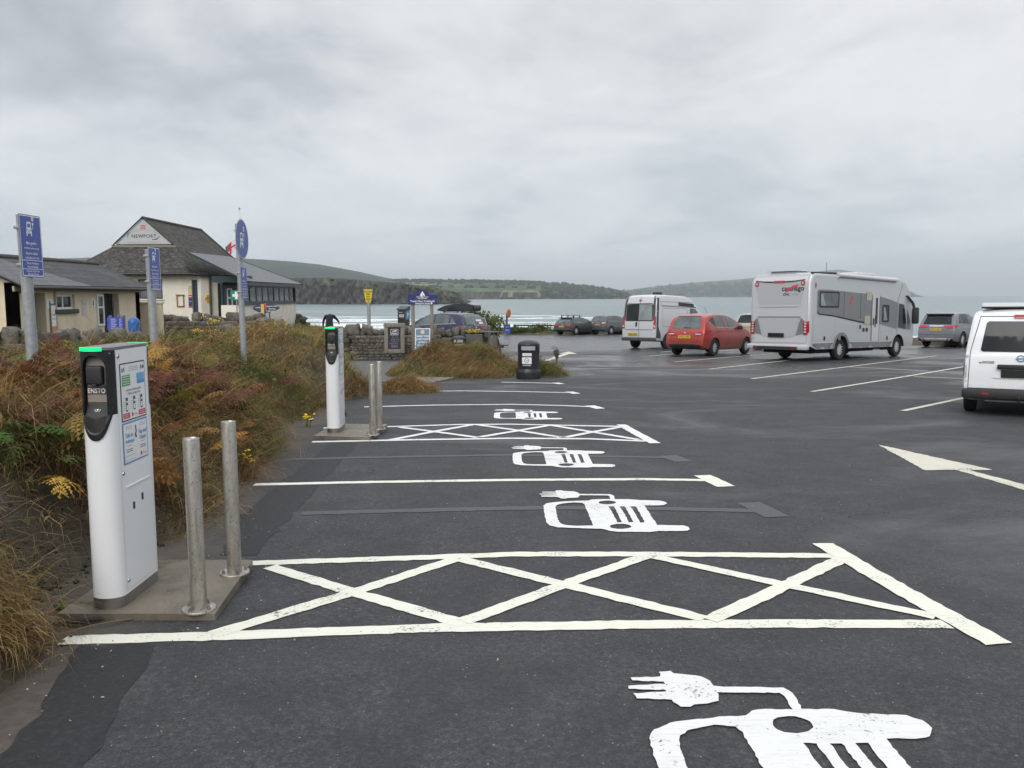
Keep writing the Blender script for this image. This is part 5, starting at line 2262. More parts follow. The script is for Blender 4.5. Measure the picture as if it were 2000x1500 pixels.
notice('wall_notice', Mw @ Matrix.Translation((23.92, 1.16, 0)), .3, .5,
       [('box', -.13, -.22, .13, .22, plain('faded notice', (.50, .50, .50), .6)), ('poly', [[(-.09, .08), (.09, .08), (.09, .12), (-.09, .12)]], M_GREYT, .001)],
       'faded grey notice on the buff wall right of the toilet window')
# buff screen wall at the end of the block
mb = MB()
zt_ = at(260, 590, 27.75)[1]
mb.box(-13.0, 27.75, -.45, -11.72, 27.95, zt_ - .05)
mb.box(-13.05, 27.72, zt_ - .05, -11.68, 27.98, zt_)
tag(mb.build('screen_wall', M_CREAMW), 'low buff rendered wall joined to the far end of the toilet block', 'wall')

# ================================================================== the lifeguard club house
cb = empty('clubhouse', (0, 0, 0), 0, 'white rendered lifeguard clubhouse with mossy hipped slate roof and side conservatory', 'building')
GX, GZ = -18.3, 5.32                               # ridge
EXR, EXL, EZ = -15.25, -21.3, 2.58                 # eaves right / left
YF, YB = 39.7, 49.4                                # front eave, back
ZG = -.25
# front wall, canted corner, entrance
Mf = face_frame((0, 40.15, 0), (1, 0, 0))
winF = [(-18.0, 1.33), (-16.83, 1.33), (-16.83, 2.28), (-18.0, 2.28)]
drF = [(-15.42, ZG), (-15.14, ZG), (-15.14, 2.25), (-15.42, 2.25)]
wall_with_holes([(-21.0, ZG), (-14.98, ZG), (-14.98, 2.5), (-21.0, 2.5)], [winF, drF], .3, Mf, M_WHITEW, 'wall', cb)
window(cb, Mf, -18.0, 1.33, -16.83, 2.28, 0, .07, -.05, fm=plain('blue grey frame', (.035, .055, .085), .5), gm=M_GLASSL, sill=(.06, .06, .06, M_WHITEW))
mb = MB()
mb.box(-15.40, ZG, -.2, -15.16, 2.23, -.14, Mf)
mb.build('door', plain('navy door', (.018, .035, .075), .45), cb)
mb = MB()
mb.add([(-14.98, 40.15, ZG), (-14.1, 40.85, ZG), (-14.1, 40.85, 2.5), (-14.98, 40.15, 2.5)], [(0, 1, 2, 3)])
mb.add([(-14.1, 40.85, ZG), (-14.1, 41.4, ZG), (-14.1, 41.4, 2.5), (-14.1, 40.85, 2.5)], [(0, 1, 2, 3)])
mb.build('wall', M_WHITEW, cb)
# gable wall behind the triangular board and the far gable
mb = MB()
mb.add([(GX - 1.3, 41.9, 4.0), (GX + 1.3, 41.9, 4.0), (GX, 41.9, GZ - .05)], [(0, 1, 2)])
mb.add([(EXL, YB - .1, ZG), (EXR, YB - .1, ZG), (EXR, YB - .1, EZ), (GX, YB - .1, GZ - .05), (EXL, YB - .1, EZ)], [(0, 1, 2, 3, 4)])
mb.add([(EXL + .3, 40.2, ZG), (EXL + .3, YB, ZG), (EXL + .3, YB, EZ), (EXL + .3, 40.2, EZ)], [(0, 1, 2, 3)])
mb.build('wall', M_WHITEW, cb)
hz = 4.02                                            # foot of the gablet
hw = (GZ - hz) * (EXR - GX) / (GZ - EZ)
yg = 41.85
# front skirt, right slope (with the eave cut back at the canted corner), left slope
roof_face('roof', [(EXL, YF, EZ), (EXR - .1, YF, EZ), (GX + hw, yg, hz), (GX - hw, yg, hz)], M_SLATE_OLD, cb)
sl = lambda x: GZ - (x - GX) * (GZ - EZ) / (EXR - GX)
roof_face('roof', [(EXR + .02, 41.6, EZ - .02), (EXR + .02, YB, EZ - .02), (GX, YB, GZ), (GX, yg - .15, GZ), (GX + hw + .02, yg - .15, hz)], M_SLATE_OLD, cb)
roof_face('roof', [(EXR - .1, YF, EZ), (EXR + .02, 41.6, EZ - .02), (GX + hw, yg, hz)], M_SLATE_OLD, cb)
roof_face('roof', [(EXR - .1, YF, EZ + .004), (-13.75, 40.95, 2.44), (-13.9, 41.9, 2.50), (EXR + .02, 41.6, EZ + .004)], M_SLATE_OLD, cb)
roof_face('roof', [(EXL, YB, EZ), (EXL, YF, EZ), (GX - hw, yg, hz), (GX, yg - .15, GZ), (GX, YB, GZ)], M_SLATE_OLD, cb)
mb = MB()
mb.tube([(GX, yg - .18, GZ + .01), (GX, YB + .03, GZ + .01)], .08, 8)
mb.build('ridge', plain('ridge tiles', (.075, .07, .062), .85), cb)
mb = MB()
mb.tube([(GX, YB + .03, GZ + .02), (EXR + .02, YB + .03, EZ)], .06, 6)
mb.build('verge', M_GUTTER, cb)
mb = MB()
mb.tube([(EXL, YF - .05, EZ - .07), (EXR - .1, YF - .05, EZ - .07), (-13.75, 40.9, 2.38)], .06, 8)
mb.build('gutter', M_GUTTER, cb)
mb = MB()
mb.tube([(-14.62, 40.36, 2.4), (-14.62, 40.36, ZG)], .05, 8)
mb.build('downpipe', plain('brown iron downpipe', (.10, .085, .07), .6, var=.3), cb)
# triangular board in the gablet: pale grey with lettering
fr = face_frame((GX, yg - .16, 0), (1, 0, 0))
tri = [(-hw * .98, hz + .02), (hw * .98, hz + .02), (0, GZ - .02)]
mb = MB()
mb.prism(tri, -.03, 0, fr)
def putg(loops, mi, lift=.004):
    v, f = fill_flat(loops)
    mb.add([(p[0], p[1], lift) for p in v], f, fr, mi)
v, f = text_flat('NEWPORT', .24, bold=.012, spacing=1.1)
mb.add([(p[0] + .02, p[1] + hz + .40, .004) for p in v], f, fr, 1)
putg([[(-.80, hz + .34), (-.78, hz + .56), (-.64, hz + .58), (-.74, hz + .54), (-.77, hz + .34)]], 1)
putg([[(.42, hz + .22), (.66, hz + .24), (.80, hz + .40), (.76, hz + .40), (.64, hz + .28), (.42, hz + .25)]], 1)
v, f = text_flat('CLWB ACHUB BYWYD TREFDRAETH', .105)
mb.add([(p[0], p[1] + hz + .10, .004) for p in v], f, fr, 2)
v, f = text_flat('NEWPORT SURF LIFESAVING CLUB', .105)
mb.add([(p[0] * .82, p[1] + hz + .72 - .35 * (p[0] * .82) ** 2, .004) for p in v], f, fr, 2)
putg([[(-.15, GZ - .42), (.15, GZ - .42), (.12, GZ - .36), (-.12, GZ - .36)]], 3)
putg([[(-.12, GZ - .53), (.12, GZ - .53), (.15, GZ - .47), (-.15, GZ - .47)]], 3)
mb.build('gable_board', [plain('pale grey board', (.47, .48, .49), .6, var=.05), M_BTXT, M_GREYT, M_REDN], cb)
mb = MB()
mb.box(-hw - .15, hz - .13, -.02, hw + .15, hz - .02, .04, fr)
mb.build('fascia', plain('mossy gutter board', (.22, .21, .15), .8), cb)
for sx in (-1, 1):
    mb = MB()
    mb.tube([(GX + sx * (hw + .06), yg - .2, hz - .02), (GX, yg - .2, GZ + .03)], .035, 6)
    mb.build('verge', M_GUTTER, cb)
# conservatory along the right flank
CX, CZ, CY0, CY1 = -12.35, 2.15, 38.3, 47.6
roof_face('roof', [(CX + .3, CY0 - .15, CZ), (CX + .3, CY1 + .5, CZ), (-15.5, 46.0, 3.62), (-15.4, 39.9, 3.55)], M_SLATE_LT, cb)
mb = MB()
mb.tube([(CX + .3, CY0 - .16, CZ - .03), (-15.4, 39.86, 3.52)], .045, 6)
mb.build('verge', M_NAVY, cb)
mb = MB()
mb.tube([(CX + .3, CY1 + .52, CZ - .03), (-15.5, 46.03, 3.6)], .05, 6)
mb.build('verge', M_GUTTER, cb)
mb = MB()
mb.box(CX - .02, CY0 - .1, CZ - .20, CX + .27, CY1 + .4, CZ - .06)
mb.build('eave_board', M_NAVY, cb)
Mc = face_frame((CX, 0, 0), (0, 1, 0))
SILL = 1.05
mb = MB()
mb.box(CX - .3, CY0, ZG - .4, CX, CY1, SILL)
mb.box(-13.4, CY0 + .02, ZG - .4, CX - .31, CY0 + .3, SILL)
mb.build('wall', M_WHITEW, cb)
mb = MB()
mb.box(CX - .28, CY0 - .04, SILL, CX + .06, CY1 + .04, SILL + .09)
mb.build('sill', M_NAVY, cb)
npn = 9
for k in range(npn):
    a = CY0 + .15 + (CY1 - CY0 - .3) * k / npn
    b = CY0 + .15 + (CY1 - CY0 - .3) * (k + 1) / npn
    window(cb, Mc, a, SILL + .09, b, CZ - .18, 0, .085, -.06, fm=M_NAVY, gm=M_GLASSL if k % 4 != 0 else M_GLASSD)
for y in (CY0 + .075, CY1 - .075):
    mb = MB()
    mb.box(CX - .15, y - .075, SILL + .09, CX + .01, y + .075, CZ - .1)
    mb.build('corner_post', M_NAVY, cb)
mb = MB()
mb.box(CX - .3, CY1 - .1, SILL + .09, -15.3, CY1 - .02, CZ - .1)
mb.build('end_wall', M_NAVY, cb)
# glazed porch front with the navy door
Mp = face_frame((0, 39.6, 0), (1, 0, 0))
mb = MB()
mb.box(-14.22, 2.12, -.2, CX - .02, 2.42, .03, Mp)
mb.build('porch_beam', M_TEAL, cb)
mb = MB()
mb.box(-14.02, ZG, -1.0, -13.42, 1.98, -.9, Mp)
mb.build('door', M_NAVY, cb)
dd = kids(cb)[-1]
mb = MB()
v, f = fill_flat([rrect(-13.86, .95, -13.58, 1.85, .05), rrect(-13.80, 1.02, -13.64, 1.35, .05), rrect(-13.80, 1.42, -13.64, 1.78, .05)])
mb.add([(p[0], p[1], -.895) for p in v], f, Mp)
mb.build('door_panel', plain('pale door tracery', (.42, .44, .45), .5), dd)
mb = MB()
mb.box(-14.15, ZG, -1.02, -14.03, 2.12, -.86, Mp)
mb.box(-13.41, ZG, -1.02, -13.33, 2.12, -.86, Mp)
mb.build('door_frame', M_TEAL, cb)
mb = MB()
mb.box(-13.32, ZG, -.95, CX - .32, .78, -.55, Mp)
mb.build('wall', plain('grey porch wall', (.22, .22, .21), .8), cb)
window(cb, Mp, -13.30, .78, -12.70, 2.10, 1, .07, -.55, fm=M_TEAL, gm=M_GLASSD)
mb = MB()
mb.box(-15.3, ZG, -3.0, -12.5, 2.1, -1.05, Mp)
mb.build('lobby', M_DARK, cb)

notice('rusty_frame', Mf @ Matrix.Translation((-15.98, 1.26, 0)), .4, .6,
       [('box', -.17, -.30, -.145, .27, plain('rusty steel', (.36, .15, .05), .8, var=.3)), ('box', .145, -.30, .17, .27, plain('rusty steel', (.36, .15, .05))),
        ('box', -.20, .24, .20, .285, plain('rusty steel', (.36, .15, .05))), ('box', -.17, -.30, .17, -.255, plain('rusty steel', (.36, .15, .05)))],
       'empty rusty metal frame fixed to the white clubhouse wall', 'frame', .07)
notice('safety_sign', Mf @ Matrix.Translation((-15.52 + .015, 1.24, 0)), .2, .6,
       [('box', -.09, -.33, .09, .30, M_REDN), ('poly', [[(-.09, -.26), (.09, -.26), (.09, .14), (-.09, .14)]], plain('dark blue sign', (.03, .045, .10), .5), .001),
        ('poly', [[(-.06, .19), (.06, .19), (.06, .22), (-.06, .22)]], M_WTXT, .002), ('poly', [[(-.05, -.05), (.05, -.05), (.05, 0), (-.05, 0)]], M_SKYB, .002)],
       'narrow red and navy safety sign on the clubhouse wall left of the blue door')
notice('wall_notice', Mf @ Matrix.Translation((-15.52 + .015, 1.78, 0)), .2, .3,
       [('box', -.085, -.19, .085, .19, plain('yellowed notice', (.55, .47, .22), .6))], 'small yellowed notice above the red and navy sign')
Ma = face_frame((-14.75, 40.33, 1.36), (.782, .623, 0))
notice('bell', Ma, .3, .5, [('box', -.06, -.16, .06, .16, plain('yellow plastic box', (.62, .42, .04), .5)), ('box', -.13, -.06, .13, .06, plain('yellow plastic box', (.62, .42, .04))),
                              ('poly', [oval(0, 0, .05, .05, 12)], plain('bell centre', (.35, .22, .03), .5), .002)],
       'yellow bell shaped box beside the clubhouse downpipe', 'alarm bell', .06)

# ------------------------------------------------------------------ flag behind the ridge
fx, fz = at(461, 462, 52)
fg = empty('flag', (fx, 52, -.2), 0, 'red and white ensign flying from a white pole behind the clubhouse roof', 'flag')
mb = MB()
mb.tube([(0, 0, 0), (0, 0, fz + .2)], .05, 8)
mb.build('pole', plain('white pole paint', (.74, .73, .70), .45), fg)
fw, fh = .66, .75
mb = MB()
nxx, nzz = 18, 12
V_, F_, Mi = [], [], []
for j in range(nzz + 1):
    for i in range(nxx + 1):
        s, q = i / nxx, j / nzz
        V_.append((-.05 - s * fw, .10 * math.sin(s * 7 + q) * s, fz + .2 - .15 - q * fh - s * .48 + .05 * math.sin(s * 6)))
for j in range(nzz):
    for i in range(nxx):
        s, q = (i + .5) / nxx, (j + .5) / nzz
        m = 1 if (.42 < q < .60 or .40 < s < .55) else (2 if (s > .55 and q < .42) else 0)
        a = j * (nxx + 1) + i
        mb.add([V_[a], V_[a + 1], V_[a + nxx + 2], V_[a + nxx + 1]], [(0, 1, 2, 3)], mi=m)
mb.build('ensign', [plain('flag white', (.62, .60, .60), .8), plain('flag red', (.50, .035, .06), .8), plain('flag dark quarter', (.16, .10, .13), .8)], fg)

# green cross sign before the porch
gx_, gz_ = at(462, 577, 37.0)
gs = empty('first_aid_sign', (gx_, 37.0, -.3), 0, 'green first aid cross sign on a thin post before the clubhouse porch', 'sign')
mb = MB()
mb.tube([(0, 0, 0), (0, 0, gz_ + .2)], .03, 8)
mb.build('post', M_GALV, gs)
mb = MB()
fr = face_frame((0, -.035, gz_ + .3), (1, 0, 0))
mb.box(-.26, -.22, -.01, .26, .22, .0, fr)
v, f = fill_flat([[(-.06, -.17), (.06, -.17), (.06, -.06), (.17, -.06), (.17, .06), (.06, .06), (.06, .17), (-.06, .17), (-.06, .06), (-.17, .06), (-.17, -.06), (-.06, -.06)]])
mb.add([(p[0], p[1], .003) for p in v], f, fr, 1)
mb.build('sign_plate', [plain('safety green', (.0, .22, .13), .5), M_WTXT], gs)

# surfboard shaped name board
sx_, sz_ = at(521, 603, 36.0)
sb = empty('surfboard_sign', (sx_, 36.0, -.2), 0, 'navy surfboard shaped sign on posts before the white conservatory wall', 'sign')
mb = MB()
fr = face_frame((0, 0, sz_ + .2), (1, 0, 0))
n = 20
up = [(-.62 + 1.2 * k / n, .22 * math.sin(PI * (k / n) ** .8) ** .75 + .04 * (k / n)) for k in range(n + 1)]
dn = [(-.62 + 1.2 * k / n, -.20 * math.sin(PI * (k / n) ** .9) ** .8 + .04 * (k / n)) for k in range(n + 1)]
ol = dn + up[::-1][1:-1]
mb.prism(ol, -.03, 0, fr)
for (tx, x, y, s_) in (('achub', -.38, .05, .09), ('Newport Surf', .18, .11, .095), ('Lifesaving', .22, .0, .08), ('Trefdraeth', .14, -.10, .085)):
    v, f = text_flat(tx, s_, bold=.01)
    mb.add([(p[0] + x, p[1] + y, .004) for p in v], f, fr, 1)
v, f = fill_flat([[(-.25, -.22), (-.12, -.22), (-.12, .20), (-.25, .20)]])
mb.add([(p[0], p[1], .004) for p in v], f, fr, 2)
v, f = fill_flat([[(-.10, -.02), (-.02, -.02), (-.02, .25), (-.10, .25)]])
mb.add([(p[0], p[1], .005) for p in v], f, fr, 3)
mb.build('board', [plain('board navy', (.035, .040, .085), .5), M_WTXT, plain('board yellow', (.62, .48, .08), .5), M_REDN], sb)
for xx in (-.10, .10):
    mb = MB()
    mb.tube([(xx, .05, 0), (xx, .05, sz_ + .1 if xx > 0 else sz_ + .55)], .025, 8)
    mb.build('post', M_GUTTER, sb)

# ================================================================== dry stone walls
t = NT('lichened field stone')
v = t.coord('Object')
n1 = t.noise(v, 2.2, 7, .7)
n2 = t.noise(v, 13, 6, .7)
rndn = t.vor(v, 3.4, 'F1', 'Color')
ss = t.n('ShaderNodeSeparateColor')
t.l(rndn, ss.inputs[0])
c = t.ramp(ss.outputs[0], [(0, (.075, .070, .062)), (.4, (.125, .115, .098)), (.75, (.17, .155, .128)), (1, (.10, .088, .08))])
c = t.mix(t.ramp(n2, [(.45, 0), (.62, .75)]), c, (.055, .05, .044))
c = t.mix(t.ramp(n1, [(.52, 0), (.68, .55)]), c, (.26, .235, .16))
t.base(c).rough(.92)
t.bump(n2, .8, .03)
M_STONE = t.mat
M_MORTAR = plain('dark wall core', (.030, .027, .024), .95, var=.4, scale=6, kind='Object')

# a stone: a rounded, dented block
_bm = bmesh.new()
bmesh.ops.create_cube(_bm, size=1)
bmesh.ops.subdivide_edges(_bm, edges=_bm.edges[:], cuts=2, use_grid_fill=True)
_bm.verts.ensure_lookup_table()
ST_V = np.array([q.co[:] for q in _bm.verts])
ST_F = np.array([[q.index for q in f.verts] for f in _bm.faces])
_bm.free()
_n = ST_V / np.linalg.norm(ST_V, axis=1)[:, None]
ST_V = ST_V * .62 + _n * .30


class Stones:
    def __init__(self, seed):
        self.V, self.F, self.k, self.r = [], [], 0, np.random.default_rng(seed)

    def add(self, c, size, rot=(0, 0, 0), jit=.10):
        v = ST_V * (1 + self.r.uniform(-jit, jit, (len(ST_V), 1))) + self.r.uniform(-.03, .03, ST_V.shape)
        v = v * np.array(size)
        m = np.array((Matrix.Rotation(rot[2], 3, 'Z') @ Matrix.Rotation(rot[1], 3, 'Y') @ Matrix.Rotation(rot[0], 3, 'X')))
        self.V.append(v @ m.T + np.array(c))
        self.F.append(ST_F + self.k)
        self.k += len(ST_V)

    def build(self, name, parent):
        return np_mesh(name, np.concatenate(self.V), np.concatenate(self.F), M_STONE, parent=parent, smooth=True)


def stone_wall(name, path, zb, ztop, th, label, course=(.10, .2), length=(.16, .42), cope=None, seed=1, both=True):
    """path: list of (x, y); zb/ztop: heights at the path's ends or callables of s"""
    rg = random.Random(seed)
    r0 = empty(name, (path[0][0], path[0][1], 0), 0, label, 'stone wall')
    ox, oy = path[0]
    P = [Vector((p[0] - ox, p[1] - oy)) for p in path]
    L = [0]
    for a, b in zip(P[:-1], P[1:]):
        L.append(L[-1] + (b - a).length)

    def pos(s):
        for i in range(len(P) - 1):
            if s <= L[i + 1] or i == len(P) - 2:
                u = (s - L[i]) / (L[i + 1] - L[i])
                d = (P[i + 1] - P[i]).normalized()
                return P[i].lerp(P[i + 1], u), d
    tot = L[-1]
    S = Stones(seed)
    core = MB()
    nseg = max(2, int(tot / .5))
    for k in range(nseg):
        p, d = pos(tot * k / nseg)
        q, d2 = pos(tot * (k + 1) / nseg)
        n1 = Vector((-d.y, d.x)) * (th * .5 - .05)
        za, zb_ = ztop(tot * k / nseg / tot) - .05, zb(tot * k / nseg / tot)
        zc, zd = ztop((k + 1) / nseg) - .05, zb((k + 1) / nseg)
        vs_ = []
        for (pp, z) in ((p - n1, zb_), (q - n1, zd), (q + n1, zd), (p + n1, zb_), (p - n1, za), (q - n1, zc), (q + n1, zc), (p + n1, za)):
            vs_.append((pp.x, pp.y, z))
        core.add(vs_, [(0, 3, 2, 1), (4, 5, 6, 7), (0, 1, 5, 4), (1, 2, 6, 5), (2, 3, 7, 6), (3, 0, 4, 7)])
    core.build('core', M_MORTAR, r0)
    for side in ((-1, 1) if both else (-1,)):
        h = 0.0
        row = 0
        while True:
            ch_ = rg.uniform(*course)
            s = -rg.uniform(0, .2)
            any_ = False
            while s < tot:
                ln = rg.uniform(*length)
                sc = min(max(s + ln / 2, 0.02), tot - .02)
                z0, z1 = zb(sc / tot), ztop(sc / tot)
                zz = z0 + h + ch_ / 2
                if zz + ch_ * .3 < z1:
                    any_ = True
                    p, d = pos(sc)
                    nn = Vector((-d.y, d.x)) * side * (-1)
                    c = p + nn * (-1) * 0
                    off_ = Vector((d.y, -d.x)) * (th * .5 - .06) * (1 if side < 0 else -1)
                    S.add((c.x + off_.x, c.y + off_.y, zz), (ln * 1.04, .24, ch_ * 1.10), (rg.uniform(-.08, .08), rg.uniform(-.07, .07), math.atan2(d.y, d.x)), .08)
                s += ln
            h += ch_
            row += 1
            if not any_ or row > 30:
                break
    S.build('stonework', r0)
    if cope:
        C = Stones(seed + 5)
        s = 0.05
        while s < tot - .05:
            w = rg.uniform(*cope[0])
            hh = rg.uniform(*cope[1])
            p, d = pos(s + w / 2 if s + w / 2 < tot else tot - .01)
            z1 = ztop(min(1, (s + w / 2) / tot))
            C.add((p.x, p.y, z1 + hh * .42), (w, th * rg.uniform(.5, .85), hh), (rg.uniform(-.2, .2), rg.uniform(-.35, .35), math.atan2(d.y, d.x) + rg.uniform(-.3, .3)), .16)
            s += w * rg.uniform(.85, 1.5)
        C.build('coping', r0)
    return r0


# wall behind the first sign, in front of the toilets
xa, _ = at(-60, 690, 15.2)
xb, _ = at(300, 670, 18.6)
za = at(60, 672, 15.6)[1]
zb2 = at(240, 672, 17.8)[1]
stone_wall('garden_wall', [(xa, 15.2), (at(60, 690, 15.6)[0], 15.6), (at(240, 670, 17.8)[0], 17.8), (xb, 18.6)], lambda s: -.2, lambda s: za + (zb2 - za) * s, .4,
           'rough stone wall with upright coping stones in front of the toilet block', (.10, .20), (.2, .55), ((.16, .36), (.14, .34)), 5)
# terrace wall before the clubhouse
xa, z_ = at(300, 630, 29.5)
xb, _ = at(470, 628, 30.0)
xc, zc = at(548, 642, 31.0)
xd, zd = at(562, 655, 31.3)
tz = at(380, 628, 29.7)[1]
stone_wall('terrace_wall', [(xa - .8, 29.4), (xb, 30.0), (xc, 31.0), (xd + .3, 31.3)], lambda s: -.35, lambda s: tz - .42 * float(sm(.72, 1.0, s)), .5,
           'long mossy stone terrace wall with coping stones before the clubhouse', (.10, .2), (.2, .5), ((.2, .5), (.16, .34)), 9)
# rubble bank and stub wall
xa, za = at(568, 603, 47.9)
stone_wall('stub_wall', [(xa - .2, 48.1), (at(590, 610, 47.2)[0], 47.4)], lambda s: -.6, lambda s: za - .35 - .35 * s, .6, 'short dark stone wall stub at the right end of the conservatory', (.14, .26), (.2, .45), ((.25, .5), (.16, .3)), 13)
# wall by the footpath with the boards
wz = at(700, 649, 29.6)[1]
xw0, _ = at(686, 670, 28.6)
xw1, _ = at(950, 670, 30.2)
stone_wall('car_park_wall', [(xw0 - .25, 29.9), (xw0, 28.8), (at(760, 670, 28.9)[0], 28.95), (xw1, 30.2)], lambda s: -.85 + .0 * s, lambda s: wz - .16 * s, .5,
           'stone wall with jagged coping stones behind the cafe board', (.07, .15), (.10, .28), ((.10, .26), (.14, .36)), 17)

# a few loose boulders under the terrace wall
for i, (px, py, Y, w, h, lab) in enumerate([(455, 654, 24.0, .75, .42, 'pale boulder with a dark hollow left of the disc sign post'), (500, 646, 25.5, .8, .5, 'grey tilted boulder right of the disc sign post'),
                                           (536, 650, 27.0, .9, .35, 'long low grey boulder near the terrace wall end')]):
    S = Stones(40 + i)
    x, z = at(px, py, Y)
    S.add((0, 0, 0), (w, .5, h), (.2, .3 * (-1) ** i, .5), .2)
    o = S.build('boulder', None)
    o.location = (x, Y, z)
    tag(o, lab, 'boulder')

# blue information boards and the round blue bin behind the verge
bx0, bz0 = at(212, 645, 19.6)
bx1, bz1 = at(258, 619, 20.2)
ib = empty('information_board', (bx0, 19.7, -.35), R(4), 'low double blue information board in the bracken before the toilets', 'information board')
mb = MB()
W2 = bx1 - bx0
for (a, b) in ((-.06, W2 * .62), (W2 * .66, W2 * 1.05)):
    mb.box(a, -.02, bz0 + .35, b, .02, bz1 + .35)
mb.build('panel', plain('board blue', (.055, .085, .40), .4, var=.1), ib)
mb = MB()
fr = face_frame((0, -.022, .35), (1, 0, 0))
for (a, b) in ((.02, W2 * .58), (W2 * .70, W2 * .95)):
    for k in range(6):
        y = bz0 + (bz1 - bz0) * (.12 + .14 * k)
        e = b - (b - a) * (.0, .3, .1, .4, .15, .25)[k]
        v, f = fill_flat([[(a, y), (e, y), (e, y + .022), (a, y + .022)]])
        mb.add([(p[0], p[1], 0) for p in v], f, fr)
mb.build('print', plain('pale blue print', (.30, .34, .62), .5), ib)
for xx in (0, W2 * .64, W2):
    mb = MB()
    mb.box(xx - .035, -.0, 0, xx + .035, .06, bz1 + .40, bev=.01)
    mb.build('post', plain('board post', (.06, .06, .20), .5), ib)
cx_, cz_ = at(262, 632, 20.6)
tag_o = MB()
tag_o.lathe([(.14, -.9), (.14, .02), (.132, .07), (.10, .12), (.06, .145), (0, .155)], 24)
db = tag_o.build('blue_bin', plain('bin blue', (.012, .11, .36), .35, var=.1), loc=(cx_ - .0, 20.6, cz_))
tag(db, 'round topped bright blue bin at the right end of the blue boards', 'bin')

# ================================================================== boards and posts by the footpath
M_WOODG = None
t = NT('weathered timber')
v = t.coord('Object', (6, 6, .6))
n1 = t.noise(v, 5, 6, .7)
t.base(t.ramp(n1, [(.3, (.13, .115, .095)), (.55, (.22, .20, .17)), (.75, (.30, .28, .245))])).rough(.85)
t.bump(n1, .4, .008)
M_WOODG = t.mat

# caffi board in its heavy timber frame
YC = 27.6
xl, zt_ = at(684 + 66.5, 631, YC)
xr, zb_ = at(824 - 33.5, 692, YC)
cfb = empty('cafe_board', ((xl + xr) / 2, YC, zb_), 0, 'dark cafe menu board in a heavy weathered timber frame', 'menu board')
w2, hh = (xr - xl) / 2, zt_ - zb_
for (a, b, c, d) in ((-w2, 0.05, -w2 + .125, hh - .14), (w2 - .125, 0.05, w2, hh - .14)):
    mb = MB()
    mb.box(a, -.06, b, c, .06, d, bev=.012)
    mb.build('post', M_WOODG, cfb)
for (a, b, c, d) in ((-w2 - .02, hh - .14, w2 + .02, hh), (-w2 + .126, .04, w2 - .126, .17)):
    mb = MB()
    mb.box(a, -.065, b, c, .065, d, bev=.012)
    mb.build('rail', M_WOODG, cfb)
mb = MB()
mb.box(-w2 + .126, -.01, .17, w2 - .126, .02, hh - .14)
fr = face_frame((0, -.012, 0), (1, 0, 0))
mb.box(-w2 + .145, .19, 0, w2 - .145, hh - .16, .004, fr, 1)
bt = hh - .30
v, f = fill_flat([rrect(-.125, bt - .10, .125, bt + .10, .005, 1), rrect(-.115, bt - .09, .115, bt + .09, .005, 1)])
mb.add([(p[0], p[1], .006) for p in v], f, fr, 2)
for (s_, y, z_) in (('caffi', bt + .035, .095), ('Mawr', bt - .045, .085)):
    v, f = text_flat(s_, z_, bold=.02)
    mb.add([(p[0], p[1] + y, .006) for p in v], f, fr, 2)
for k, (a, b) in enumerate((('Te', 'Coffi'), ('Cawl', 'Brecwast'), ('Cacen', 'Lunch'), ('Hufen Ia', 'Ices'), ('Pasti', 'Rolls'))):
    v, f = text_flat(a, .062)
    mb.add([(p[0] - .055, p[1] + bt - .17 - k * .072, .006) for p in v], f, fr, 3)
    v, f = text_flat(b, .055)
    mb.add([(p[0] + .065, p[1] + bt - .17 - k * .072, .006) for p in v], f, fr, 3)
v, f = text_flat('Dydd da', .06)
mb.add([(p[0], p[1] + .25, .006) for p in v], f, fr, 3)
mb.build('menu_panel', [plain('dark red board edge', (.075, .022, .025), .6), plain('blackboard', (.022, .022, .030), .6), M_WTXT, plain('chalk', (.30, .33, .38), .8)], cfb)

# national park sign on two posts
YS = 28.0
xl, zt_ = at(797, 566, YS)
xr, zb_ = at(854, 595, YS)
zg_ = -.72
xm = (xl + xr) / 2
ps = empty('beach_sign', (xm, YS, zg_), 0, 'navy arched beach name sign with white diamond emblem on two wooden posts', 'sign')
w2 = (xr - xl) / 2
H = lambda py: at(825, py, YS)[1] - zg_
top, sh_, sp_a, sp_b, bot = H(566), H(575.5), H(584.5), H(585.5), H(595)
arch = [(-w2, sp_a), (w2, sp_a), (w2, sh_), (w2 * .50, sh_)] + [(w2 * .46 * math.cos(a), sh_ + (top - sh_) * math.sin(a)) for a in np.linspace(.15, PI - .15, 14)] + [(-w2 * .50, sh_), (-w2, sh_)]
fr = face_frame((0, -.07, 0), (1, 0, 0))
mb = MB()
mb.prism(arch, -.02, 0, fr)
mb.prism([(-w2, bot), (w2, bot), (w2, sp_b), (-w2, sp_b)], -.02, 0, fr)
cyd = sh_ - .02
dm = [(-.085, cyd), (0, cyd - .14), (.085, cyd), (0, cyd + .14)]
v, f = fill_flat([dm])
mb.add([(p[0], p[1], .004) for p in v], f, fr, 1)
v, f = fill_flat([[(-.012, cyd + .06), (.03, cyd + .0), (.05, cyd - .02), (.02, cyd - .08), (.02, cyd - .02)]])
mb.add([(p[0], p[1], .006) for p in v], f, fr, 2)
for (s_, x, y, z_) in (('Parc Cenedlaethol', -w2 * .56, cyd - .055, .050), ('Arfordir Penfro', -w2 * .56, cyd - .105, .050), ('Pembrokeshire Coast', w2 * .58, cyd - .055, .046), ('National Park', w2 * .58, cyd - .105, .050),
                       ('Traeth Mawr Trefdraeth', 0, bot + .115, .082), ('Newport Sands', -.02, bot + .042, .078)):
    v, f = text_flat(s_, z_, bold=.022)
    mb.add([(p[0], p[1] + y, .004) for p in v], f, fr, 1)
v, f = fill_flat([rrect(w2 * .56, bot + .012, w2 * .68, bot + .072, .008)])
mb.add([(p[0], p[1], .004) for p in v], f, fr, 1)
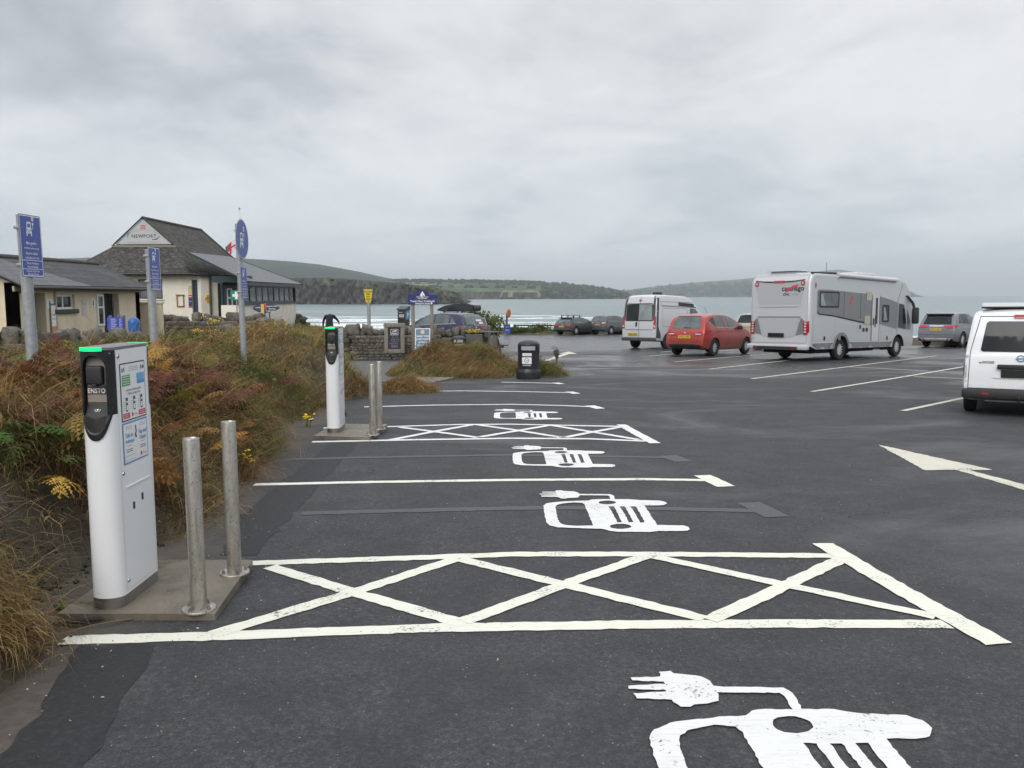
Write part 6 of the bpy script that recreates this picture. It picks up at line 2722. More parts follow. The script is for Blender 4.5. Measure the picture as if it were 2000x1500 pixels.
mb.build('sign_board', [plain('national park navy', (.016, .028, .150), .45, var=.06), M_WTXT, M_BTXT], ps)
for px in (807, 843.5):
    x = at(px, 640, YS)[0] - xm
    mb = MB()
    mb.box(x - .055, -.045, 0, x + .055, .055, bot + .3, bev=.012)
    mb.build('post', M_WOODG, ps)

# sandy toes board leaning between the posts
YB_ = 27.5
xl, zt_ = at(810, 641, YB_)
xr, zb_ = at(840, 683, YB_)
w2, hh = (xr - xl) / 2, zt_ - zb_
sg = empty('a_board', ((xl + xr) / 2, YB_, zb_), 0, 'blue grey cafe poster board with white frame and round logo', 'poster board')
fr = face_frame((0, 0, 0), (1, 0, 0), (0, .14, 1))
mb = MB()
v, f = fill_flat([rrect(-w2, 0, w2, hh, .01, 1), rrect(-w2 + .028, .028, w2 - .028, hh - .028, .01, 1)])
mb.prism(rrect(-w2, 0, w2, hh, .01, 1), -.02, 0, fr, 0)
mb.build('board_frame', M_WTXT, sg)
mb = MB()
v, f = fill_flat([rrect(-w2 + .025, .025, w2 - .025, hh - .025, .01, 1)])
mb.add([(p[0], p[1], .003) for p in v], f, fr, 0)
v, f = fill_flat([oval(0, hh - .125, .072, .078, 24)])
mb.add([(p[0], p[1], .006) for p in v], f, fr, 2)
v, f = fill_flat([oval(0, hh - .12, .05, .052, 24)])
mb.add([(p[0], p[1], .007) for p in v], f, fr, 3)
for (s_, y, z_) in (('SANDY TOES', hh - .27, .083), ('& WET PAWS', hh - .37, .083), ('ALWAYS', hh - .47, .083), ('WELCOME', hh - .57, .083)):
    v, f = text_flat(s_, z_, bold=.02)
    mb.add([(p[0] * .84, p[1] + y, .006) for p in v], f, fr, 1)
mb.build('poster', [plain('poster blue grey', (.115, .20, .29), .5, var=.06), M_WTXT, plain('logo sand', (.50, .42, .20), .5), plain('logo sand light', (.60, .54, .34), .5)], sg)

# yellow pay here sign on its pole
YP = 29.9
xp, zt_ = at(719.5, 565, YP)
_, zb_ = at(719.5, 591, YP)
zg_ = -.5
yp = empty('pay_here_sign', (xp, YP, zg_), 0, 'tapered yellow parking payment sign on a pole in the stone wall', 'sign')
mb = MB()
mb.tube([(0, 0, 0), (0, 0, zb_ - zg_ + .1)], .062, 14)
mb.build('post', M_GALV, yp)
fr = face_frame((0, -.07, 0), (1, 0, 0))
zt2, zb2 = zt_ - zg_, zb_ - zg_
mb = MB()
mb.prism([(-.085, zb2), (.085, zb2), (.165, zt2), (-.165, zt2)], -.02, 0, fr)
for k, (s_, z_) in enumerate((('TALWCH', .080), ('YMA', .078), ('PAY', .072), ('HERE', .070))):
    v, f = text_flat(s_, z_, bold=.03)
    mb.add([(p[0] * .9, p[1] + zt2 - .09 - k * .088, .004) for p in v], f, fr, 1)
v, f = fill_flat([[(-.012, zb2 + .075), (.012, zb2 + .075), (.012, zb2 + .04), (.032, zb2 + .04), (0, zb2 + .008), (-.032, zb2 + .04), (-.012, zb2 + .04)]])
mb.add([(p[0], p[1], .004) for p in v], f, fr, 1)
mb.build('sign_plate', [plain('sign yellow', (.66, .50, .015), .45, var=.05), M_BTXT], yp)

# parking ticket machine behind the wall
YT = 31.5
xl, zt_ = at(779, 598, YT)
xr, zb_ = at(798, 640, YT)
tm = empty('ticket_machine', ((xl + xr) / 2, YT, -.75), R(-22), 'black and blue ticket machine with a sloping top behind the wall', 'ticket machine')
w2 = (xr - xl) / 2 * .98
h0, h1 = 0.0, zt_ + .75
mb = MB()
mb.box(-w2, -.16, .0, w2, .16, h1 - .16, bev=.015)
mb.build('cabinet', plain('machine black', (.014, .014, .02), .4), tm)
mb = MB()
mb.prism([(-.20, h1 - .155), (.18, h1 - .155), (.18, h1), (.10, h1 + .01), (-.20, h1 - .10)], -w2 - .02, w2 + .02, Matrix(((0, 0, 1, 0), (1, 0, 0, 0), (0, 1, 0, 0), (0, 0, 0, 1))))
mb.build('hood', plain('machine hood', (.06, .065, .07), .5), tm)
fr = face_frame((0, -.162, 0), (1, 0, 0))
mb = MB()
for (a, b, c, d, m) in ((-.10, h1 - .42, .10, h1 - .30, 0), (-.11, h1 - .24, .04, h1 - .215, 0)):
    mb.box(a, b, 0, c, d, .005, fr, m)
mb.box(-.02, h1 - .38, .005, .03, h1 - .33, .008, fr, 1)
mb.build('keypad', [plain('machine fascia', (.42, .42, .40), .5), plain('coin slot', (.30, .22, .03), .4)], tm)
mb = MB()
frs = face_frame((w2 + .001, 0, 0), (0, 1, 0))
mb.box(-.15, h1 - .50, 0, .15, h1 - .17, .004, frs, 0)
v, f = text_flat('P', .24, bold=.03)
mb.add([(p[0], p[1] + h1 - .34, .006) for p in v], f, frs, 1)
mb.build('parking_panel', [M_BLUEN, M_WTXT], tm)

# second bin, tables and planter at the wall's end
bb = litter_bin('litter_bin', (at(896, 660, 27.9)[0], 27.9, -.72), .92, 'black domed litter bin half hidden by grass at the wall end', 0)
YL = 31.0
lx, lz = at(938, 638, YL)
le = empty('information_lectern', (lx, YL, -.8), R(18), 'sloping picture board on a green grey stand at the wall end', 'information board')
mb = MB()
for xx in (-.34, .34):
    mb.box(xx - .05, -.05, 0, xx + .05, .05, lz + .82, bev=.01)
mb.build('stand', plain('green grey timber', (.085, .095, .080), .8, var=.3), le)
fr = face_frame((0, -.12, lz + .84), (1, 0, 0), (0, .75, .66))
mb = MB()
mb.box(-.25, 0, -.03, .25, .42, 0, fr, 0)
mb.box(-.21, .04, 0, .21, .38, .004, fr, 1)
mb.box(-.15, .24, .004, .06, .34, .006, fr, 2)
mb.box(-.05, .10, .004, .10, .20, .006, fr, 2)
mb.build('picture_panel', [plain('panel frame', (.16, .17, .18), .5), plain('panel print', (.055, .060, .075), .4), plain('panel picture', (.50, .46, .46), .5)], le)
YQ = 29.6
qx, qz = at(944, 648, YQ)
pl_ = empty('picnic_table', (qx, YQ, -.74), R(-30), 'dark green weathered picnic table beside the picture board', 'picnic table')
mb = MB()
for k in range(4):
    mb.box(-.62, -.30 + k * .155, qz + .72, .62, -.16 + k * .155, qz + .76, bev=.006)
mb.build('table_top', plain('green grey timber', (.085, .095, .080), .8), pl_)
for xx in (-.45, .45):
    mb = MB()
    mb.tube([(xx, -.55, 0), (xx, -.12, qz + .72)], .04, 6)
    mb.tube([(xx, .55, 0), (xx, .12, qz + .72)], .04, 6)
    mb.box(xx - .03, -.62, .36, xx + .03, .62, .43)
    mb.build('leg', plain('green grey timber', (.085, .095, .080), .8), pl_)
for yy in (-.60, .60):
    mb = MB()
    mb.box(-.62, yy - .11, .43, .62, yy + .11, .47, bev=.006)
    mb.build('bench', plain('green grey timber', (.085, .095, .080), .8), pl_)
px_, pz_ = at(926, 646, 28.4)
rg = random.Random(8)
pt = empty('planter', (px_, 28.4, -.72), 0, 'planter of yellow flowers between the second bin and the table', 'planter')
mb = MB()
mb.box(-.28, -.18, 0, .28, .18, pz_ + .60, bev=.02)
mb.build('trough', plain('slate planter', (.075, .072, .065), .8), pt)
mb = MB()
for k in range(46):
    c = Vector((rg.uniform(-.27, .27), rg.uniform(-.2, .15), pz_ + .72 + rg.uniform(-.08, .06)))
    for q in range(3):
        d = Vector((rg.uniform(-1, 1), rg.uniform(-1, 1), rg.uniform(-.2, 1))).normalized() * .05
        e = d.cross(Vector((0, 0, 1))) * .6
        mb.add([c - d, c + e, c + d, c - e], [(0, 1, 2, 3)], mi=rg.choice([0, 0, 1]))
mb.build('flowers', [M_YEL, M_STEM], pt)
# gatepost stones at the end of the wall
S = Stones(71)
x, z = at(962, 668, 29.2)
S.add((0, 0, .35), (.30, .30, .8), (0, .06, .2), .12)
o = S.build('gate_stone', None)
o.location = (x, 29.2, -.72)
tag(o, 'pale upright stone post at the open end of the stone wall', 'stone post')

# life ring post, notice and rail at the seaward edge
YR = 66.5
x, z = at(990, 612, YR)
zg_ = plane_z(YR) + .05
lr = empty('life_ring_post', (x, YR, zg_), 0, 'orange life ring housing on a post above the beach', 'life ring')
mb = MB()
mb.box(-.07, -.07, 0, .07, .07, z - zg_ + .0, bev=.01)
mb.build('post', plain('dark post', (.055, .035, .025), .8), lr)
mb = MB()
mb.lathe([(0, -.06), (.40, -.06), (.44, -.02), (.44, .03), (.36, .08), (0, .09)], 24, Matrix.Translation((.14, -.08, z - zg_ - .0)) @ Matrix.Rotation(R(62), 4, 'Z') @ Matrix.Scale(.78, 4), ax='y')
mb.build('ring_housing', plain('life ring orange', (.52, .14, .035), .5, var=.1), lr)
x2, z2_ = at(990, 638, YR - .8)
bs = empty('blue_notice', (x2, YR - .8, zg_ - .03), 0, 'small blue notice at the foot of the life ring post', 'sign')
fr = face_frame((0, -.03, 0), (1, 0, 0))
mb = MB()
mb.box(-.27, .12, -.03, .27, z2_ - zg_ + .22, 0, fr, 0)
mb.box(-.03, .52, 0, .03, .66, .004, fr, 1)
mb.box(-.18, .36, 0, .18, .42, .004, fr, 1)
mb.build('sign_board', [plain('notice royal blue', (.03, .075, .36), .5), plain('pale blue print', (.30, .34, .62), .5)], bs)
mb = MB()
mb.tube([(.0, .03, 0), (0, .03, .5)], .04, 6)
mb.build('post', M_WOODG, bs)
rl = empty('timber_rail', (0, 0, 0), 0, 'low dark timber rail along the seaward edge of the car park', 'fence')
M_RAIL = plain('dark rail timber', (.035, .032, .028), .85, var=.3)
rp = [(0.3, 68.0), (4.5, 68.4), (8, 70)]
x0_, x1_ = .2, 8.2
mb = MB()
for k in range(5):
    xx = x0_ + (x1_ - x0_) * k / 4
    mbp = MB()
    zz = land_h(xx, float(edge_y(xx)) + 1.2)
    mbp.box(xx - .08, float(edge_y(xx)) + 1.12, zz - .2, xx + .08, float(edge_y(xx)) + 1.28, zz + .55, bev=.01)
    mbp.build('post', M_RAIL, rl)
    if k < 4:
        xn = x0_ + (x1_ - x0_) * (k + 1) / 4
        zn = land_h(xn, float(edge_y(xn)) + 1.2)
        mb.tube([(xx, float(edge_y(xx)) + 1.08, zz + .46), (xn, float(edge_y(xn)) + 1.08, zn + .46)], .07, 6)
mb.build('rail', M_RAIL, rl)


# ------------------------------------------------------------------ bushes at the seaward edge
def bush(name, loc, rx, ry, rz, n, leaf, pal, label, seed, cat='shrub'):
    rg = np.random.default_rng(seed)
    V, F, C = [], [], []
    lob = [(rg.uniform(-.55, .55) * rx, rg.uniform(-.5, .5) * ry, rg.uniform(.25, .75) * rz, rg.uniform(.35, .6)) for _ in range(9)]
    for k in range(n):
        lx_, ly_, lz_, lr_ = lob[rg.integers(0, len(lob))]
        d = rg.normal(0, 1, 3)
        d /= np.linalg.norm(d)
        q = lr_ * rg.uniform(.6, 1.05)
        p = np.array([lx_ + d[0] * rx * q, ly_ + d[1] * ry * q, max(.02, lz_ + d[2] * rz * q * .7)])
        a = rg.normal(0, 1, 3)
        a /= np.linalg.norm(a)
        b = np.cross(a, d)
        b /= np.linalg.norm(b) + 1e-6
        L = leaf * rg.uniform(.6, 1.4)
        bi = len(V)
        V += [p - a * L, p + b * L * .45, p + a * L, p - b * L * .45]
        F.append((bi, bi + 1, bi + 2, bi + 3))
        C += [pal[rg.integers(0, len(pal))] * rg.uniform(.6, 1.4)] * 4
    r0 = empty(name, loc, 0, label, cat)
    np_mesh('foliage', np.array(V), np.array(F), M_LEAF, np.array(C), parent=r0)
    mb = MB()
    for lx_, ly_, lz_, lr_ in lob[:5]:
        mb.tube([(0, 0, 0), (lx_ * .6, ly_ * .6, lz_)], [.03, .012], 5)
    mb.build('stem', plain('shrub stems', (.06, .045, .03), .9), r0)


bush('shrub', (at(930, 640, 47)[0], 47, -1.2), 2.0, 1.4, 2.0, 2600, .10, np.concatenate([OLIVE, GREEN]), 'rounded olive green shrub on the dune behind the blue car', 1)
for i, (px, Y, rx, rz, lab) in enumerate([(1006, 67.6, 1.0, .75, 'low green shrub under the rail nearest the life ring'), (1032, 67.9, 1.15, .8, 'low green shrub under the middle of the rail'),
                                          (1060, 68.6, 1.1, .95, 'taller yellow green shrub at the rail beside the grey estate')]):
    x = at(px, 640, Y)[0]
    bush('shrub', (x, Y + .1, land_h(x, Y + .6) - .35), rx, .6, rz, 1100, .09, np.concatenate([GREEN, OLIVE]) if i == 2 else GREEN, lab, 10 + i)

# footpath apron
pa = MB()
cs_ = G([(776, 736), (921, 736), (826, 751.5), (806, 741.5)])
mz = plane_z(cs_[0][1]) + .07
pa.prism(cs_[::-1] if False else cs_, mz - .2, mz)
tag(pa.build('concrete_step', M_CONC), 'flat grey concrete apron where the footpath meets the bays', 'concrete step')
mb = MB()
cs_ = [(-4.6, 18.5), (-2.3, 18.6), (-1.9, 19.3), (-2.9, 20.4), (-3.3, 24.2), (-3.0, 27.2), (-5.9, 27.2), (-4.6, 22)]
mb.add([(x, y, plane_z(y) + .02) for x, y in cs_], [tuple(range(len(cs_)))])
t = NT('worn footpath asphalt')
w_ = t.coord('World')
t.base(t.ramp(t.noise(w_, 9, 7, .7), [(.3, (.055, .055, .055)), (.7, (.125, .122, .115))])).rough(.75)
tag(mb.build('footpath', t.mat), kind='structure')
# ================================================================== vehicles
def car_paint(name, c, metal=.35, rough=.28):
    t = NT(name)
    v = t.coord('Object')
    fl = t.noise(v, 260, 2, .5)
    gr = t.noise(v, 1.6, 6, .65)
    col = t.ramp(fl, [(.35, tuple(x * .88 for x in c)), (.65, tuple(min(1, x * 1.1) for x in c))])
    sp = t.n('ShaderNodeSeparateXYZ')
    tc_ = t.n('ShaderNodeTexCoord')
    t.l(tc_.outputs['Object'], sp.inputs[0])
    spl = t.math('ADD', sp.outputs['Z'], t.math('MULTIPLY', gr, -.5))
    col = t.mix(t.ramp(spl, [(.02, .45), (.28, 0)]), col, (.10, .09, .075))
    t.base(col)
    t.rough(t.ramp(gr, [(.35, rough), (.7, rough + .12)]))
    t.b.inputs['Metallic'].default_value = metal
    t.b.inputs['Coat Weight'].default_value = .6
    t.b.inputs['Coat Roughness'].default_value = .08
    return t.mat


M_TYRE = plain('tyre rubber', (.014, .014, .014), .8, var=.25)
M_RIM = plain('alloy rim', (.62, .62, .63), .35, metal=.45, var=.1)
M_RIMD = plain('dark alloy rim', (.26, .26, .265), .35, metal=.5, var=.1)
M_ARCH = plain('wheel arch black', (.010, .010, .010), .9)
M_TRIM = plain('grey black trim', (.022, .022, .023), .6, var=.2)
M_TRIMG = plain('dark grey trim', (.055, .058, .060), .6, var=.15)
M_LAMP = plain('red lamp', (.36, .010, .018), .15, var=.15, coat=.6)
M_LAMPC = plain('clear lamp', (.50, .50, .49), .12, var=.2, coat=.6)
M_LAMPO = plain('amber lamp', (.50, .19, .06), .15, coat=.6)
M_PLATEY = plain('yellow plate', (.62, .41, .02), .45, var=.05)
M_PLATEK = plain('blank black plate', (.004, .004, .004), .6)
M_SEAM = plain('panel gap', (.02, .02, .02), .8)
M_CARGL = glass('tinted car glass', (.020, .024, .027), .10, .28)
M_CARGM = glass('car glass with sky tone painted in', (.115, .145, .150), .06)  # opaque; the sky seen through the glass is put into its base colour
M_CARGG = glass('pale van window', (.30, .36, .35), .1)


def subdiv_poly(loops, step):
    """flat polygon (with holes) cut into small triangles"""
    v, f = fill_flat(loops)
    bm = bmesh.new()
    vs_ = [bm.verts.new((p[0], p[1], 0)) for p in v]
    for q in f:
        try:
            bm.faces.new([vs_[i] for i in q])
        except ValueError:
            pass
    bmesh.ops.triangulate(bm, faces=bm.faces[:])
    for _ in range(5):
        long_ = [e for e in bm.edges if e.calc_length() > step]
        if not long_:
            break
        bmesh.ops.subdivide_edges(bm, edges=long_, cuts=1)
        bmesh.ops.triangulate(bm, faces=bm.faces[:])
    bm.verts.index_update()
    out = ([(q.co.x, q.co.y) for q in bm.verts], [tuple(q.index for q in fc.verts) for fc in bm.faces])
    bm.free()
    return out


class Vehicle:
    """local axes: x right, y forward, z up; origin on the ground under the rear axle"""

    def __init__(self, name, label, cat, group=None):
        self.r = empty(name, (0, 0, 0), 0, label, cat, group)
        self.bvh = None

    def body(self, name, mb, mat, cuts=()):
        """mb -> body mesh; cuts: (x0, x1, y, z, radius) wheel housings cut out of it"""
        o = mb.build(name, [mat, M_ARCH], self.r, sharp=32)
        bm = bmesh.new()
        bm.from_mesh(o.data)
        bmesh.ops.remove_doubles(bm, verts=bm.verts, dist=1e-5)
        bmesh.ops.recalc_face_normals(bm, faces=bm.faces)
        bm.to_mesh(o.data)
        self.bvh = BVHTree.FromBMesh(bm)
        bm.free()
        tmp = []
        for (x0, x1, y, z, rad) in cuts:
            c = MB()
            c.lathe([(0, x0), (rad, x0), (rad, x1), (0, x1)], 32, Matrix.Translation((0, y, z)), ax='x')
            co = c.build('cut', [M_ARCH])
            bmc = bmesh.new()
            bmc.from_mesh(co.data)
            bmesh.ops.remove_doubles(bmc, verts=bmc.verts, dist=1e-5)
            bmesh.ops.recalc_face_normals(bmc, faces=bmc.faces)
            bmc.to_mesh(co.data)
            bmc.free()
            md = o.modifiers.new('b', 'BOOLEAN')
            md.operation = 'DIFFERENCE'
            md.solver = 'EXACT'
            md.material_mode = 'TRANSFER'
            md.object = co
            tmp.append(co)
        if tmp:
            dg = bpy.context.evaluated_depsgraph_get()
            me = bpy.data.meshes.new_from_object(o.evaluated_get(dg))
            o.modifiers.clear()
            old = o.data
            o.data = me
            bpy.data.meshes.remove(old)
            me.set_sharp_from_angle(angle=R(32))
            for c in tmp:
                bpy.data.objects.remove(c)
        self.o = o
        return o

    def cast(self, side, u, w, off):
        """side: R (+x), L (-x), B (rear), F (front), T (roof); u, w are in that view's plane"""
        if side == 'R':
            o, d = Vector((5, u, w)), Vector((-1, 0, 0))
        elif side == 'L':
            o, d = Vector((-5, u, w)), Vector((1, 0, 0))
        elif side == 'B':
            o, d = Vector((u, -9, w)), Vector((0, 1, 0))
        elif side == 'F':
            o, d = Vector((u, 12, w)), Vector((0, -1, 0))
        else:
            o, d = Vector((u, w, 6)), Vector((0, 0, -1))
        hit, nrm, _, _ = self.bvh.ray_cast(o, d)
        if hit is None:
            far = o + d * 4.1
            hit, nrm, _, _ = self.bvh.find_nearest(far)
        return hit + nrm * off * .5 - d * off * .6

    def patch(self, name, side, loops, mat, off=.006, parent=None, step=.12, both=False):
        if isinstance(loops[0][0], (int, float)):
            loops = [loops]
        res = []
        for sd in ((side, {'R': 'L', 'L': 'R'}[side]) if both else (side,)):
            v, f = subdiv_poly(loops, step)
            mb = MB()
            mb.add([self.cast(sd, p[0], p[1], off) for p in v], f, smooth=True)
            res.append(mb.build(name, mat, parent or self.r, sharp=60))
        return res[0]

    def patches(self, name, side, items, off=.006, parent=None, step=.12):
        """several colours in one part: items (loops, material, extra lift)"""
        mb = MB()
        mats = []
        for loops, m, ex in items:
            if isinstance(loops[0][0], (int, float)):
                loops = [loops]
            v, f = subdiv_poly(loops, step)
            if m not in mats:
                mats.append(m)
            mb.add([self.cast(side, p[0], p[1], off + ex) for p in v], f, mi=mats.index(m), smooth=True)
        return mb.build(name, mats, parent or self.r, sharp=60)

    def text(self, mb, side, s, x, y, size, mi, off=.010, bold=.0, flip=1):
        v, f = text_flat(s, size, bold=bold)
        mb.add([self.cast(side, p[0] * flip + x, p[1] + y, off) for p in v], f, mi=mi)

    def wheel(self, x, y, rad, w, rim, spokes=10, hub=.62):
        s = 1 if x > 0 else -1
        mb = MB()
        h = w / 2
        mb.lathe([(rad * hub, -h * .9), (rad * .9, -h), (rad * .98, -h * .8), (rad, -h * .5), (rad, h * .5), (rad * .98, h * .8), (rad * .9, h), (rad * hub, h * .9)], 36, ax='x')
        wo = mb.build('wheel', M_TYRE, self.r)
        wo.location = (x, y, rad)
        mb = MB()
        mb.lathe([(0, s * h * .25), (rad * hub, s * h * .25), (rad * hub, s * h * .96), (rad * (hub - .05), s * h * .96), (rad * (hub - .07), s * h * .5)], 36, ax='x')
        mb.mi = 1
        mb.lathe([(0, s * h * .80), (rad * .13, s * h * .78), (rad * .15, s * h * .5)], 16, ax='x')
        for k in range(spokes):
            a = 2 * PI * k / spokes
            M = Matrix.Rotation(a, 4, 'X')
            wv = rad * .055 * (10 / spokes) ** .7
            mb.box(s * h * .52 if s > 0 else s * h * .80, -wv, rad * .08, s * h * .80 if s > 0 else s * h * .52, wv, rad * (hub - .03), M)
        mb.build('rim', [M_ARCH, rim], wo)
        return wo

    def plate(self, y, z, txt, mat=None, tilt=0.0, x=0.0, w=.52, h=.111, yoff=-.012):
        mat = mat or M_PLATEY
        M = face_frame((x, y, z), (1, 0, 0), (0, tilt, 1))
        mb = MB()
        mb.box(-w / 2, -h / 2, -.006, w / 2, h / 2, 0, M)
        p = mb.build('number_plate', mat, self.r)
        if txt:
            mb = MB()
            v, f = text_flat(txt, .092, bold=.02)
            mb.add([(q[0], q[1], .002) for q in v], f, M)
            mb.build('lettering', M_BTXT, p)
        return p

    def place(self, x, y, heading, z=None):
        """heading in degrees clockwise from straight ahead"""
        a = R(heading)
        z = plane_z(y) if z is None else z
        pitch = SLOPE * math.cos(a)
        self.r.location = (x, y, z)
        self.r.rotation_euler = (math.atan(pitch), math.atan(SLOPE * math.sin(a)), -a)


def shell(top, bot, W, table, rear_r=.10, front_r=.22, rl=.5, fl=.9, crown=.03, rr=.10, nside=11):
    """loft of a car body. top/bot: outlines (y, z) rising in y; table: (height fraction, width fraction)"""
    ty, tz = [p[0] for p in top], [p[1] for p in top]
    by, bz = [p[0] for p in bot], [p[1] for p in bot]
    H = max(tz)
    y0, y1 = ty[0], ty[-1]
    ys = set()
    for a, b in zip(ty[:-1], ty[1:]):
        n = max(1, int((b - a) / .12))
        for k in range(n):
            ys.add(round(a + (b - a) * k / n, 4))
    ys.add(y1)
    for k in range(4):
        ys.add(round(y0 + .03 * k, 4))
        ys.add(round(y1 - .03 * k, 4))
    ys = sorted(ys)
    th, tw = [p[0] for p in table], [p[1] for p in table]
    rings = []
    for y in ys:
        zt = float(np.interp(y, ty, tz))
        zb = float(np.interp(y, by, bz))
        zt = max(zt, zb + .05)
        pr = 1 - rear_r * max(0, (y0 + rl - y) / rl) ** 2.2
        pf = 1 - front_r * max(0, (y - (y1 - fl)) / fl) ** 2.2
        wmul = W / 2 * pr * pf
        wof = lambda z: float(np.interp(z / H, th, tw)) * wmul
        r = min(rr, (zt - zb) * .45)
        ring = [(0, zb), (wof(zb) * .9, zb)]
        for k in range(nside):
            z = zb + .03 + (zt - r - zb - .03) * k / (nside - 1)
            ring.append((wof(z), z))
        wt_ = wof(zt - r)
        for k in (1, 2, 3):
            a = PI / 2 * k / 3.0
            ring.append((wt_ - r * 1.3 * (1 - math.cos(a)), zt - r + (r - crown) * math.sin(a)))
        xe = ring[-1][0]
        for q in (.66, .33, 0):
            ring.append((xe * q, zt - crown * q ** 2))
        rings.append((y, ring))
    n = len(rings[0][1])
    mb = MB()
    v, f = [], []
    full = 2 * n - 2
    for y, ring in rings:
        loop = [(x, y, z) for x, z in ring] + [(-x, y, z) for x, z in ring[-2:0:-1]]
        v += loop
    for i in range(len(rings) - 1):
        for k in range(full):
            k2 = (k + 1) % full
            f.append((i * full + k, i * full + k2, (i + 1) * full + k2, (i + 1) * full + k))
    f.append(tuple(range(full)))
    e = (len(rings) - 1) * full
    f.append(tuple(range(e, e + full))[::-1])
    mb.add(v, f, smooth=True)
    return mb


CAR_T = [(0, .88), (.12, .93), (.25, .985), (.40, 1.0), (.54, .985), (.63, .95), (.80, .85), (.94, .755), (1, .72)]
VAN_T = [(0, .92), (.10, .96), (.25, 1.0), (.55, .995), (.70, .975), (.9, .90), (1, .87)]


def mirror_(vh, y, z, x, mat, s=1.0):
    mb = MB()
    mb.box(x, y - .06, z - .07 * s, x + .20 * s, y + .05, z + .08 * s, bev=.035)
    mb.box(x - .08, y - .02, z - .05, x + .02, y + .03, z - .01)
    mb.build('door_mirror', mat, vh.r)


# ---------------------------------------------------------------- red people carrier
v = Vehicle('parked_car', 'rust red people carrier parked left of the motorhome', 'car', 'cars parked along the bays')
M_RED = car_paint('rust red car paint', (.37, .044, .030), .12)
top = [(-.76, .50), (-.75, .70), (-.715, .90), (-.675, 1.0), (-.53, 1.28), (-.44, 1.44), (-.34, 1.52), (-.1, 1.572), (.5, 1.605), (1.0, 1.59), (1.45, 1.51), (1.9, 1.34), (2.35, 1.11), (2.55, 1.02), (2.95, .92), (3.2, .80), (3.30, .62), (3.31, .5)]
bot = [(-.76, .40), (-.66, .27), (0, .21), (2.5, .20), (3.2, .24), (3.31, .38)]
v.body('body', shell(top, bot, 1.76, CAR_T), M_RED, [(-1.1, -.62, 0, .315, .375), (.62, 1.1, 0, .315, .375), (-1.1, -.60, 2.49, .315, .375), (.60, 1.1, 2.49, .315, .375)])
for x, y in ((.775, 0), (-.775, 0), (.775, 2.49), (-.775, 2.49)):
    v.wheel(x, y, .315, .2, M_RIM, 10, .66)
gl = [(-.595, 1.02), (.595, 1.02), (.60, 1.10), (.52, 1.40), (.46, 1.46), (-.46, 1.46), (-.52, 1.40), (-.60, 1.10)]
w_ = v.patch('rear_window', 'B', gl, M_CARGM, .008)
v.patches('rear_wiper', 'B', [([(-.10, 1.035), (.22, 1.04), (.22, 1.06), (-.10, 1.075)], M_TRIM, .006)])
v.patch('painted_spoiler_shade', 'B', [(-.50, 1.455), (.50, 1.455), (.48, 1.49), (-.48, 1.49)], M_TRIM, .010)  # dark strip painted in for the shade under the roof lip
for sd in ('R', 'L'):
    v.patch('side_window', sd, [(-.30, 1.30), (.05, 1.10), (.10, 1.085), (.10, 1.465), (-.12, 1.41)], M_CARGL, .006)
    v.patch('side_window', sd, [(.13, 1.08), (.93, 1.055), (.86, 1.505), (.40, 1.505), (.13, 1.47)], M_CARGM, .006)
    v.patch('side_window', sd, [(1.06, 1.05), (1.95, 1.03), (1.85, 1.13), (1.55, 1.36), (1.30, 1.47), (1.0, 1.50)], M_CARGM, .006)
    v.patches('window_trim', sd, [([(-.31, 1.29), (.05, 1.085), (.12, 1.068), (2.0, 1.01), (2.0, 1.028), (.12, 1.083), (.06, 1.10), (-.29, 1.305)], M_CHROME, .004)], .006)
    v.patches('door_seam', sd, [([(.955, .30), (.965, .30), (.965, 1.05), (.955, 1.05)], M_SEAM, 0), ([(.30, .42), (.31, .42), (.135, 1.05), (.125, 1.05)], M_SEAM, 0), ([(1.95, .30), (1.96, .30), (2.02, 1.02), (2.01, 1.02)], M_SEAM, 0),
                                ([(.12, .925), (2.3, .87), (2.3, .88), (.12, .94)], M_SEAM, 0)], .004)
    v.patches('door_handle', sd, [([(.50, .90), (.70, .895), (.70, .92), (.50, .925)], M_RED, .02), ([(1.25, .88), (1.45, .875), (1.45, .90), (1.25, .905)], M_RED, .02)])
    v.patch('tail_light', sd, [(-.68, .80), (-.50, .83), (-.22, .93), (-.30, .96), (-.62, .95)], M_LAMP, .010)
v.patches('tail_light', 'B', [([(.40, .80), (.46, .765), (.72, .775), (.80, .83), (.80, .93), (.66, .945), (.48, .87)], M_LAMP, 0), ([(.44, .815), (.50, .80), (.68, .80), (.70, .83), (.48, .845)], M_LAMPC, .004)], .010)
v.patches('tail_light', 'B', [([(-.40, .80), (-.46, .765), (-.72, .775), (-.80, .83), (-.80, .93), (-.66, .945), (-.48, .87)], M_LAMP, 0), ([(-.44, .815), (-.50, .80), (-.68, .80), (-.70, .83), (-.48, .845)], M_LAMPC, .004)], .010)
v.patches('bumper', 'B', [([(-.70, .26), (.70, .26), (.66, .42), (.40, .455), (-.40, .455), (-.66, .42)], M_TRIM, 0)], .012)
v.patches('tailgate_seam', 'B', [([[(-.60, .52), (.60, .52), (.57, .60), (.60, .76), (-.60, .76), (-.57, .60)], [(-.585, .53), (-.56, .60), (-.585, .75), (.585, .75), (.56, .60), (.585, .53)]], M_SEAM, 0), ([oval(0, .87, .055, .028, 16)], M_CHROME, .006)], .005)
v.plate(-.775, .715, 'WU13 ZFS', tilt=.1)
mirror_(v, 1.86, 1.04, .80, M_TRIM)
mb = MB()
mb.tube([(0, .9, 1.59), (0, .62, 1.88)], [.008, .003], 5)
mb.build('aerial', M_TRIM, v.r)
wx, wy = gp(1392, 695)
v.place(wx - .775 * math.cos(R(43)), wy + .775 * math.sin(R(43)), 43)

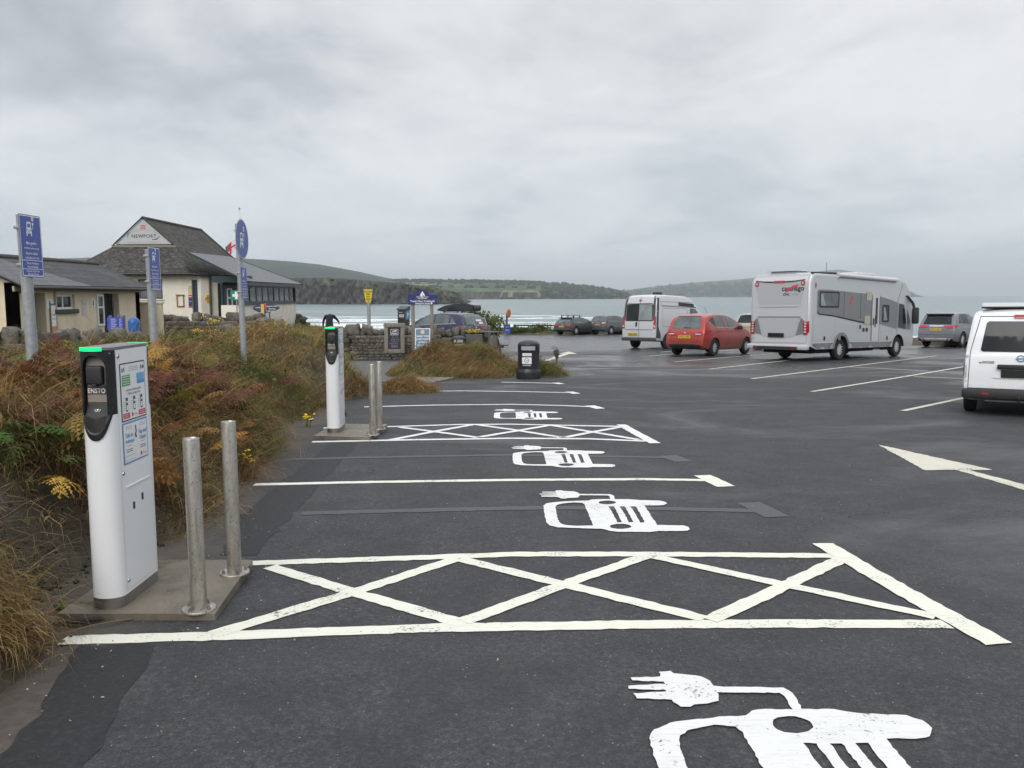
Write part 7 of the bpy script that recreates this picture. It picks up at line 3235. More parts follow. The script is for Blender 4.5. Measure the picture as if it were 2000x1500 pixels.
# ---------------------------------------------------------------- motorhome
v = Vehicle('motorhome', 'large silver grey motorhome with red slash lettering on its back', 'motorhome')
M_MH = car_paint('motorhome silver', (.44, .455, .475), .15, .32)
M_MHW = car_paint('motorhome pale rear', (.54, .54, .555), .1, .35)
M_MHG = plain('motorhome grey panel', (.215, .22, .225), .35, metal=.3, var=.05)
prof = [(-2.02, .52), (-2.02, 2.62), (-1.90, 2.86), (-1.70, 2.92), (4.05, 2.92), (4.62, 2.80), (5.02, 2.46), (5.28, 1.80), (5.45, 1.10), (5.44, .55), (5.2, .36), (-1.6, .40)]
W2 = 1.135
bm = bmesh.new()
vs1 = [bm.verts.new((-W2, y, z)) for y, z in prof]
vs2 = [bm.verts.new((W2, y, z)) for y, z in prof]
n = len(prof)
bm.faces.new(vs1)
bm.faces.new(vs2[::-1])
for i in range(n):
    bm.faces.new((vs1[(i + 1) % n], vs1[i], vs2[i], vs2[(i + 1) % n]))
bmesh.ops.recalc_face_normals(bm, faces=bm.faces)
bm.edges.ensure_lookup_table()
eds = [e for e in bm.edges if abs(abs(e.verts[0].co.x - e.verts[1].co.x)) < 1e-6 and min(e.verts[0].co.z, e.verts[1].co.z) > .5]
bmesh.ops.bevel(bm, geom=eds, offset=.13, segments=5, affect='EDGES', profile=.5, clamp_overlap=True)
mb = MB()
mb.bm(bm, smooth=True)
v.body('body', mb, M_MH, [(.70, 1.4, 0, .36, .47), (-1.4, -.70, 0, .36, .47), (.70, 1.4, 4.15, .36, .46), (-1.4, -.70, 4.15, .36, .46)])
for x, y in ((.99, 0), (-.99, 0), (.99, 4.15), (-.99, 4.15)):
    v.wheel(x, y, .355, .23, M_RIM, 12, .64)
# rear moulding
v.patch('rear_panel', 'B', rrect(-1.02, .62, 1.02, 2.80, .10), M_MHW, .012)
v.patches('rear_recess', 'B', [([(-.92, 2.66), (-.60, 2.62), (0, 2.60), (.60, 2.62), (.92, 2.66), (.93, 2.60), (.80, 1.92), (.74, 1.86), (-.74, 1.86), (-.80, 1.92), (-.93, 2.60)], plain('recess silver', (.45, .45, .465), .4, metal=.1, var=.02), 0),
                               ([(-.74, 1.80), (.74, 1.80), (.74, 1.86), (-.74, 1.86)], M_MHW, .015),
                               ([(-.92, 2.66), (-.60, 2.62), (0, 2.60), (.60, 2.62), (.92, 2.66), (.92, 2.69), (.60, 2.655), (0, 2.635), (-.60, 2.655), (-.92, 2.69)], M_TRIM, .012)], .018)
v.patches('boot_lid', 'B', [([(-.80, 1.46), (.80, 1.46), (.62, .86), (.44, .80), (-.44, .80), (-.62, .86)], plain('recess silver', (.45, .45, .465), .4), .004),
                            ([(-.80, 1.455), (.80, 1.455), (.80, 1.475), (-.80, 1.475)], M_SEAM, .012),
                            ([(-1.0, 1.28), (-.82, 1.44), (-.64, .86), (-.92, .92)], M_MHG, .002), ([(1.0, 1.28), (.82, 1.44), (.64, .86), (.92, .92)], M_MHG, .002)], .020)
for s in (-1, 1):
    v.patches('tail_light', 'B', [([(s * .90, 1.28), (s * 1.07, 1.40) if False else (s * 1.09, 1.34), (s * 1.10, 1.0), (s * 1.06, .90), (s * .93, .88)], M_LAMP, 0)] +
              [([(s * .95, 1.22 - .09 * k), (s * 1.02, 1.22 - .09 * k), (s * 1.02, 1.28 - .09 * k), (s * .95, 1.28 - .09 * k)], M_LAMPC, .008) for k in range(4)], .035)
    v.patches('marker_light', 'B', [([oval(s * .86, 2.57, .075, .085, 18)], M_LAMP, 0), ([oval(s * .86, 2.57, .034, .04, 12)], M_LAMPC, .006)], .030)
v.patch('brake_light', 'B', [(-.20, 2.60), (.20, 2.60), (.20, 2.66), (-.20, 2.66)], M_LAMP, .040)
mb = MB()
v.text(mb, 'B', 'carthago', .50, 2.40, .235, 0, .030, .012)
v.text(mb, 'B', 'chic', .26, 2.22, .15, 0, .030, .01)
v.text(mb, 'B', 'e-line', .58, 2.215, .10, 1, .030)
v.text(mb, 'B', 'GB', -1.0, .745, .12, 1, .030, .01)
f_, q_ = subdiv_poly([[(.22, 2.30), (.38, 2.33), (.42, 2.38), (.62, 2.42), (.72, 2.54), (.52, 2.49), (.40, 2.44), (.30, 2.40)]], .2)
mb.add([v.cast('B', p[0], p[1], .036) for p in f_], q_, mi=2)
mb.build('lettering', [M_BTXT, M_GREYT, M_REDN], v.r)
v.plate(-2.075, .86, None, M_PLATEK, w=.60, h=.14, x=-.08)
mb = MB()
mb.box(-1.12, -2.20, .38, 1.12, -1.98, .56, bev=.04)
mb.build('bumper', M_MHW, v.r)
mb = MB()
mb.box(-.86, -2.212, .40, .80, -2.19, .49)
mb.box(-.84, -2.216, .43, -.66, -2.21, .465, mi=1)
mb.box(.60, -2.216, .43, .78, -2.21, .465, mi=1)
mb.build('bumper_grille', [M_TRIM, M_LAMP], v.r)
# right flank
v.patches('window_band', 'R', [([(-1.55, 2.36), (-1.62, 2.30), (-1.62, 1.66), (-1.50, 1.58), (-.6, 1.53), (1.1, 1.33), (2.02, 1.24), (2.02, 2.26), (-1.0, 2.37)], M_MHG, 0),
                               ([(2.62, 1.22), (4.02, 1.02), (4.02, 1.98), (3.5, 2.08), (2.62, 2.20)], M_MHG, 0),
                               ([(-1.62, 1.60), (-1.50, 1.535), (-.6, 1.485), (1.1, 1.28), (2.02, 1.19), (2.02, 1.235), (1.1, 1.325), (-.6, 1.525), (-1.50, 1.575), (-1.62, 1.66)], M_TRIM, .001),
                               ([(.08, 1.46), (.10, 1.46), (.10, 2.33), (.08, 2.33)], M_SEAM, .002), ([(1.22, 1.32), (1.24, 1.32), (1.24, 2.29), (1.22, 2.29)], M_SEAM, .002),
                               ([(.42, 1.85), (.52, 1.86), (.62, 2.02), (.74, 2.12), (.70, 2.18), (.56, 2.18), (.58, 2.08), (.50, 1.98)], M_REDN, .003)], .008, step=.3)
for (a, b, c, d) in ((-1.50, 1.78, -.25, 2.31), (2.82, 1.28, 3.32, 1.90)):
    w_ = v.patch('window', 'R', [rrect(a, b, c, d, .06), rrect(a + .05, b + .05, c - .05, d - .05, .05)], M_TRIM, .022, step=.3)
    v.patches('pane', 'R', [([rrect(a + .04, b + .04, c - .04, d - .04, .05)], M_CARGM if a < 0 else M_CARGL, 0), ([(a + .10, b + .06), (a + .40, b + .06), (a + .20, d - .1), (a + .08, d - .08)], M_CARGG, .002)], .016, w_, .3)
v.patch('cab_window', 'R', [(4.08, 1.08), (4.72, 1.0), (4.70, 1.35), (4.50, 1.92), (4.10, 1.96)], M_CARGL, .012)
v.patch('cab_window', 'R', [(4.80, 1.0), (5.10, .98), (5.02, 1.35), (4.78, 1.75)], M_CARGM, .012)
dr = v.patches('entrance_door', 'R', [([rrect(2.06, .60, 2.58, 2.24, .05)], M_MHW, 0), ([rrect(2.30, 1.22, 2.46, 2.14, .03)], M_CARGL, .004), ([(2.58, .60), (2.60, .60), (2.60, 2.24), (2.58, 2.24)], M_SEAM, .002),
                                      ([(2.04, .60), (2.06, .60), (2.06, 2.24), (2.04, 2.24)], M_SEAM, .002), ([rrect(2.12, 1.18, 2.20, 1.42, .02), ], M_TRIM, .012), ([rrect(2.26, 1.10, 2.33, 1.50, .02)], M_TRIM, .012)], .014, step=.3)
for (a, b, c, d) in ((-1.84, .62, -.40, 2.0 - .48), (2.80, .56, 3.70, 1.02), (1.10, .98, 1.40, 1.38)):
    v.patches('service_hatch', 'R', [([rrect(a, b, c, d, .06), rrect(a + .018, b + .018, c - .018, d - .018, .05)], M_MHW, 0), ([rrect((a + c) / 2 - .05, b + .07, (a + c) / 2 + .05, b + .20, .01)], M_TRIM, .003)], .008, step=.3)
v.patches('vent_grille', 'R', [([rrect(-.22, .68, -.06, .86, .02)], M_MHG, 0), ([rrect(1.42, .95, 1.56, 1.08, .03)], M_TRIM, 0), ([rrect(1.64, .95, 1.80, 1.08, .03)], M_TRIM, 0)], .010)
for lp in (rrect(1.62, 2.05, 2.0, 2.35, .02), rrect(1.52, 1.20, 1.92, 1.50, .02)):
    v.patch('vent_cover', 'R', [lp], plain('beige vent', (.42, .41, .34), .5), .018)
v.patches('skirt', 'R', [([(-2.0, .40), (-.52, .38), (-.52, .60), (-2.0, .60)], M_MHG, 0), ([(.52, .38), (3.66, .36), (3.66, .56), (.52, .60)], M_MHG, 0), ([(-2.0, .60), (-.52, .60), (-.52, .63), (-2.0, .63)], M_MHW, .004), ([(.52, .60), (3.66, .56), (3.66, .59), (.52, .63)], M_MHW, .004)], .010, step=.3)
v.patch('cab_seam', 'R', [(4.00, .60), (4.015, .60), (4.035, 2.1), (4.36, 2.66), (4.345, 2.67), (4.02, 2.1)], M_SEAM, .006)
v.patches('marker_light', 'R', [([oval(-1.74, 2.5, .045, .09, 12)], M_LAMP, 0)], .010)
v.patch('arch_trim', 'R', [[(math.cos(a) * .56, .36 + math.sin(a) * .58) for a in np.linspace(-.05, PI + .05, 22)] + [(math.cos(a) * .465, .36 + math.sin(a) * .475) for a in np.linspace(PI + .05, -.05, 22)]], M_MHG, .012)
mb = MB()
mb.tube([(1.13, -.35, 2.86), (1.13, 3.75, 2.80)], .085, 12)
mb.tube([(1.13, -.40, 2.86), (1.13, -.33, 2.86)], .10, 12)
mb.build('awning', M_MHW, v.r)
mb = MB()
mb.tube([(1.06, -1.9, 2.90), (1.08, -.4, 2.93)], .03, 8)
mb.build('roof_rail', M_TRIM, v.r)
mb = MB()
mb.box(-.70, -1.5, 2.90, .25, -.7, 3.00, bev=.04)
mb.box(-.80, -1.6, 3.00, .32, -.62, 3.03, bev=.012)
mb.build('roof_hatch', M_MHW, v.r)
mb = MB()
mb.box(-.4, 1.6, 2.88, .75, 3.0, 3.05, bev=.07)
mb.build('roof_unit', M_MHW, v.r)
mb = MB()
mb.tube([(.4, .2, 2.9), (.4, .2, 3.35)], .008, 5)
mb.build('aerial', M_TRIM, v.r)
mb = MB()
mb.tube([(1.02, 4.4, 2.26), (1.14, 4.78, 2.22), (1.24, 5.0, 1.98), (1.28, 5.08, 1.75)], .05, 8)
mb.box(1.20, 4.98, 1.20, 1.44, 5.16, 1.82, bev=.06)
mb.build('mirror_arm', M_TRIM, v.r)
v.patch('windscreen', 'F', [(-.95, 1.35), (.95, 1.35), (.85, 2.35), (-.85, 2.35)], M_CARGL, .01)
mb = MB()
mb.box(-.9, -1.5, .25, .9, 4.8, .45)
mb.build('chassis', M_ARCH, v.r)
mb = MB()
mb.box(1.08, 2.1, .28, 1.20, 2.6, .32)
mb.build('step', M_CHROME, v.r)
wx, wy = gp(1640, 703)
hd = 50
v.place(wx - 1.10 * math.cos(R(hd)), wy + 1.10 * math.sin(R(hd)), hd)

# ---------------------------------------------------------------- silver high-roof panel van
v = Vehicle('parked_van', 'silver high roof panel van with grey trim left of the red car', 'van')
M_VAN = car_paint('van silver', (.58, .59, .61), .15, .3)
top = [(-.95, .60), (-.945, 1.1), (-.90, 1.62), (-.84, 2.10), (-.76, 2.38), (-.62, 2.46), (0, 2.49), (1.6, 2.45), (2.05, 2.36), (2.45, 2.06), (2.75, 1.78), (3.35, 1.28), (3.55, 1.15), (3.95, 1.02), (4.02, .80), (4.03, .5)]
bot = [(-.95, .42), (-.85, .36), (0, .30), (3.2, .28), (3.9, .30), (4.03, .40)]
v.body('body', shell(top, bot, 1.92, VAN_T, .04, .22, .35, .9, .03, .12), M_VAN, [(.68, 1.2, 0, .33, .40), (-1.2, -.68, 0, .33, .40), (.68, 1.2, 3.1, .33, .40), (-1.2, -.68, 3.1, .33, .40)])
for x, y in ((.85, 0), (-.85, 0), (.85, 3.1), (-.85, 3.1)):
    v.wheel(x, y, .33, .21, M_RIMD, 8, .58)
for s in (-1, 1):
    v.patch('corner_trim', 'B', [(s * .76, 1.30), (s * .87, 1.30), (s * .85, 1.9), (s * .80, 2.42), (s * .70, 2.42), (s * .74, 1.9)] if True else None, M_TRIMG, .010)
    v.patches('tail_light', 'B', [([(s * .79, .92), (s * .92, .92), (s * .92, 1.48), (s * .80, 1.48)], M_LAMP, 0), ([(s * .82, .98), (s * .90, .98), (s * .90, 1.08), (s * .82, 1.08)], M_LAMPC, .004)], .014)
    v.patch('rear_window', 'B', [(s * .03, 1.30), (s * .68, 1.30), (s * .70, 1.36), (s * .66, 1.98), (s * .62, 2.02), (s * .03, 2.03)], M_CARGG if s > 0 else M_CARGL, .012)
    v.patch('corner_trim', 'R' if s > 0 else 'L', [(-.92, .50), (-.60, .50), (-.60, .62), (-.78, 1.0), (-.76, 1.6), (-.60, 2.38), (-.74, 2.40), (-.88, 1.7)], M_TRIMG, .008)
v.patches('rear_frame', 'B', [([[(-.74, 1.26), (.74, 1.26), (.73, 2.0), (.66, 2.07), (-.66, 2.07), (-.73, 2.0)], [(-.70, 1.30), (-.66, 2.03), (.66, 2.03), (.70, 1.30)]], M_TRIM, 0)], .008)
v.patches('door_seam', 'B', [([(-.008, .50), (.008, .50), (.008, 2.36), (-.008, 2.36)], M_SEAM, 0), ([(-.76, .86), (.76, .86), (.76, .88), (-.76, .88)], M_SEAM, 0), ([rrect(-.19, 1.02, -.09, 1.22, .03)], M_TRIM, .006), ([rrect(-.08, 2.17, .06, 2.24, .02)], M_LAMP, .010)], .008)
v.plate(-.985, .66, 'WM55 OBD', x=-.32)
mb = MB()
mb.box(-.92, -1.04, .36, .92, -.90, .52, bev=.035)
mb.build('bumper', M_TRIMG, v.r)
v.patches('side_moulding', 'R', [([(-.5, 1.98), (.9, 1.96), (.9, 2.12), (-.5, 2.14)], M_VAN, .006), ([(.9, 1.96), (2.62, 1.90), (2.40, 2.06), (.9, 2.12)], M_TRIM, .004), ([(-.5, 1.94), (2.62, 1.88), (2.62, 1.895), (-.5, 1.96)], M_SEAM, .002), ([(-.5, 2.14), (2.3, 2.11), (2.3, 2.125), (-.5, 2.155)], M_SEAM, .002)], .008, step=.3)
v.patches('side_panel_seam', 'R', [([[(-.45, 1.00), (1.55, 1.00), (1.62, 1.06), (1.62, 1.78), (1.55, 1.84), (-.45, 1.86)], [(-.44, 1.01), (-.44, 1.85), (1.54, 1.83), (1.61, 1.78), (1.61, 1.07), (1.54, 1.01)]], M_SEAM, 0)], .006, step=.3)
v.patch('cab_window', 'R', [(1.80, 1.34), (2.85, 1.28), (2.70, 1.50), (2.35, 1.82), (1.86, 1.86)], M_CARGM, .008)
v.patch('windscreen', 'F', [(-.74, 1.3), (.74, 1.3), (.62, 1.9), (-.62, 1.9)], M_CARGL, .008)
mirror_(v, 2.72, 1.36, .93, M_TRIM, 1.2)
mb = MB()
mb.box(-.10, .25, 2.48, .24, .55, 2.60, bev=.02)
mb.build('roof_vent', M_TRIM, v.r)
wx, wy = gp(1303, 681)
hd = 44
v.place(wx - .92 * math.cos(R(hd)), wy + .92 * math.sin(R(hd)), hd)

# ---------------------------------------------------------------- white camper van, cut by the right edge
v = Vehicle('camper_van', 'white electric van with a raised roof cut by the right edge', 'van')
M_WV = car_paint('van white', (.76, .77, .79), .0, .3)
top = [(-.80, .52), (-.795, .75), (-.785, 1.02), (-.76, 1.10), (-.70, 1.40), (-.60, 1.70), (-.52, 1.80), (-.35, 1.85), (.6, 1.87), (1.9, 1.84), (2.3, 1.72), (2.9, 1.28), (3.15, 1.12), (3.6, .98), (3.75, .75), (3.76, .5)]
bot = [(-.80, .36), (-.7, .26), (0, .22), (2.9, .2), (3.6, .24), (3.76, .38)]
VT = [(0, .92), (.12, .97), (.30, 1.0), (.5, .985), (.6, .965), (.8, .90), (.94, .845), (1, .82)]
v.body('body', shell(top, bot, 1.74, VT, .045, .22, .35, .9, .03, .10), M_WV, [(.60, 1.1, 0, .31, .36), (-1.1, -.60, 0, .31, .36), (.60, 1.1, 2.9, .31, .36), (-1.1, -.60, 2.9, .31, .36)])
for x, y in ((.76, 0), (-.76, 0), (.76, 2.9), (-.76, 2.9)):
    v.wheel(x, y, .31, .2, M_RIM, 10, .62)
v.patch('rear_window', 'B', [(-.60, 1.14), (-.57, 1.11), (.57, 1.11), (.60, 1.14), (.53, 1.60), (.49, 1.63), (-.49, 1.63), (-.53, 1.60)], M_CARGL, .010)
mb = MB()
mb.box(-.34, -.86, .815, .58 - .0, -.79, .895, bev=.02)
mb.build('handle_bar', M_TRIM, v.r)
v.plate(-.822, .735, None, M_PLATEK, w=.60, h=.135, x=.02)
v.patch('brake_light', 'B', [rrect(-.13, 1.68, .13, 1.74, .015)], M_LAMP, .020)
v.patches('door_seam', 'B', [([[(-.775, .47), (.775, .47), (.76, 1.1), (.63, 1.72), (-.63, 1.72), (-.76, 1.1)], [(-.765, .48), (-.75, 1.1), (-.62, 1.71), (.62, 1.71), (.75, 1.1), (.765, .48)]], M_SEAM, 0), ([rrect(-.40, .66, .44, .682, .01)], M_WV, .012)], .006)
v.patches('badge', 'B', [([oval(0, 1.0, .062, .058, 24), oval(0, 1.0, .046, .043, 24)], plain('badge blue', (.03, .09, .28), .3), 0), ([(-.075, .99), (.075, .99), (.075, 1.01), (-.075, 1.01)], M_CHROME, .004), ([(-.06, .994), (.06, .994), (.06, 1.006), (-.06, 1.006)], M_BLUEN, .006)], .012)
mb = MB()
v.text(mb, 'B', 'e-NV200', -.50, .925, .062, 0, .010, .015)
mb.build('lettering', [M_BTXT], v.r)
for s in (-1, 1):
    v.patches('tail_light', 'B', [([(s * .80, .66), (s * .88, .66), (s * .88, .90), (s * .80, .90)], M_LAMPC, 0), ([(s * .81, .75), (s * .88, .75), (s * .88, .82), (s * .81, .82)], M_LAMPO, .006)], .012)
    v.patches('tail_light', 'L' if s < 0 else 'R', [([(-.77, .66), (-.64, .68), (-.66, .90), (-.76, .90)], M_LAMPC, 0), ([(-.77, .75), (-.66, .75), (-.66, .82), (-.77, .82)], M_LAMPO, .006)], .012)
mb = MB()
mb.box(-.86, -.90, .30, .86, -.74, .47, bev=.04)
mb.build('bumper', M_TRIM, v.r)
for s in (-1, 1):
    mb = MB()
    mb.box(s * .50 - .055, -.905, .375, s * .50 + .055, -.892, .405)
    mb.build('reflector', M_LAMP, v.r)
mb = MB()
mb.tube([(-.5, -.84, .26), (.5, -.84, .26)], .03, 8)
mb.tube([(0, -.84, .26), (0, -.98, .27), (0, -1.0, .33)], .022, 8)
mb.lathe([(0, .03), (.025, .02), (.03, 0), (.02, -.02)], 12, Matrix.Translation((0, -1.0, .345)))
mb.build('tow_bar', M_TRIM, v.r)
mb = MB()
mb.prism([(-.62, -.42), (.62, -.42), (.62, 1.9), (.5, 2.05), (-.5, 2.05), (-.62, 1.9)], 1.885, 1.955)
o_ = mb.build('pop_top_roof', M_WV, v.r)
mb = MB()
mb.box(-.63, -.43, 1.86, .63, 1.9, 1.886)
mb.build('roof_seal', M_TRIM, v.r)
for z in (.58, 1.02):
    for s in (-1, 1):
        mb = MB()
        mb.box(s * .80 - .02, -.80, z, s * .80 + .02, -.76, z + .055, bev=.006)
        mb.build('hinge', M_WV, v.r)
hd = 32
v.r.scale = (.87, .87, .87)
wx, wy = gp(1898, 802)
v.place(wx + .66 * math.cos(R(hd)), wy - .66 * math.sin(R(hd)) + .05, hd)

# ---------------------------------------------------------------- generic estate / hatch / SUV / people carrier
def simple_car(name, label, paint, L, W, H, wb, kind, place, rim, plate, rg, lamp='wide', detail=True, dark=False):
    v = Vehicle('parked_car', label, 'car', 'cars parked along the bays')
    ro = (L - wb) * .47
    fo = L - wb - ro
    k = H / 1.5
    if kind == 'hatch':
        top = [(-ro, .48), (-ro + .02, .66), (-ro + .07, .86), (-ro + .13, .95 * k), (-ro + .34, 1.20 * k), (-ro + .60, 1.40 * k), (-ro + .85, 1.455 * k), (.6, 1.5 * k), (1.15, 1.47 * k), (1.6, 1.33 * k), (2.15, 1.05 * k), (2.3, .98 * k), (wb + fo * .4, .86 * k), (wb + fo - .08, .72), (wb + fo, .5)]
    elif kind == 'suv':
        top = [(-ro, .55), (-ro + .015, .80), (-ro + .06, 1.0), (-ro + .14, 1.08), (-ro + .42, 1.40 * k), (-ro + .56, 1.45 * k), (-ro + .9, 1.49 * k), (.6, 1.5 * k), (1.15, 1.46 * k), (1.6, 1.31 * k), (2.15, 1.08 * k), (2.3, 1.02 * k), (wb + fo * .4, .92 * k), (wb + fo - .08, .78), (wb + fo, .55)]
    else:
        top = [(-ro, .50), (-ro + .015, .72), (-ro + .05, .92), (-ro + .09, 1.0 * k), (-ro + .28, 1.32 * k), (-ro + .40, 1.43 * k), (-ro + .6, 1.47 * k), (.5, 1.5 * k), (1.15, 1.46 * k), (1.65, 1.30 * k), (2.2, 1.02 * k), (2.35, .95 * k), (wb + fo * .4, .86 * k), (wb + fo - .08, .74), (wb + fo, .5)]
    bot = [(-ro, .38), (-ro + .1, .27), (0, .22), (wb, .21), (wb + fo - .1, .24), (wb + fo, .38)]
    rad = .33 if kind != 'suv' else .36
    hw = W / 2
    v.body('body', shell(top, bot, W, CAR_T, .09, .22), paint, [(hw - .26, hw + .3, 0, rad, rad + .055), (-hw - .3, -hw + .26, 0, rad, rad + .055), (hw - .28, hw + .3, wb, rad, rad + .055), (-hw - .3, -hw + .28, wb, rad, rad + .055)])
    for x in (hw - .11, -hw + .11):
        for y in (0, wb):
            v.wheel(x, y, rad, .21, rim, 10, .66)
    zb_, zt_ = {'hatch': (.98 * k, 1.34 * k), 'suv': (1.10, 1.40 * k), 'mpv': (1.02 * k, 1.39 * k)}[kind]
    g = hw * .72
    gt = hw * .60
    v.patch('rear_window', 'B', [(-g, zb_), (g, zb_), (gt, zt_), (-gt, zt_)], M_CARGL if dark else M_CARGM, .010)
    v.patch('rear_wiper', 'B', [(-.05, zb_ + .01), (.26, zb_ + .02), (.26, zb_ + .035), (-.05, zb_ + .05)], M_TRIM, .018)
    for sd in ('R', 'L'):
        zt2 = 1.42 * k
        v.patch('side_window', sd, [(-ro + .55, zb_ + .05), (-.05, zb_ + .01), (-.05, zt2 - .05), (-ro + .85, zt2 - .07)], M_CARGL if dark else M_CARGM, .006)
        v.patch('side_window', sd, [(.02, zb_ + .01), (.80, zb_ - .01), (.76, zt2), (.02, zt2 - .03)], M_CARGL if dark else M_CARGM, .006)
        v.patch('side_window', sd, [(.88, zb_ - .01), (1.85, zb_ - .03), (1.35, zt2 - .07), (.85, zt2)], M_CARGM, .006)
        v.patches('window_trim', sd, [([(-ro + .50, zb_ + .035), (1.95, zb_ - .055), (1.95, zb_ - .04), (-ro + .55, zb_ + .05)], M_CHROME, .004)], .006)
        v.patches('door_seam', sd, [([(.835, .30), (.845, .30), (.845, zb_), (.835, zb_)], M_SEAM, 0), ([(1.88, .30), (1.89, .30), (1.93, zb_), (1.92, zb_)], M_SEAM, 0), ([(-.3, zb_ - .22), (1.9, zb_ - .25), (1.9, zb_ - .24), (-.3, zb_ - .21)], M_SEAM, 0)], .004)
        v.patch('door_handle', sd, [(1.05, zb_ - .15), (1.24, zb_ - .155), (1.24, zb_ - .13), (1.05, zb_ - .125)], paint, .02)
    zl = zb_ - (.17 if kind != 'suv' else .15)
    for s in (-1, 1):
        if lamp == 'wide':
            v.patches('tail_light', 'B', [([(s * .34, zl + .07), (s * .40, zl - .02), (s * .66, zl - .05), (s * (hw - .05), zl - .04), (s * (hw - .05), zl + .11), (s * .6, zl + .10)], M_LAMP, 0)], .012)
        else:
            v.patches('tail_light', 'B', [([(s * .42, zl + .10), (s * .46, zl - .06), (s * .70, zl - .08), (s * (hw - .05), zl - .04), (s * (hw - .05), zl + .12)], M_LAMP, 0), ([oval(s * .52, zl + .02, .065, .065, 14)], M_LAMPC, .006), ([oval(s * .67, zl + .02, .07, .07, 14)], M_LAMPC, .006)], .012)
        v.patch('tail_light', 'R' if s > 0 else 'L', [(-ro + .10, zl - .03), (-ro + .38, zl + .04), (-ro + .42, zl + .10), (-ro + .16, zl + .12)], M_LAMP, .012)
    yb = v.cast('B', 0, zl - .14, .0).y
    v.plate(yb - .014, zl - .10, plate, tilt=.15)
    v.patches('badge', 'B', [([oval(0, zl + .05, .05, .045, 16)], M_CHROME, 0)], .010)
    v.patches('bumper', 'B', [([(-hw + .1, .28), (hw - .1, .28), (hw - .14, .40), (-hw + .14, .40)], M_TRIM, 0), ([(-hw + .08, .60), (hw - .08, .60), (hw - .08, .612), (-hw + .08, .612)], M_SEAM, 0)], .010)
    v.patch('windscreen', 'F', [(-hw * .7, 1.05 * k), (hw * .7, 1.05 * k), (hw * .58, 1.38 * k), (-hw * .58, 1.38 * k)], M_CARGL, .008)
    mirror_(v, 1.72, zb_ + .03, hw - .06, M_TRIM)
    v.H, v.ro, v.hw, v.k, v.wb = H, ro, hw, k, wb
    v.place(*place)
    return v


def at_right_wheel(px, py, hd, hw):
    x, y = gp(px, py)
    return (x - (hw - .06) * math.cos(R(hd)), y + (hw - .06) * math.sin(R(hd)), hd)


def roof_bars(v, y0, y1, up=.09):
    for y in (y0, y1):
        mb = MB()
        z = v.H + up - .01
        mb.box(-v.hw * .72, y - .03, z, v.hw * .72, y + .03, z + .03, bev=.01)
        for s in (-1, 1):
            mb.box(s * v.hw * .68 - .04, y - .045, v.H - .09, s * v.hw * .68 + .04, y + .045, z + .045, bev=.015)
        mb.build('roof_bar', M_TRIM, v.r)


def spoiler(v, zt, y):
    mb = MB()
    mb.prism([(-v.hw * .70, y + .20), (-v.hw * .66, y), (v.hw * .66, y), (v.hw * .70, y + .20)], zt, zt + .05)
    mb.build('spoiler', M_TRIM, v.r)


P_DG = car_paint('dark grey car paint', (.055, .060, .068), .5)
P_MG = car_paint('mid grey car paint', (.115, .122, .130), .5)
P_SG = car_paint('silver grey car paint', (.17, .175, .195), .3)
P_BL = car_paint('violet blue car paint', (.012, .013, .058), .15)
P_SV = car_paint('silver car paint', (.40, .41, .42), .5)
P_WH = car_paint('white car paint', (.74, .75, .76), .0)

v = simple_car('c', 'dark grey hatchback with roof bars parked at the far seaward edge', P_DG, 4.3, 1.79, 1.43, 2.6, 'hatch', at_right_wheel(1125, 654, 43, .895), M_RIM, 'YD18 AXB', 1)
roof_bars(v, -.05, .75)
spoiler(v, 1.33, -v.ro + .42)
v = simple_car('c', 'mid grey people carrier parked beside the dark hatchback at the far edge', P_MG, 4.2, 1.76, 1.59, 2.58, 'mpv', at_right_wheel(1193.5, 653.5, 46, .88), M_RIM, 'YS06 LMO', 2, 'round')
mb = MB()
mb.tube([(0, .1, 1.57), (0, -.02, 1.72)], [.012, .006], 5)
mb.build('aerial', M_TRIM, v.r)
v = simple_car('c', 'grey sport utility car with black spoiler between the motorhome and the white van', P_SG, 4.7, 1.81, 1.69, 2.67, 'suv', at_right_wheel(1878, 678, 49, .905), M_RIM, 'PO17 XGU', 3, 'wide', True, True)
spoiler(v, 1.56, -v.ro + .30)
v.patches('skid_plate', 'B', [([(-.62, .30), (.62, .30), (.70, .44), (-.70, .44)], M_RIM, 0), ([(.48, .31), (.56, .31), (.62, .43), (.54, .43)], M_LAMP, .006), ([(-.48, .31), (-.56, .31), (-.62, .43), (-.54, .43)], M_LAMP, .006)], .018)
v.patches('tailgate_trim', 'B', [([(-.30, .985), (.30, .985), (.36, 1.05), (-.36, 1.05)], M_CHROME, 0)], .014)
v = simple_car('c', 'violet blue people carrier parked behind the stone wall', P_BL, 4.77, 1.88, 1.66, 2.85, 'mpv', (0, 0, 0), M_RIM, 'CV10 KDX', 4)
# its nose points to the left
x, z = at(924, 640, 36.5)
v.place(x - .55, 36.6, -57)
v = simple_car('c', 'grey estate carrying a black roof box behind the blue car', P_MG, 4.6, 1.82, 1.58, 2.7, 'hatch', (0, 0, 0), M_RIM, 'CX12 PFR', 5)
x, z = at(942, 640, 40.5)
v.place(x - .75, 40.4, -62)
roof_bars(v, -.1, .9, .10)
for s in (-1, 1):
    mb = MB()
    mb.tube([(s * v.hw * .70, -.75, v.H - .04), (s * v.hw * .70, -.3, v.H + .02), (s * v.hw * .70, 1.1, v.H + .02), (s * v.hw * .70, 1.3, v.H - .05)], .02, 6)
    mb.build('roof_rail', M_TRIM, v.r)
rbx = bpy.data.objects.new('roof_box', None)
prf = [(-.85, .02), (-.90, .16), (-.86, .30), (-.5, .37), (.2, .37), (.8, .28), (1.2, .12), (1.22, .04), (.9, 0), (-.6, 0)]
mb = MB()
bm = bmesh.new()
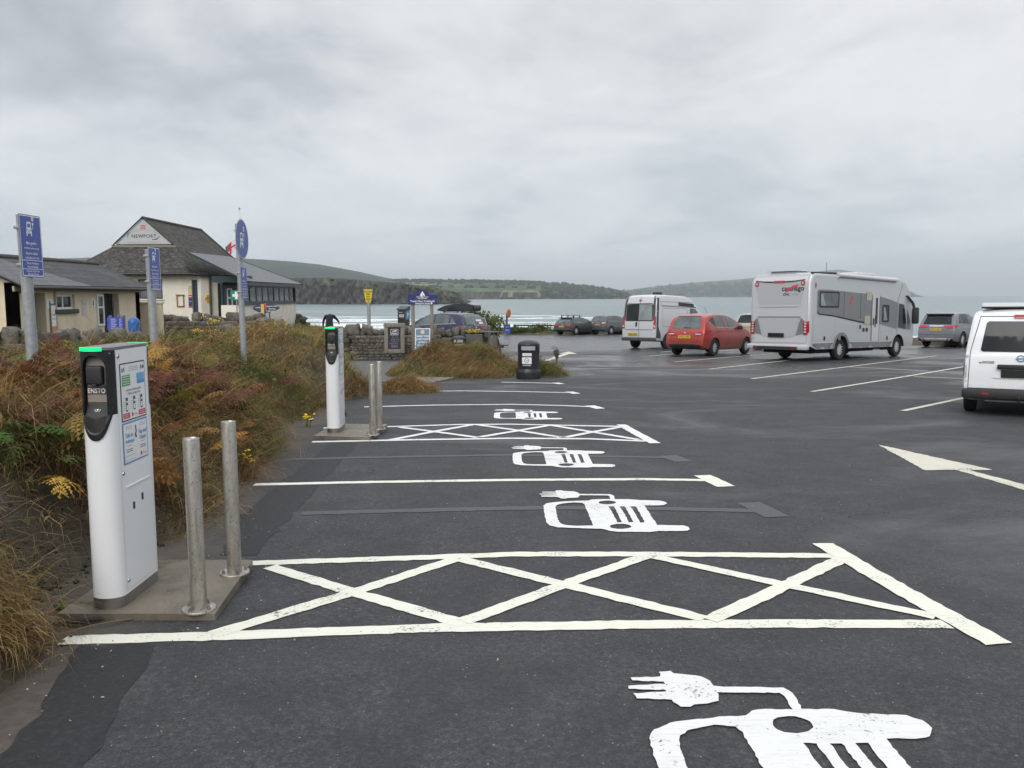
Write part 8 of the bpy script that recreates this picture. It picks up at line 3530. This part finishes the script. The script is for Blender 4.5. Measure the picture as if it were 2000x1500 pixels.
a_ = [bm.verts.new((-.38, y, z)) for y, z in prf]
b_ = [bm.verts.new((.38, y, z)) for y, z in prf]
bm.faces.new(a_)
bm.faces.new(b_[::-1])
for i in range(len(prf)):
    j = (i + 1) % len(prf)
    bm.faces.new((a_[j], a_[i], b_[i], b_[j]))
bmesh.ops.recalc_face_normals(bm, faces=bm.faces)
bmesh.ops.bevel(bm, geom=[e for e in bm.edges if abs(e.verts[0].co.x - e.verts[1].co.x) < 1e-6], offset=.10, segments=4, affect='EDGES', clamp_overlap=True)
mb.bm(bm, smooth=True)
o = mb.build('roof_box', plain('glossy black roof box', (.012, .012, .014), .22, var=.1, coat=.5))
bpy.data.objects.remove(rbx)
o.matrix_world = Matrix.Translation(v.r.location) @ v.r.rotation_euler.to_matrix().to_4x4() @ Matrix.Translation((.05, .30, v.H + .135))
tag(o, 'glossy black roof box strapped on the grey estate behind the blue car', 'roof box')
v = simple_car('c', 'silver car with dark rear glass half hidden between red car and motorhome', P_SV, 4.5, 1.85, 1.68, 2.66, 'suv', at_right_wheel(1498, 668, 38, .92), M_RIM, 'WX15 FZT', 6, 'wide', True, True)
v = simple_car('c', 'white car mostly hidden behind the left rear corner of the motorhome', P_WH, 4.1, 1.76, 1.48, 2.55, 'hatch', at_right_wheel(1545, 683, 44, .88), M_RIM, 'WV66 NHA', 7)

# ================================================================== someone stooping on the bank
def person(px, py, Y, label):
    x, z = at(px, py, Y)
    H = 1.66
    gz = z - 1.16
    me = bpy.data.meshes.new('person')
    # pelvis, spine bent forward and away, shoulders, head down, arms hanging, legs
    P = [(0, 0, .90), (0, .06, 1.02), (0, .17, 1.18), (0, .26, 1.27), (0, .36, 1.28), (0, .46, 1.24), (0, .53, 1.20),
         (-.17, .27, 1.25), (-.27, .28, 1.05), (-.30, .34, .82), (-.30, .38, .74),
         (.17, .27, 1.25), (.29, .33, 1.12), (.36, .45, 1.02), (.39, .50, .96),
         (-.10, 0, .86), (-.12, .04, .48), (-.12, -.02, .08), (-.12, .12, .04),
         (.10, 0, .86), (.12, .04, .48), (.12, -.02, .08), (.12, .12, .04)]
    E = [(0, 1), (1, 2), (2, 3), (3, 4), (4, 5), (5, 6), (3, 7), (7, 8), (8, 9), (9, 10), (3, 11), (11, 12), (12, 13), (13, 14), (0, 15), (15, 16), (16, 17), (17, 18), (0, 19), (19, 20), (20, 21), (21, 22)]
    Rr = [.15, .15, .17, .14, .06, .095, .08, .075, .052, .040, .032, .075, .052, .040, .032, .10, .070, .048, .04, .10, .070, .048, .04]
    me.from_pydata(P, E, [])
    o = bpy.data.objects.new('person', me)
    COL.objects.link(o)
    md = o.modifiers.new('skin', 'SKIN')
    for k, sv in enumerate(me.skin_vertices[0].data):
        sv.radius = (Rr[k], Rr[k] * (.8 if k < 4 else 1))
        sv.use_root = (k == 0)
    md.use_smooth_shade = True
    s2 = o.modifiers.new('sub', 'SUBSURF')
    s2.levels = s2.render_levels = 2
    dg = bpy.context.evaluated_depsgraph_get()
    m2 = bpy.data.meshes.new_from_object(o.evaluated_get(dg))
    o.modifiers.clear()
    o.data = m2
    skin = plain('skin tone', (.42, .25, .18), .6)
    cloth = plain('black fleece', (.010, .010, .014), .9)
    trou = plain('dark trousers', (.02, .022, .03), .9)
    m2.materials.clear()
    for m in (cloth, skin, trou):
        m2.materials.append(m)
    for f in m2.polygons:
        c = f.center
        hand = (c.x < -.27 and c.z < .80) or (c.x > .365 and c.z < 1.0)
        f.material_index = 1 if hand or (c.y > .36 and c.z > 1.08 and abs(c.x) < .12) else (2 if c.z < .90 and abs(c.x) < .25 else 0)
    o.location = (x, Y, gz)
    o.rotation_euler = (0, 0, R(8))
    tag(o, label, 'person')
    # five short fingers at each hand
    for sx, hp in ((-1, Vector((-.30, .38, .72))), (1, Vector((.39, .50, .94)))):
        mb = MB()
        for k in range(4):
            b = hp + Vector(((k - 1.5) * .017, 0, 0))
            L = (.055, .065, .062, .048)[k]
            mb.tube([b, b + Vector((0, .012, -L * .5)), b + Vector((0, .03, -L))], [.009, .008, .006], 6)
        t0 = hp + Vector((-sx * .028, .01, .02))
        mb.tube([t0, t0 + Vector((-sx * .015, .02, -.025)), t0 + Vector((-sx * .012, .03, -.045))], [.010, .009, .007], 6)
        mb.build('fingers', skin, o)
    mb = MB()
    mb.lathe([(0, .105), (.06, .09), (.098, .03), (.10, -.02), (.085, -.05)], 16, Matrix.Translation((0, .46, 1.25)) @ Matrix.Rotation(R(-105), 4, 'X'))
    mb.build('hair', plain('dark hair', (.018, .014, .012), .8), o)


person(643, 622, 36.0, 'person in black stooping over beyond the grass bank, seen from behind')
